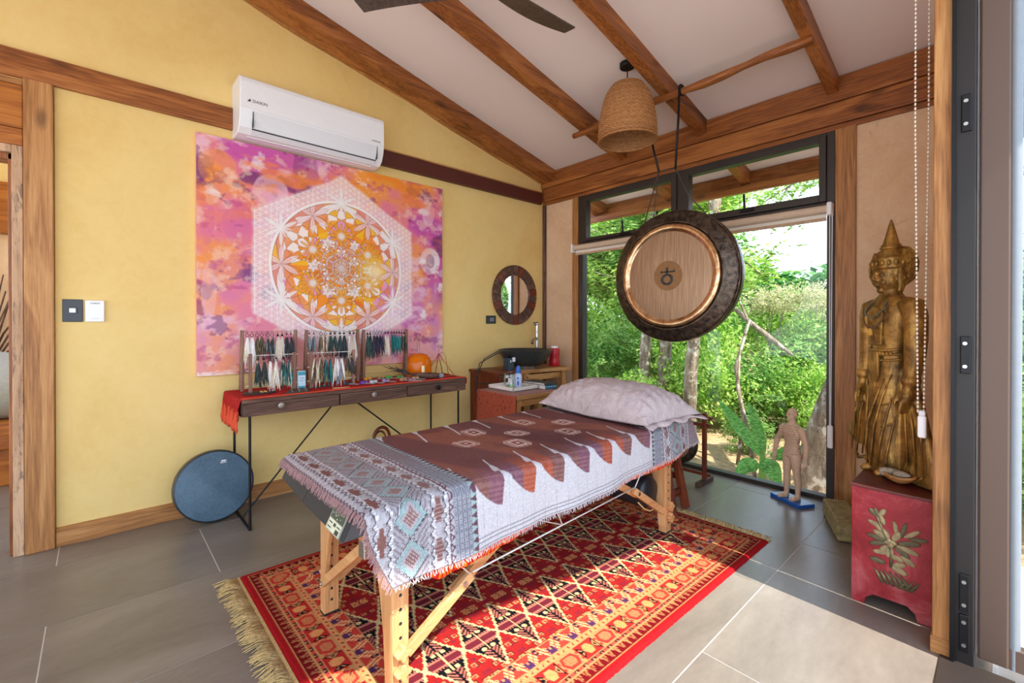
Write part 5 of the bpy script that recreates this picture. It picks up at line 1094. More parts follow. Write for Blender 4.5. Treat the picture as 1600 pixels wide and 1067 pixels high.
# ------------------------------------------------------------------ pillow
pl = thing('pillow', 'pale mauve crumpled pillow at the far end of the massage table', 'pillow', (-1.55, 2.25, .665))
A_, B_, C_, E_ = np.array([-1.95, 2.03]), np.array([-1.16, 1.96]), np.array([-1.12, 2.46]), np.array([-1.955, 2.54])
def pillow_mesh(nu, nv, top):
    m = MB(); vs_ = []
    for j in range(nv):
        for i in range(nu):
            u, v = i / (nu - 1) * 2 - 1, j / (nv - 1) * 2 - 1
            a, b = (u + 1) / 2, (v + 1) / 2; pin = 1 - .10 * (1 - u * u) * abs(v) ** 2 * 0 ; P = A_ * (1 - a) * (1 - b) + B_ * a * (1 - b) + C_ * a * b + E_ * (1 - a) * b; c = (A_ + B_ + C_ + E_) / 4
            sq = 1 - .085 * ((1 - u ** 4) * abs(v) ** 6 + (1 - v ** 4) * abs(u) ** 6); P = c + (P - c) * sq
            h = (max(0, 1 - abs(u) ** 2.8) ** .48) * (max(0, 1 - abs(v) ** 2.4) ** .52)
            ed_ = min(1, (1 - abs(u)) * 6) * min(1, (1 - abs(v)) * 6)
            wr = .0035 * math.sin(14 * u + 5 * v + 3 * math.sin(5 * v)) * math.sin(7 * v + 4 * u) + .0022 * math.sin(31 * u * (0.5 + abs(u)) + 11 * v) + .0015 * math.sin(40 * v + 9 * u) * (abs(v) > .5)
            wr += .010 * (abs(u) ** 4) * math.sin(24 * v + 6 * u)
            base_z = .667 + .030 * (1 - h) * (.5 + .5 * abs(u)); z = base_z + (.195 * h + wr * ed_ if top else -.004 * h); vs_.append((P[0], P[1], z))
    f = [(j * nu + i, j * nu + i + 1, (j + 1) * nu + i + 1, (j + 1) * nu + i) for j in range(nv - 1) for i in range(nu - 1)]
    m.add(vs_, f if top else [q[::-1] for q in f]); return m
def linen():
    g = G('pillow_linen'); v = g.coord('Object', rnd=False); n1 = g.noise(v, 9, 6, .65, 2.0); n2 = g.noise(v, 300, 2, .5); return g.pbr(g.ramp(n1, [(.3, C(180, 162, 162)), (.7, C(206, 190, 188))]), .9, 0, g.bump(g.math('ADD', n1, g.math('MULTIPLY', n2, .15)), .55, .025), .15)
add('linen', linen()); m = pillow_mesh(90, 60, True); m2 = pillow_mesh(90, 60, False); m.add(m2.v, m2.f); obj('pillowcase', m, 'linen', pl, smooth=180)
fl = MB(); n = 40; vs_ = []
for i in range(n + 1):
    b = i / n; P = B_ * (1 - b) + C_ * b; c = (A_ + B_ + C_ + E_) / 4; q = c + (P - c) * (1 - .085 * (1 - (2 * b - 1) ** 4)); w = .03 + .008 * math.sin(b * 21); vs_ += [(q[0] - .01, q[1], .697 + .004 * math.sin(b * 25)), (q[0] + w, q[1] + .004 * math.sin(b * 30), .682 + .008 * math.sin(b * 17))]
fl.add(vs_, [(2 * i, 2 * i + 1, 2 * i + 3, 2 * i + 2) for i in range(n)]); o = obj('flange', fl, 'linen', pl, smooth=180); md = o.modifiers.new('thickness', 'SOLIDIFY'); md.thickness = .004
# ------------------------------------------------------------------ console table
KX0, KX1, KY0, KY1, KZ0, KZ1 = -3.36, -2.88, .60, 2.175, .66, .758
ct = thing('console_table', 'narrow weathered wooden console table with three drawers on thin black metal legs', 'table', (-3.12, 1.39, 0))
obj('top_board', MB().box(KX0, KX1, KY0, KY1, KZ1 - .022, KZ1), 'dark_y', ct, bevel=.003)
obj('carcass', MB().box(KX0, KX1 - .022, KY0, KY0 + .02, KZ0, KZ1 - .022).box(KX0, KX1 - .022, KY1 - .02, KY1, KZ0, KZ1 - .022).box(KX0, KX0 + .02, KY0, KY1, KZ0, KZ1 - .022).box(KX0, KX1 - .022, KY0, KY1, KZ0, KZ0 + .012), 'dark_y', ct, bevel=.002)
ys = [KY0, 1.158, 1.648, KY1]
add('knobmetal', plain('pewter', C(150, 140, 130), .45, .7, var=.2, scale=90))
for k in range(3):
    d = obj('drawer', MB().box(KX1 - .022, KX1, ys[k] + .003, ys[k + 1] - .003, KZ0, KZ1 - .024), 'dark_y', ct, bevel=.004)
    yk = (.80, 1.385, 1.90)[k]; Ry = Matrix.Rotation(PI / 2, 3, 'Y')
    obj('knob', MB().lathe([(.006, 0), (.006, .012), (.017, .014), (.018, .026), (.012, .029), (.002, .029)], 18, (KX1, yk, .708), Ry), 'knobmetal' if k < 2 else 'black', d, smooth=40)
for y in (.645, 2.115):
    f = MB(); r_ = .0075; f.tube([(-2.905, y, .66), (-2.905, y, r_)], r_, 8).tube([(-2.905, y, r_), (-3.30, y, r_)], r_, 8).tube([(-3.30, y, r_), (-3.30, y, .66)], r_, 8)
    obj('leg_frame', f, 'black', ct, smooth=60)
obj('brace', MB().tube([(-3.10, .645, .014), (-3.10, 1.22, .66)], .0055, 8), 'black', ct, smooth=60); obj('brace', MB().tube([(-3.10, 2.115, .014), (-3.10, 1.33, .66)], .0055, 8), 'black', ct, smooth=60)
def runnerm():
    g = G('red_runner'); v = g.coord('Object', rnd=False); n1 = g.noise(v, 130, 3, .6); return g.pbr(g.ramp(n1, [(.3, C(140, 22, 26)), (.7, C(190, 44, 40))]), .9, 0, g.bump(n1, .4, .003), .15)
add('runner', runnerm()); add('runner_edge', plain('runner_orange', C(216, 78, 44), .9, var=.2, scale=100))
ru = thing('red_runner', 'red cloth runner with orange fringe over the console table', 'cloth', (-3.12, 1.38, KZ1 + .001))
prof_ = [(KY0 - .018, KZ1 - .125), (KY0 - .014, KZ1 - .05), (KY0 - .008, KZ1 - .004), (KY0 + .004, KZ1 + .003), (1.2, KZ1 + .004), (KY1 + .002, KZ1 + .003), (KY1 + .012, KZ1 - .01), (KY1 + .016, KZ1 - .05)]
vs_ = []; nx_ = 24
for (y, z) in prof_:
    for i in range(nx_):
        x = KX0 + .03 + (KX1 - KX0 - .035) * i / (nx_ - 1); vs_.append((x, y + (.008 * math.sin(i * 1.3) if z < KZ1 - .03 else 0), z))
m = MB().add(vs_, [(j * nx_ + i, j * nx_ + i + 1, (j + 1) * nx_ + i + 1, (j + 1) * nx_ + i) for j in range(len(prof_) - 1) for i in range(nx_ - 1)])
o = obj('cloth', m, 'runner', ru, smooth=50); md = o.modifiers.new('thickness', 'SOLIDIFY'); md.thickness = .003
obj('edge_band', MB().box(KX1 - .03, KX1 - .006, KY0, KY1 + .002, KZ1 + .003, KZ1 + .0065), 'runner_edge', ru)
R = random.Random(3); m = MB()
for k in range(90):
    x = KX0 + .03 + (KX1 - KX0 - .035) * R.random(); l = R.uniform(.03, .07); m.tube([(x, KY0 - .018, KZ1 - .115 + R.uniform(0, .06)), (x + R.uniform(-.008, .008), KY0 - .024, KZ1 - .125 - l * .5), (x + R.uniform(-.012, .012), KY0 - .02, KZ1 - .125 - l)], [.003, .0035, .0015], 4)
obj('fringe', m, 'runner_edge', ru, kind='stuff', smooth=180)
KT = KZ1 + .0045
# ------------------------------------------------------------------ earring racks
def rack(x, y0, y1, h, label, pins=6, back=True):
    t = thing('earring_rack', label, 'rack', (x, (y0 + y1) / 2, KT), 'wooden earring racks on the console table')
    for y in (y0, y1): obj('post', MB().box(x - .009, x + .009, y - .0095, y + .0095, KT, KT + h), 'rackwood_z', t, bevel=.0015)
    if back:
        for y in (y0, y1): obj('back_post', MB().bar((x - .055, y, KT + .006), (x - .012, y, KT + h - .02), .016, .014), 'rackwood_z', t, bevel=.0015)
    for k in range(pins):
        z = KT + h - .012 - k * (h - .06) / max(1, pins - 1); obj('wire', MB().tube([(x, y0 - .022, z), (x, y1 + .022, z)], .0012 if back else .0022, 5), 'steel' if back else 'cable', t)
    return t
rack(-3.215, .672, .990, .385, 'tall wooden earring rack nearest the cloth fringe end of console'); rack(-3.215, 1.062, 1.427, .383, 'tall wooden earring rack in the middle of the console'); rack(-3.215, 1.473, 1.832, .380, 'tall wooden earring rack beside the orange glass dome')
rack(-3.075, .686, .938, .243, 'short wooden earring rack before the rack nearest cloth fringe', 3, False); rack(-3.075, 1.043, 1.331, .243, 'short wooden earring rack before the middle tall rack', 3, False)
FC = {'white': (C(236, 232, 228), C(214, 206, 204)), 'brown': (C(44, 38, 32), C(136, 112, 80)), 'black': (C(16, 17, 19), C(70, 74, 74)), 'teal': (C(20, 90, 94), C(34, 140, 140)), 'green': (C(18, 26, 26), C(60, 96, 88)), 'grey': (C(150, 158, 164), C(90, 100, 110)), 'purple': (C(28, 26, 38), C(70, 64, 90)), 'cream': (C(226, 214, 192), C(200, 184, 158))}
for k, (a, b) in FC.items():
    g = G('feather_' + k); n1 = g.noise(g.coord('Object', (60, 60, 12)), 3, 3, .6); add('feather_' + k, g.pbr(g.ramp(n1, [(.35, a), (.65, b)]), .7, 0, None, .3))
def feather(m, p, ln, w, ang, yaw, curl):
    n = 5; vs_ = []
    for i in range(n + 1):
        t = i / n; ww = w * math.sin(PI * (.06 + .92 * t)) ** .7 * (1 - .3 * t); c = Vector((curl * t * t, math.sin(ang) * ln * t, -math.cos(ang) * ln * t)); s_ = Vector((math.sin(yaw), math.cos(yaw) * math.cos(ang), math.cos(yaw) * math.sin(ang))) * ww
        q = Vector(p) + c; vs_ += [q - s_, q + Vector((.0015, 0, 0)), q + s_]
    m.add(vs_, [(3 * i + a, 3 * i + a + 1, 3 * i + a + 4, 3 * i + a + 3) for i in range(n) for a in (0, 1)])
def earrings(x, y, z, ln, cols, style, label, seed, gap=.026):
    R = random.Random(seed); t = thing('feather_earrings', label, 'earrings', (x, y, z), 'pairs of feather earrings on the racks')
    for sg in (-1, 1):
        yy = y + sg * gap / 2; hk = MB().tube([(x - .004, yy, z + .001), (x + .006, yy, z + .004), (x + .008, yy, z - .012)], .0009, 5)
        if style == 'ring': hk.torus((x + .008, yy, z - .022), .010, .0016, 16, 5, Matrix.Rotation(PI / 2, 3, 'Y'))
        elif style == 'drop': hk.ell((x + .008, yy, z - .018), (.003, .005, .007), 8, 6)
        elif style == 'tri': hk.prism([(yy, z - .010), (yy + .009, z - .032), (yy - .009, z - .032)], 'x', x + .007, x + .009)
        else: hk.torus((x + .008, yy, z - .019), .007, .0022, 12, 5, Matrix.Rotation(PI / 2, 3, 'Y')).ell((x + .008, yy, z - .02), (.003, .004, .004), 8, 6)
        obj('hook', hk, 'black', t, smooth=180)
        for ci, c in enumerate(cols):
            m = MB()
            for k in range(7 if ci == 0 else 5): feather(m, (x + .009 + .002 * k + .001 * ci, yy + R.uniform(-.006, .006), z - .034 - R.uniform(0, .02)), ln * R.uniform(.62, 1.0), R.uniform(.005, .0085), R.uniform(-.17, .17), R.uniform(-.5, .5), R.uniform(-.004, .012))
            obj('feathers', m, 'feather_' + c, t, smooth=180, kind='stuff')
zt = KT + .375
for i, (y, ln, c, s_, w) in enumerate([(.712, .20, ('white', 'cream'), 'ring', 'white feather earrings with ring'), (.768, .14, ('brown', 'green'), 'ring', 'brown feather earrings'), (.830, .15, ('black', 'grey'), 'ring', 'black and grey feather earrings'), (.890, .17, ('cream', 'white'), 'tri', 'cream feather earrings with triangle charm'), (.945, .17, ('black', 'purple'), 'drop', 'black and violet feather earrings with two studs')]):
    earrings(-3.215, y, zt, ln, c, s_, w + ' on the tall rack nearest the cloth fringe', 10 + i)
for i, (y, ln, c, s_, w) in enumerate([(1.092, .13, ('grey', 'green'), 'drop', 'grey feather earrings'), (1.172, .16, ('brown', 'cream'), 'ring', 'brown and cream feather earrings with large rings'), (1.238, .15, ('green', 'black'), 'disc', 'dark green feather earrings with disc'), (1.305, .18, ('green', 'black', 'purple'), 'disc', 'green and black long feather earrings'), (1.378, .20, ('cream', 'white'), 'disc', 'cream white feather earrings with beads')]):
    earrings(-3.215, y, zt, ln, c, s_, w + ' on the middle tall rack', 30 + i, .03)
for i, (y, ln, c, s_, w) in enumerate([(1.510, .19, ('green', 'black'), 'tri', 'dark green feather earrings with triangle charm'), (1.562, .17, ('purple', 'black'), 'ring', 'violet black feather earrings with ring'), (1.608, .15, ('purple',), 'ring', 'violet feather earrings with ring'), (1.655, .17, ('cream', 'white'), 'disc', 'cream feather earrings'), (1.708, .16, ('teal', 'green'), 'disc', 'teal and dark feather earrings'), (1.752, .16, ('teal',), 'disc', 'bright teal feather earrings'), (1.795, .15, ('black', 'brown'), 'tri', 'black brown feather earrings with triangle')]):
    earrings(-3.215, y, zt - .002, ln, c, s_, w + ' on the tall rack by the orange dome', 50 + i, .022)
zt = KT + .228
for i, (y, ln, c, s_, w) in enumerate([(.742, .17, ('black', 'green'), 'disc', 'black feather earrings'), (.812, .19, ('white', 'cream'), 'drop', 'long white feather earrings'), (.885, .17, ('green', 'teal', 'cream'), 'drop', 'green teal feather earrings')]):
    earrings(-3.075, y, zt, ln, c, s_, w + ' on the short rack nearest the cloth fringe', 70 + i, .034)
for i, (y, ln, c, s_, w) in enumerate([(1.085, .19, ('brown', 'cream'), 'drop', 'brown cream feather earrings'), (1.150, .19, ('teal', 'black'), 'drop', 'teal black feather earrings'), (1.222, .20, ('white', 'grey'), 'disc', 'long white feather earrings'), (1.300, .12, ('black', 'brown'), 'drop', 'small dark feather earrings')]):
    earrings(-3.075, y, zt, ln, c, s_, w + ' on the short rack before the middle rack', 80 + i, .03)
# ------------------------------------------------------------------ small things on the console
add('slate', plain('dark_slate', C(64, 56, 52), .7, var=.15, scale=60)); add('gold', plain('gold_metal', C(226, 176, 110), .3, .9, var=.1))
t = thing('display_slate', 'dark oval slate tray with gold earrings on the fringe end of console', 'tray', (-3.06, .73, KT)); o = obj('tray', MB().lathe([(.001, 0), (.075, 0), (.08, .006), (.074, .009), (.001, .007)], 28), 'slate', t, local=True, smooth=40); o.scale = (.8, 1.2, 1)
for y, lab in ((.735, 'gold shell earring lying on the oval slate tray by the black feathers'), (.755, 'gold shell earring on the oval slate tray, the one farther from the fringe')):
    tag(obj('shell_earring', MB().ell((-3.03, y, KT + .014), (.012, .009, .007), 10, 6).ell((-3.018, y + .006, KT + .012), (.006, .005, .005), 8, 5), 'gold', smooth=180), lab, 'earring')
tag(obj('silver_stud', MB().ell((-3.05, .805, KT + .0125), (.008, .008, .004), 12, 6), 'steel', smooth=180), 'small silver stud at the end of the oval slate tray', 'earring')
t = thing('pin_board', 'dark slanted slate board with three gold hair pins on red runner', 'board', (-2.98, .93, KT)); obj('board', MB().prism([(-2.93, .845), (-2.92, .975), (-3.08, 1.04), (-3.07, .91)], 'z', KT, KT + .008), 'slate', t, bevel=.001)
for k in range(3): y = .885 + .042 * k; obj('hair_pin', MB().tube([(-2.935, y, KT + .0095), (-3.06, y + .03, KT + .0095)], .0022, 6), 'gold', t)
t = thing('blue_card_box', 'small pale blue upright card box between the racks', 'box', (-3.09, .985, KT)); add('paleblue', plain('pale_blue_card', C(196, 220, 232), .6, var=.03)); add('tealprint', plain('teal_print', C(60, 150, 170), .6, var=.1)); add('greyprint', plain('grey_print', C(130, 140, 150), .6))
obj('carton', MB().box(-3.10, -3.075, .962, 1.010, KT, KT + .118), 'paleblue', t, bevel=.002); obj('label_band', MB().box(-3.076, -3.0742, .964, 1.008, KT + .09, KT + .114).box(-3.076, -3.0742, .964, 1.008, KT + .004, KT + .02), 'tealprint', t, kind='stuff'); obj('label_lines', MB().box(-3.076, -3.0742, .975, .998, KT + .07, KT + .074).box(-3.076, -3.0742, .97, 1.002, KT + .055, KT + .058), 'greyprint', t, kind='stuff')
t = thing('display_slate', 'small dark slate with two bead earrings before the middle racks', 'tray', (-3.10, 1.11, KT)); obj('tray', MB().prism([(-3.13, 1.04), (-3.06, 1.05), (-3.065, 1.17), (-3.12, 1.16)], 'z', KT, KT + .007), 'slate', t, bevel=.001)
for y in (1.085, 1.135): obj('bead', MB().ell((-3.09, y, KT + .0105), (.009, .009, .004), 10, 5), 'gold', t, smooth=180)
tag(obj('wooden_comb', MB().prism([(-2.93, 1.13), (-2.915, 1.20), (-2.93, 1.245), (-2.94, 1.2), (-2.945, 1.14)], 'z', KT + .002, KT + .008), 'beech_y', bevel=.001), 'thin pale wooden comb at the front edge of the red runner', 'comb')
cliplist = [((-3.06, 1.294), C(44, 46, 48), 'black'), ((-3.02, 1.39), C(110, 66, 170), 'purple'), ((-3.01, 1.455), C(206, 210, 212), 'silver white'), ((-3.01, 1.55), C(150, 132, 176), 'lavender'), ((-3.20, 1.50), C(240, 166, 34), 'yellow'), ((-3.19, 1.60), C(170, 134, 92), 'tan brown'), ((-3.18, 1.665), C(58, 178, 78), 'bright green, nearer the racks'), ((-3.15, 1.745), C(80, 170, 70), 'bright green, nearer the dome'), ((-2.99, 1.68), C(190, 136, 92), 'tan wooden'), ((-3.0, 1.79), C(200, 160, 110), 'pale wooden'), ((-2.93, 1.72), C(150, 120, 130), 'greyish pink')]
for k, ((x, y), c, nm) in enumerate(cliplist):
    t = thing('hair_clip', nm + ' topped hair clip lying on the red runner', 'hair clip', (x, y, KT), 'hair clips lying on the red runner', )
    mm = plain('clip_colour', c, .45, var=.15, scale=120)
    obj('bow', MB().box(x - .022, x + .004, y - .026, y - .002, KT, KT + .022).box(x - .018, x + .004, y + .002, y + .026, KT, KT + .020), mm, t, bevel=.004)
    obj('prong', MB().bar((x, y - .006, KT + .006), (x + .052, y + .048, KT + .004), .009, .005), 'knobmetal', t, bevel=.001); obj('prong', MB().bar((x, y + .008, KT + .008), (x + .045, y + .058, KT + .005), .007, .005), 'knobmetal', t, bevel=.001)
t = thing('sage_bundle', 'dark dried herb bundle with grey tip and feathery tail on runner', 'herb bundle', (-3.02, 1.90, KT))
obj('bundle', MB().tube([(-3.09, 1.80, KT + .026), (-3.03, 1.86, KT + .024), (-2.98, 1.92, KT + .022), (-2.945, 1.965, KT + .022)], [.016, .024, .024, .018], 10), 'dark_y', t, smooth=180); obj('tip', MB().ell((-2.935, 1.975, KT + .022), (.024, .022, .02), 12, 8), plain('ash_grey', C(128, 132, 140), .8, var=.2, scale=80), t, smooth=180)
m = MB()
for k in range(16): m.tube([(-3.08, 1.81, KT + .028), (-3.16 + rng.uniform(-.03, .03), 1.74 + rng.uniform(-.03, .03), KT + .045 + rng.uniform(0, .03)), (-3.22 + rng.uniform(-.05, .05), 1.68 + rng.uniform(-.05, .05), KT + .07 + rng.uniform(-.02, .045))], [.003, .003, .001], 4)
obj('tail', m, 'slate', t, smooth=180, kind='stuff')
t = thing('singing_bowl_dome', 'orange glass dome with tall clear handle at end of console', 'glass dome', (-3.22, 1.945, KT))
add('amberbowl', G('amber_solid').pbr(C(250, 140, 10), .1, 0, None, .6)); MT['amberbowl'].node_tree.nodes  # tinted bowl body
mxm = G('amber_bowl'); tr = mxm.n('ShaderNodeBsdfTransparent'); tr.inputs[0].default_value = C(255, 170, 40); pr = mxm.n('ShaderNodeBsdfPrincipled'); pr.inputs['Base Color'].default_value = C(246, 140, 16); pr.inputs['Roughness'].default_value = .12; mx = mxm.n('ShaderNodeMixShader'); mx.inputs[0].default_value = .55; mxm.L(tr.outputs[0], mx.inputs[1]); mxm.L(pr.outputs[0], mx.inputs[2]); add('amberbowl', mxm.surf(mx.outputs[0]))
obj('dome', MB().lathe([(.104, 0), (.106, .06), (.104, .11), (.092, .145), (.068, .168), (.035, .180), (.001, .183)], 32, (-3.22, 1.945, KT)), 'amberbowl', t, smooth=60)
obj('handle', MB().lathe([(.013, .18), (.013, .315), (.009, .32), (.001, .32)], 16, (-3.22, 1.945, KT)), 'clear', t, smooth=60)
tag(obj('glass_wand', MB().lathe([(.001, 0), (.013, .001), (.014, .04), (.013, .092), (.001, .094)], 14, (-3.085, 1.905, KT)), plain('frosted_glass', C(246, 226, 170), .25, var=.04), smooth=60), 'short pale frosted glass rod standing before the orange dome', 'glass rod')
t = thing('copper_pyramid', 'thin copper wire pyramid frame with crystal at right end of console', 'pyramid', (-3.13, 2.06, KT))
b_ = [(-3.03, 1.985), (-3.00, 2.145), (-3.20, 2.165), (-3.22, 2.02)]; ap = (-3.12, 2.075, KT + .175); m = MB()
for k in range(4): a = (*b_[k], KT + .004); c = (*b_[(k + 1) % 4], KT + .004); m.tube([a, c], .003, 6).tube([a, ap], .003, 6)
obj('frame', m, 'brass', t, smooth=180); obj('crystal', MB().cyl((-3.12, 2.075, KT + .17), (-3.12, 2.075, KT + .245), .006, .005, 6), 'clear', t); m = MB()
m.tube([ap, (-3.08, 2.03, KT + .14), (-3.09, 2.02, KT + .005)], .0025, 5).tube([ap, (-3.10, 2.10, KT + .19), (-3.09, 2.12, KT + .16), (-3.06, 2.13, KT + .005)], .0025, 5); obj('wire', m, 'brass', t, smooth=180)

# ------------------------------------------------------------------ drum on the floor and the round wooden handle
dr = thing('frame_drum', 'round blue-grey frame drum with black rim leaning on the wall', 'drum', (-3.20, .52, .2), None)
Rd = Matrix.Rotation(math.radians(80), 3, 'Y')   # local +z faces +x, tilted upward
Rd = Matrix.Rotation(math.radians(81), 3, 'Y'); dc = Vector((-3.195, .520, .214))
def drumskin():
    g = G('drum_skin'); v = g.coord('Object', rnd=False); n1 = g.noise(v, 90, 4, .6); n2 = g.noise(v, 4, 4, .6); f = g.math('ADD', g.math('MULTIPLY', n1, .4), g.math('MULTIPLY', n2, .6)); return g.pbr(g.ramp(f, [(.35, C(62, 84, 100)), (.65, C(92, 116, 132))]), .6, 0, g.bump(n1, .2, .003), .3)
add('drumskin', drumskin())
obj('skin', MB().lathe([(.001, .026), (.19, .026), (.199, .022)], 56, dc, Rd), 'drumskin', dr, smooth=40); obj('rim', MB().lathe([(.199, .0225), (.207, .018), (.208, -.045), (.20, -.047), (.198, .02)], 56, dc, Rd), 'blackpl', dr, smooth=40)
lm = MB().prism([(-.016, .008), (-.010, .001), (.012, .001), (.016, .010), (.008, .005), (.004, .012), (0, .005), (-.006, .012), (-.009, .005)], 'z', .0262, .0270); lm2 = text_mesh('REMO', .0125, .0004, 'CENTER'); lm2.v = [(p[0], p[1] - .006, p[2] + .0266) for p in lm2.v]; lm.add(lm2.v, lm2.f)
# logo plane: local x -> +y world, local y -> up along the skin
ux = Vector((0, 1, 0)); uz = Rd @ Vector((0, 0, 1)); uy = uz.cross(ux); lo = dc + uy * .135 + ux * .045
lm.v = [tuple(lo + ux * p[0] + uy * p[1] + uz * p[2]) for p in lm.v]; obj('logo', lm, 'white', dr)
bs = thing('round_wooden_handle', 'bent brown wooden hoop handle on the floor by the wall behind the table', 'basket', (-3.24, 1.63, 0))
hp = [(-3.24, 1.63 + .066 * math.cos(a), .30 + .085 * math.sin(a)) for a in [PI * i / 14 for i in range(15)]]
obj('handle', MB().tube([(-3.24, 1.70, .2)] + hp + [(-3.24, 1.56, .2)], .012, 8), 'mahog_z', bs, smooth=180); obj('inner_hoop', MB().tube([(p[0] - .03, 1.63 + (p[1] - 1.63) * .75, .28 + (p[2] - .30) * .8) for p in hp], .008, 8), 'beam_z', bs, smooth=180)
obj('basket_body', MB().lathe([(.10, 0), (.13, .06), (.14, .15), (.13, .22), (.115, .222), (.12, .15), (.001, .03)], 28, (-3.24, 1.63, .0)), 'wicker', bs, smooth=60)

# ------------------------------------------------------------------ basin corner
ss_ = thing('basin_stool', 'light wooden slab stool carrying the black basin in the corner', 'stool', (-3.13, 3.13, 0))
obj('slab_top', MB().prism([(-3.37, 2.86), (-2.955, 2.865), (-2.925, 3.15), (-2.875, 3.46), (-3.37, 3.50)], 'z', .725, .76), 'teak_y', ss_, bevel=.005)
for x, y in ((-2.97, 2.92), (-2.94, 3.40), (-3.33, 2.92), (-3.33, 3.42)): obj('leg', MB().bar((x - .01, y + (.01 if y > 3 else -.01), 0), (x, y, .725), .045, .055), 'teak_z', ss_, bevel=.003)
obj('apron', MB().box(-2.985, -2.945, 2.92, 3.40, .655, .712), 'teak_y', ss_, bevel=.003); obj('apron', MB().box(-3.33, -2.97, 2.895, 2.935, .655, .712), 'teak_x', ss_, bevel=.003); obj('stretcher', MB().box(-2.97, -2.94, 2.92, 3.40, .25, .29), 'teak_y', ss_, bevel=.003)
obj('dowel_plug', MB().cyl((-2.948, 2.925, .69), (-2.943, 2.925, .69), .008, n=10), 'blackpl', ss_)
cb = thing('dark_side_cabinet', 'dark reddish wooden box cabinet at the wall under the adapter', 'cabinet', (-3.2, 2.72, 0)); obj('body', MB().box(-3.38, -3.0, 2.60, 2.845, 0, .735), 'mahog_z', cb, bevel=.004); obj('top', MB().box(-3.39, -2.99, 2.59, 2.85, .735, .757), 'mahog_y', cb, bevel=.003); o = obj('door', MB().box(-3.0, -2.985, 2.615, 2.83, .04, .72), 'mahog_z', cb, bevel=.003); obj('knob', MB().ell((-2.975, 2.80, .60), (.012, .012, .012), 10, 8), 'white2', o, smooth=180)
def stone():
    g = G('black_granite'); v = g.coord('Object', rnd=False); n1 = g.noise(v, 120, 4, .7); return g.pbr(g.ramp(n1, [(.35, C(28, 29, 30)), (.6, C(58, 58, 58)), (.75, C(104, 102, 100))]), .35, 0, None, .5)
add('granite', stone()); SKC = (-3.11, 3.06)
sk = thing('vessel_basin', 'black granite vessel basin on the corner stool', 'basin', (*SKC, .76)); obj('bowl', MB().lathe([(.001, .022), (.12, .022), (.16, .03), (.205, .075), (.245, .135), (.262, .172), (.252, .176), (.235, .14), (.19, .08), (.12, .045), (.001, .04)], 48, (*SKC, .76)), 'granite', sk, smooth=40); obj('ring', MB().lathe([(.085, 0), (.10, 0), (.105, .024), (.085, .024)], 32, (*SKC, .76), close=True), 'steel', sk, smooth=40)
fa = thing('tall_faucet', 'tall chrome bamboo-jointed faucet behind the black basin', 'faucet', (-3.26, 3.37, .76)); fx, fy = -3.26, 3.375
pr = [(.03, 0), (.03, .008), (.019, .012)]
for k in range(5): z = .02 + k * .082; pr += [(.0185, z), (.0185, z + .066), (.0225, z + .070), (.0225, z + .076), (.0185, z + .080)]
pr += [(.019, .43), (.012, .44), (.001, .44)]
obj('column', MB().lathe(pr, 20, (fx, fy, .76)), 'steel', fa, smooth=40); obj('spout', MB().tube([(fx, fy, 1.03), (fx + .05, fy - .10, 1.02), (fx + .065, fy - .135, .985)], [.016, .015, .014], 12), 'steel', fa, smooth=60); obj('lever', MB().tube([(fx, fy, 1.17), (fx + .02, fy - .055, 1.175), (fx + .03, fy - .075, 1.20)], [.013, .008, .007], 8), 'steel', fa, smooth=60)
rd = thing('red_canister', 'red plastic canister with white lid beside the basin', 'canister', (-3.04, 3.40, .76)); add('redpl', plain('red_plastic', C(190, 20, 36), .35, var=.06)); obj('can', MB().lathe([(.001, 0), (.048, 0), (.052, .006), (.052, .05), (.047, .08), (.052, .11), (.052, .165), (.046, .178), (.001, .178)], 28, (-3.04, 3.40, .76)), 'redpl', rd, smooth=40); obj('lid', MB().lathe([(.034, .178), (.036, .18), (.036, .196), (.03, .20), (.001, .20)], 24, (-3.04, 3.40, .76)), 'white', rd, smooth=40)
ad = thing('power_adapter', 'dark power adapter box with white tag beside the basin', 'adapter', (-3.06, 2.80, .757)); add('navy', plain('navy_plastic', C(44, 60, 76), .4, var=.1)); obj('box', MB().box(-3.10, -3.03, 2.77, 2.84, .757, .87), 'navy', ad, bevel=.004); obj('tag', MB().box(-3.03, -3.026, 2.815, 2.85, .835, .875), 'white', ad); obj('indicator', MB().box(-3.03, -3.027, 2.79, 2.80, .83, .85), 'white', ad)
cbm = MB().tube([(-3.06, 2.80, .87), (-3.07, 2.79, .92), (-3.12, 2.74, .94), (-3.2, 2.62, .86), (-3.22, 2.545, .70), (-3.20, 2.53, .55), (-3.12, 2.56, .48)], .005, 6).tube([(-3.06, 2.82, .87), (-3.09, 2.81, .925), (-3.16, 2.75, .91), (-3.24, 2.60, .82), (-3.22, 2.54, .64), (-3.05, 2.60, .655)], .005, 6).tube([(-3.04, 2.81, .757), (-3.02, 2.84, .72), (-2.975, 2.845, .68), (-2.965, 2.80, .66)], .004, 6)
tag(obj('power_cables', cbm, 'blackpl', smooth=180), 'looped black cables of the power adapter against the yellow wall', 'cable')
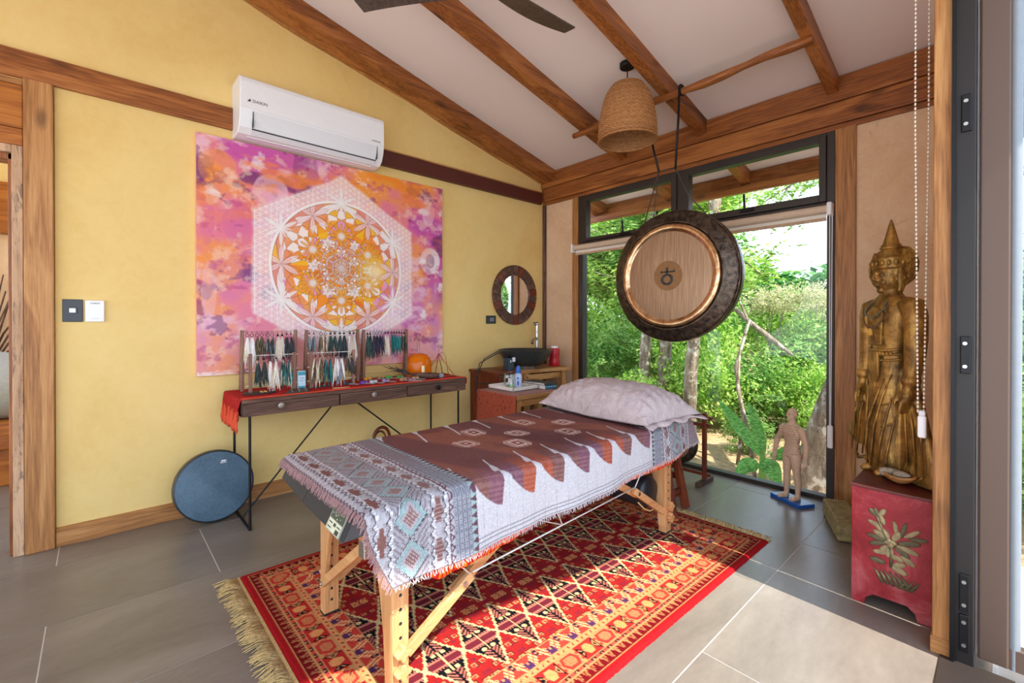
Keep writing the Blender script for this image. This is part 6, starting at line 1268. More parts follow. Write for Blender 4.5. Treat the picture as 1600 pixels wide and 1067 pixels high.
# side table with a rust cloth and the tray
sd = thing('side_table', 'low wooden side table under rust cloth behind massage table', 'table', (-2.70, 2.57, 0)); SX0, SX1, SY0, SY1, SZ = -2.94, -2.47, 2.345, 2.80, .635
obj('top', MB().box(SX0, SX1, SY0, SY1, SZ - .03, SZ), 'teak_y', sd, bevel=.004); obj('apron', MB().box(SX1 - .05, SX1 - .02, SY0 + .05, SY1 - .05, SZ - .085, SZ - .03), 'teak_y', sd, bevel=.003)
for x in (SX0 + .03, SX1 - .03):
    for y in (SY0 + .03, SY1 - .03): obj('leg', MB().box(x - .02, x + .02, y - .02, y + .02, 0, SZ - .03), 'teak_z', sd, bevel=.003)
obj('stretcher', MB().box(SX1 - .045, SX1 - .015, SY0 + .05, SY1 - .05, .2, .235), 'teak_y', sd, bevel=.002)
def rust():
    g = G('rust_cloth'); v = g.coord('Object', (1, 1, 1), rnd=False); n1 = g.noise(v, 200, 2, .5); vo = g.voro(v, 34, 'F1'); dots = g.ramp(vo, [(.16, (1, 1, 1, 1)), (.24, (0, 0, 0, 1))]); c = g.ramp(n1, [(.3, C(138, 62, 44)), (.7, C(176, 88, 62))]); c = g.mix(g.math('MULTIPLY', dots, .8), c, C(66, 22, 22)); return g.pbr(c, .9, 0, g.bump(n1, .3, .003), .1)
add('rust', rust()); cl_ = thing('rust_cloth', 'rust coloured cloth with dark dots hanging over side table', 'cloth', (-2.70, 2.57, SZ)); obj('top_fold', MB().box(SX0 - .006, SX1 - .012, SY0 - .006, SY1, SZ + .0005, SZ + .005), plain('mauve_cloth', C(156, 112, 104), .9, var=.2, scale=90), cl_, bevel=.002)
m = MB().grid(30, 20, lambda u, v: (SX0 - .006 + (SX1 - SX0 - .0) * u, SY0 - .008 - .006 * math.sin(u * 17) * v - .01 * v, SZ + .003 - .33 * v)); o = obj('hanging_panel', m, 'rust', cl_, smooth=180); md = o.modifiers.new('thickness', 'SOLIDIFY'); md.thickness = .003
tz = SZ + .0055
ty = thing('white_tray', 'white rectangular tray of bottles on the rust cloth', 'tray', (-2.78, 2.58, tz)); add('stoneware', plain('cream_stoneware', C(226, 216, 206), .45, var=.04, scale=30)); x0, x1, y0, y1 = -2.93, -2.62, 2.445, 2.735
obj('base', MB().box(x0, x1, y0, y1, tz, tz + .012), 'stoneware', ty, bevel=.004); obj('edge', MB().box(x0, x1, y0, y0 + .012, tz, tz + .034).box(x0, x1, y1 - .012, y1, tz, tz + .034).box(x0, x0 + .012, y0, y1, tz, tz + .034).box(x1 - .012, x1, y0, y1, tz, tz + .034), 'stoneware', ty, bevel=.004)
zt = tz + .0125
bt = thing('lotion_bottle', 'clear blue lotion bottle with blue cap on the white tray', 'bottle', (-2.70, 2.575, zt)); add('bluecap', plain('blue_cap', C(24, 100, 190), .35, var=.05)); add('lotion', plain('pale_blue_lotion', C(176, 194, 226), .3, var=.05)); obj('flask', MB().loft([(-2.70, 2.575, zt, .033, .022), (-2.70, 2.575, zt + .004, .036, .024), (-2.70, 2.575, zt + .10, .036, .024), (-2.70, 2.575, zt + .12, .030, .021), (-2.70, 2.575, zt + .126, .016, .016)], 20), 'lotion', bt, smooth=50); obj('cap', MB().lathe([(.019, .126), (.02, .13), (.019, .165), (.010, .185), (.001, .187)], 16, (-2.70, 2.575, zt)), 'bluecap', bt, smooth=50)
lbm = MB().ell((-2.68, 2.552, zt + .085), (.010, .003, .010), 12, 6).box(-2.684, -2.672, 2.548, 2.553, zt + .03, zt + .062); obj('label_mark', lbm, 'bluecap', bt, kind='stuff')
jr = thing('cotton_jar', 'glass jar of cotton balls on the white tray', 'jar', (-2.83, 2.60, zt)); obj('glass', MB().lathe([(.001, 0), (.05, 0), (.052, .005), (.052, .095), (.047, .10)], 24, (-2.83, 2.60, zt)), 'clear', jr, smooth=40); m = MB()
for k in range(16): a = rng.random() * 6.28; r_ = rng.uniform(0, .03); m.ell((-2.83 + r_ * math.cos(a), 2.60 + r_ * math.sin(a), zt + .016 + .075 * rng.random()), (.016, .016, .014), 8, 6)
obj('cotton_balls', m, 'white', jr, smooth=180, kind='stuff'); obj('lid', MB().lathe([(.05, .10), (.05, .108), (.02, .115), (.012, .13), (.001, .134)], 20, (-2.83, 2.60, zt)), 'clear', jr, smooth=40)
for nm, x, y, c, h, lab in (('dropper_bottle', -2.75, 2.55, C(90, 40, 34), .055, 'tiny dark red oil bottle between the cotton jar and blue bottle'), ('dropper_bottle', -2.72, 2.515, C(206, 214, 206), .065, 'tiny clear oil bottle with green label in front of cotton jar'), ('dropper_bottle', -2.78, 2.63, C(220, 214, 206), .075, 'tiny white capped oil bottle behind the dark red one')):
    b = thing(nm, lab, 'bottle', (x, y, zt)); obj('vial', MB().lathe([(.001, 0), (.014, 0), (.015, .003), (.015, h * .7), (.008, h * .82), (.008, h * .85)], 14, (x, y, zt)), plain('vial', c, .25, var=.05), b, smooth=50); obj('cap', MB().lathe([(.009, h * .84), (.010, h * .86), (.0095, h * 1.2), (.001, h * 1.22)], 12, (x, y, zt)), 'white2', b, smooth=50)
    obj('label_band', MB().lathe([(.0153, h * .2), (.0153, h * .55)], 14, (x, y, zt)), plain('label', C(120, 190, 130) if 'green' in lab else C(236, 232, 226), .6), b)
for k, (x, y) in enumerate(((-2.655, 2.63), (-2.66, 2.67))):
    b = thing('glass_cup', ('small clear glass cup on the tray beside the blue bottle', 'small clear glass cup at the tray corner nearest the books')[k], 'cup', (x, y, zt)); obj('cup', MB().lathe([(.001, 0), (.014, 0), (.019, .028), (.017, .028), (.012, .003), (.001, .003)], 16, (x, y, zt)), 'clear', b, smooth=50)
for k, (z_, c1, lab, hh) in enumerate(((tz, C(36, 92, 122), 'teal bound book with white spine marks lying on the rust cloth', .034), (tz + .0345, C(70, 72, 66), 'dark grey thin book lying on the teal book', .016))):
    b = thing('book', lab, 'book', (-2.66, 2.86, z_)); mm = plain('book_cover', c1, .5, var=.1); x0, x1, y0, y1 = -2.80 + .01 * k, -2.60 - .005 * k, 2.745, 2.795 + .03
    x0, x1, y0, y1 = -2.83 + .012 * k, -2.55 - .01 * k, 2.742, 2.80
    y1 = 2.88
    obj('pages', MB().box(x0 + .004, x1 - .004, y0 + .003, y1 - .004, z_ + .002, z_ + hh - .002), 'stoneware', b); obj('cover', MB().box(x0, x1, y0, y1, z_, z_ + .002).box(x0, x1, y0, y1, z_ + hh - .002, z_ + hh).box(x1 - .003, x1, y0, y1, z_, z_ + hh), mm, b, kind='stuff')
    if k == 0:
        for q in range(5): obj('spine_mark', MB().ell((x1 + .0005, y0 + .018 + .026 * q, z_ + .02), (.0015, .006, .004), 8, 5), 'white', b)
# ------------------------------------------------------------------ dark stool behind the table head
ds = thing('splayed_stool', 'dark brown wooden stool with splayed legs at the far end of massage table', 'stool', (-1.56, 2.80, 0))
obj('seat', MB().box(-1.78, -1.42, 2.60, 2.86, .425, .46), 'mahog_x', ds, bevel=.006)
for sx in (-1, 1):
    for sy in (-1, 1):
        b = (-1.60 + sx * .235, 2.685 + sy * .085, 0.02); tpt = (-1.60 + sx * .145, 2.715 + sy * .06, .43); obj('leg', MB().bar(b, tpt, .05, .036), 'mahog_z', ds, bevel=.003)
for sy in (-1, 1): obj('rung', MB().bar((-1.60 - .19, 2.70 + sy * .073, .21), (-1.60 + .19, 2.70 + sy * .073, .21), .022, .04), 'mahog_x', ds, bevel=.003)
for sx in (-1, 1): obj('rung', MB().bar((-1.60 + sx * .205, 2.62, .125), (-1.60 + sx * .205, 2.77, .125), .022, .045), 'mahog_y', ds, bevel=.003)

# ------------------------------------------------------------------ small gong on its wooden stand
gs = thing('small_gong_stand', 'slim reddish wooden gong stand on the floor before window', 'stand', (-1.80, 3.33, 0)); Yg = 3.335
for x in (-1.50, -2.05):
    obj('post', MB().box(x - .014, x + .014, Yg - .014, Yg + .014, .03, .525), 'mahog_z', gs, bevel=.002); obj('foot', MB().box(x - .018, x + .018, Yg - .115, Yg + .115, 0, .035), 'dark_y', gs, bevel=.003)
for z, xo in ((.490, .055), (.437, .045)): obj('rail', MB().box(-2.05 - xo, -1.50 + xo, Yg - .011, Yg + .011, z - .012, z + .012), 'mahog_x', gs, bevel=.002)
obj('rail', MB().box(-2.09, -1.455, Yg - .010, Yg + .010, .062, .084), 'mahog_x', gs, bevel=.002)
sg = thing('small_gong', 'small dark rimmed gong hanging in the wooden stand behind table', 'gong', (-1.74, 3.335, .265)); c_ = (-1.735, 3.335, .268)
obj('disc', MB().lathe([(.001, .012), (.115, .012), (.13, .006)], 40, c_, Rg), 'gongface', sg, smooth=60); obj('rim', MB().lathe([(.128, .008), (.15, .004), (.168, -.006), (.170, -.04), (.164, -.04), (.16, -.008)], 40, c_, Rg), 'gongrim', sg, smooth=60)
obj('cord', MB().tube([(-1.80, 3.335, .435), (-1.79, 3.33, .42)], .003, 5).tube([(-1.67, 3.335, .437), (-1.68, 3.33, .42)], .003, 5), 'black', sg)

# ------------------------------------------------------------------ acupuncture figure
mq = thing('acupuncture_figure', 'small beige acupuncture body figure standing on a blue base before the window', 'figurine', (-.962, 3.44, 0), None, math.radians(-30))
add('blueplastic', plain('blue_plastic', C(20, 90, 176), .25, var=.05, spec=.6))
obj('base', MB().box(-.118, .118, -.062, .062, 0, .024), 'blueplastic', mq, bevel=.004, local=True)
def skin():
    g = G('figure_vinyl'); v = g.coord('Object', rnd=False); sp = g.n('ShaderNodeSeparateXYZ'); g.L(v, sp.inputs[0]); n1 = g.noise(v, 60, 3, .6)
    base = g.ramp(n1, [(.3, C(206, 170, 138)), (.7, C(224, 190, 160))])
    hz = g.math('ABSOLUTE', g.math('SUBTRACT', g.math('FRACT', g.math('MULTIPLY', sp.outputs[2], 62)), .5)); vx = g.math('ABSOLUTE', g.math('SUBTRACT', g.math('FRACT', g.math('MULTIPLY', sp.outputs[0], 66)), .5))
    dash = g.math('LESS_THAN', g.math('FRACT', g.math('MULTIPLY', sp.outputs[0], 110)), .55)
    line = g.math('MULTIPLY', g.math('LESS_THAN', hz, .10), dash); line = g.math('MAXIMUM', line, g.math('LESS_THAN', vx, .045)); zone = g.math('MULTIPLY', g.math('GREATER_THAN', sp.outputs[2], .325), g.math('LESS_THAN', sp.outputs[2], .515))
    line = g.math('MULTIPLY', g.math('MULTIPLY', line, g.math('MULTIPLY', zone, g.math('LESS_THAN', g.math('ABSOLUTE', sp.outputs[0]), .068))), .6)
    return g.pbr(g.mix(line, base, C(66, 50, 46)), .5, 0, None, .3)
add('figskin', skin())
def figure_body(s=.60, z0=.024):
    m = MB(); k = s
    L = lambda secs, n=16: m.loft([(a * k, b * k, z0 + c * k, d * k, e * k) for a, b, c, d, e in secs], n)
    # torso, faces -y
    L([(0, 0, .455, .060, .05), (0, 0, .475, .092, .066), (0, .004, .52, .100, .072), (0, .002, .56, .092, .062), (0, 0, .61, .084, .055), (0, -.002, .66, .096, .060), (0, -.002, .72, .112, .068), (0, .002, .765, .118, .062), (0, .004, .80, .100, .05), (0, .006, .825, .05, .04), (0, .006, .85, .034, .034), (0, .002, .885, .032, .034)], 24)
    for sx in (-1, 1):
        fy = -.02 if sx < 0 else .01
        L([(sx * .062, fy - .012, .0, .026, .034), (sx * .062, fy, .03, .026, .032), (sx * .060, fy + .01, .06, .022, .026), (sx * .060, fy + .012, .12, .028, .030), (sx * .060, fy + .014, .19, .038, .040), (sx * .058, fy * .6 + .004, .26, .034, .036), (sx * .056, fy * .5, .30, .038, .040), (sx * .054, 0, .38, .048, .052), (sx * .050, 0, .45, .054, .060), (sx * .046, .004, .50, .054, .062)], 16)
        T_ = lambda pts, r, n=10: m.tube([(a * k, b * k, z0 + c * k) for a, b, c in pts], [q * k for q in r], n)
        T_([(sx * .062, fy + .03, .016), (sx * .064, fy - .02, .018), (sx * .068, fy - .07, .014), (sx * .070, fy - .098, .010)], [.022, .028, .027, .014])     # foot
        aw = 1.14 if sx > 0 else 1.42
        T_([(sx * .092, .004, .785), (sx * .128, .006, .765), (sx * .145 * (1 + .06 * (aw - 1)), .008, .70), (sx * .150 * aw, .014, .625), (sx * .156 * aw, .008, .58), (sx * .160 * aw, -.004, .50), (sx * .162 * aw, -.010, .455)], [.036, .042, .036, .029, .030, .024, .018])
        hx, hz = sx * .162 * aw, .455
        T_([(hx, -.010, hz), (hx + sx * .002, -.014, hz - .03), (hx + sx * .002, -.018, hz - .055)], [.020, .024, .021])
        for q in range(4): o_ = (q - 1.5) * .0135; ln = (.048, .054, .051, .040)[q]; T_([(hx + sx * .002, -.018 + o_, hz - .05), (hx + sx * .001, -.020 + o_, hz - .05 - ln * .55), (hx - sx * .006, -.022 + o_, hz - .05 - ln)], [.0072, .0066, .005], 6)
        T_([(hx - sx * .004, -.026, hz - .02), (hx - sx * .012, -.038, hz - .045), (hx - sx * .012, -.040, hz - .066)], [.0075, .007, .005], 6)
    # head
    e = lambda c, r: m.ell((c[0] * k, c[1] * k, z0 + c[2] * k), (r[0] * k, r[1] * k, r[2] * k), 16, 12)
    e((0, .006, .945), (.046, .056, .056)); e((0, -.010, .912), (.038, .042, .044)); e((0, -.058, .917), (.008, .014, .010)); T2 = m.tube([(0, -.052 * k, z0 + .938 * k), (0, -.066 * k, z0 + .918 * k)], [.005 * k, .008 * k], 8); e((0, -.051, .941), (.032, .009, .005)); e((0, -.055, .894), (.015, .007, .0035)); e((0, -.053, .887), (.012, .007, .004)); e((0, -.044, .873), (.016, .012, .010))
    for sx in (-1, 1): e((sx * .047, .010, .925), (.006, .012, .017)); e((sx * .017, -.046, .928), (.008, .006, .004)); e((sx * .045, -.055, .735), (.038, .016, .026)); e((sx * .045, .055, .475), (.042, .030, .042))
    return m
o = obj('body', figure_body(), 'figskin', mq, smooth=180, local=True); md = o.modifiers.new('one_skin', 'REMESH'); md.mode = 'VOXEL'; md.voxel_size = .0024; md.use_smooth_shade = True
sm = o.modifiers.new('smooth', 'SMOOTH'); sm.factor = .5; sm.iterations = 2
# stone block
sb = MB(); sb.bar((-.715, 3.40, .052), (-.56, 3.02, .052), .13, .10)
tag(obj('stone_block', sb, plain('lichen_stone', C(150, 136, 92), .9, var=.35, scale=40, bump=.5), bevel=.012), 'rough greenish stone block on the floor beside red chest', 'stone')

# ------------------------------------------------------------------ red chest
CX0, CX1, CY0, CY1, CZ = -.452, -.195, 2.425, 2.815, .505
def lacquer():
    g = G('red_lacquer'); v = g.coord('Object', rnd=False); n1 = g.noise(v, 4, 6, .7, .6); n2 = g.noise(v, 70, 4, .7)
    c = g.ramp(n1, [(.38, C(128, 16, 26)), (.5, C(154, 40, 48)), (.62, C(176, 86, 88))]); c = g.mix(g.math('MULTIPLY', g.ramp(n2, [(.64, (0, 0, 0, 1)), (.70, (1, 1, 1, 1))]), .5), c, C(96, 40, 36)); return g.pbr(c, .45, 0, g.bump(n2, .1, .003), .4)
add('lacquer', lacquer()); add('relief', plain('faded_olive_relief', C(150, 134, 96), .7, var=.3, scale=60)); add('relief2', plain('dark_olive_relief', C(92, 84, 58), .7, var=.3, scale=60))
rc = thing('red_chest', 'worn red lacquered chest with painted plant carrying the golden statue', 'chest', (-.325, 2.62, 0))
fr_ = [(CX0, 0), (CX0 + .045, 0), (CX0 + .05, .028), (CX0 + .075, .05), (CX1 - .075, .05), (CX1 - .05, .028), (CX1 - .045, 0), (CX1, 0), (CX1, CZ - .012), (CX0, CZ - .012)]
obj('front_panel', MB().prism(fr_, 'y', CY0, CY0 + .02), 'lacquer', rc, bevel=.003); obj('back_panel', MB().prism(fr_, 'y', CY1 - .02, CY1), 'lacquer', rc, bevel=.003)
sf = [(CY0 + .02, 0), (CY0 + .07, 0), (CY0 + .10, .05), (CY1 - .10, .05), (CY1 - .07, 0), (CY1 - .02, 0), (CY1 - .02, CZ - .012), (CY0 + .02, CZ - .012)]
obj('side_panel', MB().prism(sf, 'x', CX0, CX0 + .018), 'lacquer', rc, bevel=.002); obj('side_panel', MB().prism(sf, 'x', CX1 - .018, CX1), 'lacquer', rc, bevel=.002)
obj('lid', MB().box(CX0 - .004, CX1 + .004, CY0 - .005, CY1 + .004, CZ - .012, CZ), plain('dark_red_lid', C(92, 36, 30), .4, var=.2, scale=14), rc, bevel=.003)
obj('bottom', MB().box(CX0 + .018, CX1 - .018, CY0 + .02, CY1 - .02, .06, .07), 'lacquer', rc)
Yr = CY0 - .001
def petal(x, z, ln, w, ang, mat='relief', th=.004): 
    R_ = Matrix.Rotation(-math.radians(ang), 3, 'Y'); obj('relief_leaf', MB().ell((x + ln / 2 * math.cos(math.radians(ang)), Yr, z + ln / 2 * math.sin(math.radians(ang))), (ln / 2, th, w / 2), 12, 8, R_), mat, rc, smooth=180)
cx_ = -.325
for x, z, ln, w, a in [(-.33, .30, .055, .022, 150), (-.33, .295, .07, .022, 175), (-.335, .285, .06, .02, 200), (-.325, .30, .05, .024, 120), (-.315, .30, .05, .024, 60), (-.30, .295, .075, .024, 15), (-.305, .285, .075, .022, -12), (-.31, .28, .06, .024, -35), (-.325, .275, .05, .03, -90), (-.33, .275, .045, .022, 235),
                       (-.345, .325, .05, .018, 130), (-.35, .345, .05, .018, 160), (-.34, .355, .045, .018, 110), (-.362, .385, .04, .022, 140), (-.36, .385, .045, .020, 60), (-.365, .38, .04, .02, 100), (-.30, .325, .06, .016, 100), (-.29, .32, .07, .016, 75), (-.28, .325, .065, .018, 40), (-.265, .325, .06, .018, 10),
                       (-.33, .245, .05, .02, 190), (-.325, .24, .05, .022, -15), (-.29, .25, .055, .022, -35), (-.335, .20, .055, .024, 175), (-.32, .195, .055, .026, -20), (-.315, .20, .045, .022, 20)]: petal(x, z, ln, w, a, 'relief' if rng.random() < .7 else 'relief2')
for k in range(9): a = rng.uniform(0, 6.28); r_ = rng.uniform(.005, .028); obj('relief_bud', MB().ell((-.32 + r_ * math.cos(a), Yr, .290 + r_ * .7 * math.sin(a)), (.011, .006, .009), 10, 6), 'relief', rc, smooth=180)
obj('relief_stem', MB().tube([(-.365, Yr, .385), (-.345, Yr, .33), (-.325, Yr, .28), (-.318, Yr, .22), (-.32, Yr, .19)], .005, 6), 'relief2', rc, smooth=180)
for k in range(9): x = -.375 + .017 * k; obj('relief_grass', MB().tube([(x + .03, Yr, .115), (x + .015, Yr, .145), (x, Yr, .172 - .002 * abs(k - 3))] if k < 6 else [(x - .02, Yr, .115), (x - .008, Yr, .135), (x + .006, Yr, .158)], [.006, .007, .002], 6), 'relief2', rc, smooth=180)
# bowl of shells
bw = thing('driftwood_bowl', 'rough boat-shaped wooden bowl on the red chest lid', 'bowl', (-.322, 2.56, CZ)); m = MB(); n, q = 24, 9; vs_ = []
def bowlpt(t, s, sc): 
    w = math.sin(PI * (.04 + .92 * t)) ** .7; a = PI * s; return (-.385 + .135 * t, 2.59 - .06 * t - .045 * w * math.cos(a) * sc, CZ + .036 + .012 * (2 * t - 1) ** 2 - (.034 * w) * math.sin(a) * sc)
m.grid(n, q, lambda u, v: bowlpt(u, v, 1.0)); m2 = MB().grid(n, q, lambda u, v: (lambda p: (p[0], p[1], p[2] + .002))(bowlpt(u, v, .82))); o = obj('bowl', m, 'teak_x', bw, smooth=180); md = o.modifiers.new('thickness', 'SOLIDIFY'); md.thickness = .006; md.offset = 1
def shell(c, ang, lab):
    pr = [(.001, -.034), (.010, -.022), (.014, -.012), (.017, -.002), (.0165, .004), (.020, .012), (.019, .024), (.012, .034), (.001, .038)]; R_ = Matrix.Rotation(math.radians(ang), 3, 'Z') @ Matrix.Rotation(PI / 2 + .2, 3, 'Y')
    m = MB().lathe(pr, 16, c, R_); tag(obj('cone_shell', m, plain('grey_shell', C(156, 142, 124), .5, var=.25, scale=70), smooth=180), lab, 'shell')
shell((-.345, 2.578, CZ + .040), 200, 'grey ribbed cone shell in the wooden bowl near its pointed end'); shell((-.300, 2.553, CZ + .040), 150, 'grey ribbed cone shell in the wooden bowl beside the bead cord')

# ------------------------------------------------------------------ golden standing statue
stt = thing('gilded_statue', 'tall carved gilded standing figure with spired crown on the red chest', 'statue', (-.365, 2.705, CZ), None, math.radians(-48))
def gilt():
    g = G('worn_gilt_wood'); v = g.coord('Object', rnd=False); n1 = g.noise(v, 9, 6, .7, .8); n2 = g.noise(v, 90, 4, .7); n3 = g.noise(g.coord('Object', (1, 1, .25), False), 24, 5, .7, 1)
    c = g.ramp(n1, [(.3, C(92, 64, 28)), (.5, C(158, 114, 52)), (.68, C(206, 160, 80))]); c = g.mix(g.math('MULTIPLY', g.ramp(n3, [(.48, (0, 0, 0, 1)), (.60, (1, 1, 1, 1))]), .62), c, C(58, 42, 24))
    return g.pbr(c, .42, .55, g.bump(g.math('ADD', n2, n3), .25, .005), .5)
add('gilt', gilt())
def sbody():
    m = MB()
    L = lambda secs, n=28: m.loft(secs, n)
    # column of the body and skirt (faces -y, z from the lid)
    L([(0, 0, .0, .075, .06), (0, 0, .03, .085, .066), (0, -.002, .10, .088, .070), (0, -.004, .20, .086, .070), (0, -.006, .30, .084, .068), (0, -.004, .40, .084, .066), (0, 0, .47, .080, .062), (0, .002, .53, .074, .056), (0, .002, .60, .078, .055), (0, 0, .66, .088, .060), (0, .002, .72, .100, .064), (0, .004, .765, .104, .058), (0, .006, .80, .085, .048), (0, .006, .82, .045, .040), (0, .004, .85, .040, .040)])
    # robe wings flaring low at each side
    for sx in (-1, 1):
        zb = .005 if sx > 0 else .085; xw = .155 if sx > 0 else .185
        L([(sx * xw, .012, zb, .06 if sx < 0 else .11, .026), (sx * xw, .012, zb + .03, .115, .032), (sx * (xw - .005), .012, zb + .09, .10, .030), (sx * (xw - .02), .012, .24, .072, .030), (sx * .125, .012, .34, .05, .028), (sx * .112, .012, .44, .032, .024), (sx * .10, .012, .50, .014, .016)], 20)
        # arm straight down
        T_ = m.tube
        T_([(sx * .088, .006, .775), (sx * .125, .008, .765), (sx * .138, .008, .72), (sx * .142, .008, .62), (sx * .142, .002, .52), (sx * .143, -.012, .44), (sx * .143, -.020, .40)], [.034, .044, .044, .041, .036, .028, .022], 14)
        T_([(sx * .143, -.010, .455), (sx * .143, -.012, .44), (sx * .143, -.014, .425)], [.034, .036, .033], 14)      # cuff
        T_([(sx * .143, -.020, .41), (sx * .143, -.028, .375), (sx * .141, -.032, .35)], [.020, .026, .020], 10)
        for q in range(4):
            o_ = (q - 1.5) * .0125; ln = (.050, .058, .054, .044)[q]; T_([(sx * .142, -.032 + o_, .352), (sx * .146, -.036 + o_, .352 - ln * .5), (sx * .136, -.038 + o_, .352 - ln)], [.0085, .008, .0055], 7)
        T_([(sx * .128, -.042, .385), (sx * .116, -.056, .36), (sx * .118, -.060, .328)], [.009, .009, .006], 7)
    return m
o = obj('body', sbody(), 'gilt', stt, smooth=180, local=True); md = o.modifiers.new('one_skin', 'REMESH'); md.mode = 'VOXEL'; md.voxel_size = .0055; md.use_smooth_shade = True
sm = o.modifiers.new('smooth', 'SMOOTH'); sm.factor = .5; sm.iterations = 4
def shead():
    m = MB(); z = .905; e = lambda c, r, n=20: m.ell(c, r, n, 14)
    e((0, .008, z + .02), (.060, .066, .062)); e((0, -.002, z - .014), (.053, .060, .066)); e((0, -.036, z - .066), (.018, .016, .012)); m.tube([(0, .004, .83), (0, 0, .87)], [.040, .038], 16)
    m.tube([(0, -.056, z + .022), (0, -.066, z + .002), (0, -.073, z - .016)], [.0045, .006, .0085], 10)   # nose
    for sx in (-1, 1):
        e((sx * .009, -.062, z - .019), (.0065, .008, .005)); e((sx * .024, -.050, z + .004), (.014, .008, .0075)); e((sx * .024, -.044, z - .028), (.016, .012, .016)); m.tube([(sx * .006, -.059, z + .021), (sx * .022, -.056, z + .027), (sx * .042, -.041, z + .019)], [.0028, .0034, .002], 6)
        m.tube([(sx * .061, .006, z + .035), (sx * .066, .008, z + .0), (sx * .066, .006, z - .05), (sx * .062, .002, z - .075)], [.013, .021, .014, .012], 10, True, .55)  # long ear
    e((0, -.059, z - .038), (.015, .008, .0035)); e((0, -.057, z - .045), (.012, .008, .004)); return m
o = obj('head', shead(), 'gilt', stt, smooth=180, local=True); md = o.modifiers.new('one_skin', 'REMESH'); md.mode = 'VOXEL'; md.voxel_size = .0032; md.use_smooth_shade = True; sm = o.modifiers.new('smooth', 'SMOOTH'); sm.factor = .4; sm.iterations = 2
for sx in (-1, 1): obj('eyelid', MB().tube([(sx * .011, -.0565, .907), (sx * .024, -.0585, .9045), (sx * .036, -.0495, .907)], [.0008, .0016, .0008], 6), 'slate', stt, smooth=180, local=True)
m = MB().lathe([(.064, .935), (.070, .940), (.068, .955), (.070, .975), (.073, .983), (.066, .99), (.056, 1.0), (.048, 1.012), (.040, 1.020), (.037, 1.026), (.042, 1.031), (.042, 1.035), (.036, 1.040), (.038, 1.044), (.030, 1.055), (.025, 1.075), (.018, 1.105), (.010, 1.14), (.003, 1.162), (.001, 1.165)], 28, (0, .006, 0))
obj('spired_crown', m, 'gilt', stt, smooth=40, local=True)
for k in range(18): a = 2 * PI * k / 18; obj('crown_petal', MB().ell((.071 * math.cos(a), .006 + .071 * math.sin(a), .962), (.009, .009, .014), 8, 6).torus((.073 * math.cos(a), .006 + .073 * math.sin(a), .962), .008, .0022, 10, 5, Matrix.Rotation(a, 3, 'Z') @ Matrix.Rotation(PI / 2, 3, 'Y')), 'gilt', stt, smooth=180, local=True)
obj('crown_peak', MB().prism([(-.016, .975), (.016, .975), (.010, .995), (0, 1.012), (-.010, .995)], 'y', -.068, -.056), 'gilt', stt, bevel=.002, local=True)
for sx in (-1, 1):   # scrolled side plates behind the ears
    pts = [(sx * .058, .850), (sx * .085, .862), (sx * .12, .880), (sx * .142, .915), (sx * .146, .955), (sx * .128, .995), (sx * .10, 1.020), (sx * .06, 1.03), (sx * .05, .96)]
    pl_ = obj('side_plate', MB().prism(pts if sx > 0 else pts[::-1], 'y', .010, .020), 'gilt', stt, bevel=.003, local=True)
    for (qx, qz, r0, dr) in ((.085, 1.0, .014, 1), (.10, .965, .018, -1), (.120, .935, .014, 1), (.092, .925, .013, -1), (.122, .972, .010, 1), (.105, .895, .011, 1), (.076, .89, .009, -1)):
        sp = [(sx * (qx + dr * (r0 * (1 - t / 1.15)) * math.cos(t * 9)), .008, qz + (r0 * (1 - t / 1.15)) * math.sin(t * 9)) for t in [i / 22 for i in range(23)]]; obj('scroll', MB().tube(sp, .0030, 6), 'gilt', pl_, smooth=180, local=True)
    obj('plate_edge', MB().tube([(a, .010, b) for a, b in pts[1:8]], .005, 8), 'gilt', pl_, smooth=180, local=True)
# folds, sash and collar as relief
fo = [[(.066, -.034, .46), (.050, -.062, .36), (.020, -.078, .22), (.0, -.076, .10), (-.01, -.070, .03)], [(.074, -.020, .42), (.066, -.050, .30), (.045, -.068, .16), (.03, -.070, .04)], [(.078, -.010, .34), (.076, -.038, .22), (.066, -.056, .10), (.06, -.056, .02)],
      [(.05, -.058, .44), (.02, -.076, .33), (-.016, -.080, .24), (-.04, -.074, .12), (-.045, -.066, .03)], [(-.02, -.076, .40), (-.035, -.074, .26), (-.062, -.056, .12), (-.066, -.05, .03)], [(-.05, -.058, .42), (-.066, -.048, .28), (-.078, -.034, .12)],
      [(.085, .0, .38), (.06, -.052, .325), (.03, -.072, .315)], [(.085, .01, .30), (.070, -.045, .235), (.046, -.068, .22)]]
for p in fo: obj('robe_fold', MB().tube(p, [.003] + [.0055] * (len(p) - 2) + [.003], 7), 'gilt', stt, smooth=180, local=True)
sash = MB().prism([(-.030, .56), (.032, .56), (.036, .45), (.018, .42), (.004, .30), (-.02, .42), (-.036, .46)], 'y', -.074, -.062); obj('sash', sash, 'gilt', stt, bevel=.004, local=True)
for z_, w in ((.575, .080), (.555, .082), (.53, .082)): obj('belt', MB().tube([(w * math.sin(t), .002 - .060 * math.cos(t), z_ - .010 * math.cos(t)) for t in [-1.5 + 3.0 * i / 16 for i in range(17)]], .006, 7), 'gilt', stt, smooth=180, local=True)
for k in range(10): t = -.9 + 1.8 * k / 9; obj('belt_flower', MB().ell((.082 * math.sin(t), .001 - .064 * math.cos(t), .552), (.010, .006, .010), 8, 6), 'gilt', stt, smooth=180, local=True)
for k in range(12): a = rng.uniform(-.8, .8); z_ = rng.uniform(.60, .70); obj('chest_scroll', MB().torus((.085 * math.sin(a), -.062 * math.cos(a), z_), rng.uniform(.008, .014), .0025, 12, 5, Matrix.Rotation(a, 3, 'Z') @ Matrix.Rotation(PI / 2, 3, 'X')), 'gilt', stt, smooth=180, local=True)
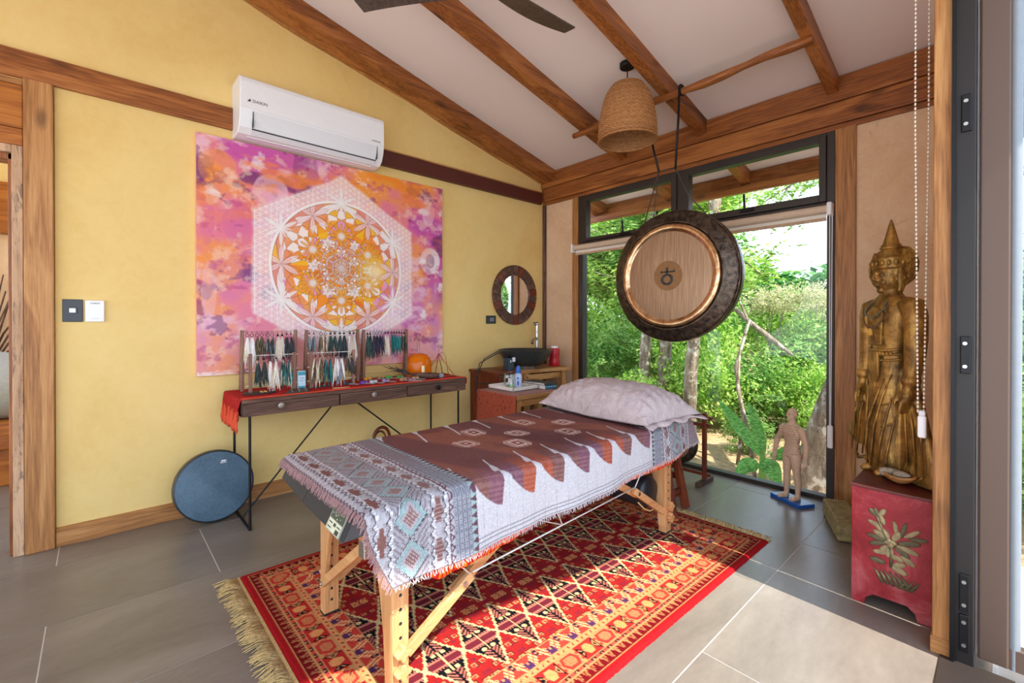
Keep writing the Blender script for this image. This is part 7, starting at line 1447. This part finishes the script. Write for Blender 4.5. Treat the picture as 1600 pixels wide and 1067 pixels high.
obj('chest_panel', MB().prism([(-.040, .59), (.040, .59), (.050, .74), (.0, .77), (-.050, .74)], 'y', -.0665, -.055), 'gilt', stt, bevel=.004, local=True)
for sx in (-1, 1):
    for k in range(3): x0 = sx * (.125 + .04 * k); obj('robe_fold', MB().tube([(sx * (.104 + .008 * k), -.014, .44), (x0, -.020, .24), (x0 + sx * .02, -.022, .05)], [.003, .005, .004], 6), 'gilt', stt, smooth=180, local=True)
    obj('hem_curl', MB().tube([(sx * .05, -.05, .02), (sx * .12, -.026, .03 + .01), (sx * .18, -.018, .02), (sx * .21, -.012, .05)], [.006, .009, .008, .004], 8), 'gilt', stt, smooth=180, local=True)
for sx in (-1, 1): obj('foot', MB().tube([(sx * .04, -.02, .014), (sx * .042, -.06, .014), (sx * .045, -.088, .009)], [.018, .020, .010], 10), 'gilt', stt, smooth=180, local=True)
# bead necklaces on the statue
def beads(name, pts, r, lab, mat, tassel=None):
    t = thing(name, lab, 'necklace', (-.365, 2.705, CZ), None, math.radians(-48)); P_ = [Vector(p) for p in pts]; m = MB(); 
    ln = [0]
    for a, b in zip(P_[:-1], P_[1:]): ln.append(ln[-1] + (b - a).length)
    n = int(ln[-1] / (r * 1.9))
    for k in range(n):
        d = ln[-1] * k / n; i = max(j for j in range(len(ln) - 1) if ln[j] <= d); f = (d - ln[i]) / (ln[i + 1] - ln[i]); m.ell(P_[i].lerp(P_[i + 1], f), (r, r, r), 7, 5)
    obj('beads', m, mat, t, smooth=180, local=True, kind='stuff')
    if tassel: obj('tassel', MB().lathe([(.003, .03), (.008, .022), (.010, .0), (.002, -.004)], 10, tassel), plain('tassel_gold', C(196, 142, 58), .8, var=.2), t, local=True)
def loop(zl, w, rr): return [(w * math.sin(t), -.058 - .020 * math.cos(t * .5) ** 2 + .05 * (abs(t) / PI) ** 3 * 1.6, .795 - (.795 - zl) * (math.cos(t / 2) ** 2)) for t in [-PI + 2 * PI * i / 40 for i in range(41)]]
def loop(zl, w): return [(w * math.sin(t) * (1 if abs(t) < PI / 2 else .82), -.078 + .062 * ((1 - math.cos(t)) / 2) ** 1.6, zl + (.812 - zl) * ((1 - math.cos(t)) / 2) ** .9) for t in [-PI * .93 + PI * 1.86 * i / 44 for i in range(45)]]
beads('bead_necklace', loop(.665, .072), .0048, 'brown wooden bead necklace with tassel, longer one on the golden statue', plain('bead_brown', C(98, 66, 44), .5, var=.2, scale=90), (0, -.082, .635)); beads('bead_necklace', loop(.715, .060), .0045, 'greenish bead necklace, shorter one on the golden statue', plain('bead_green', C(96, 92, 64), .5, var=.2, scale=90))
tag(obj('red_charm', MB().ell((-.345, 2.632, CZ + .70), (.006, .006, .007), 8, 6), 'redpl', smooth=180), 'tiny red bead charm on the necklace of the golden statue', 'charm')
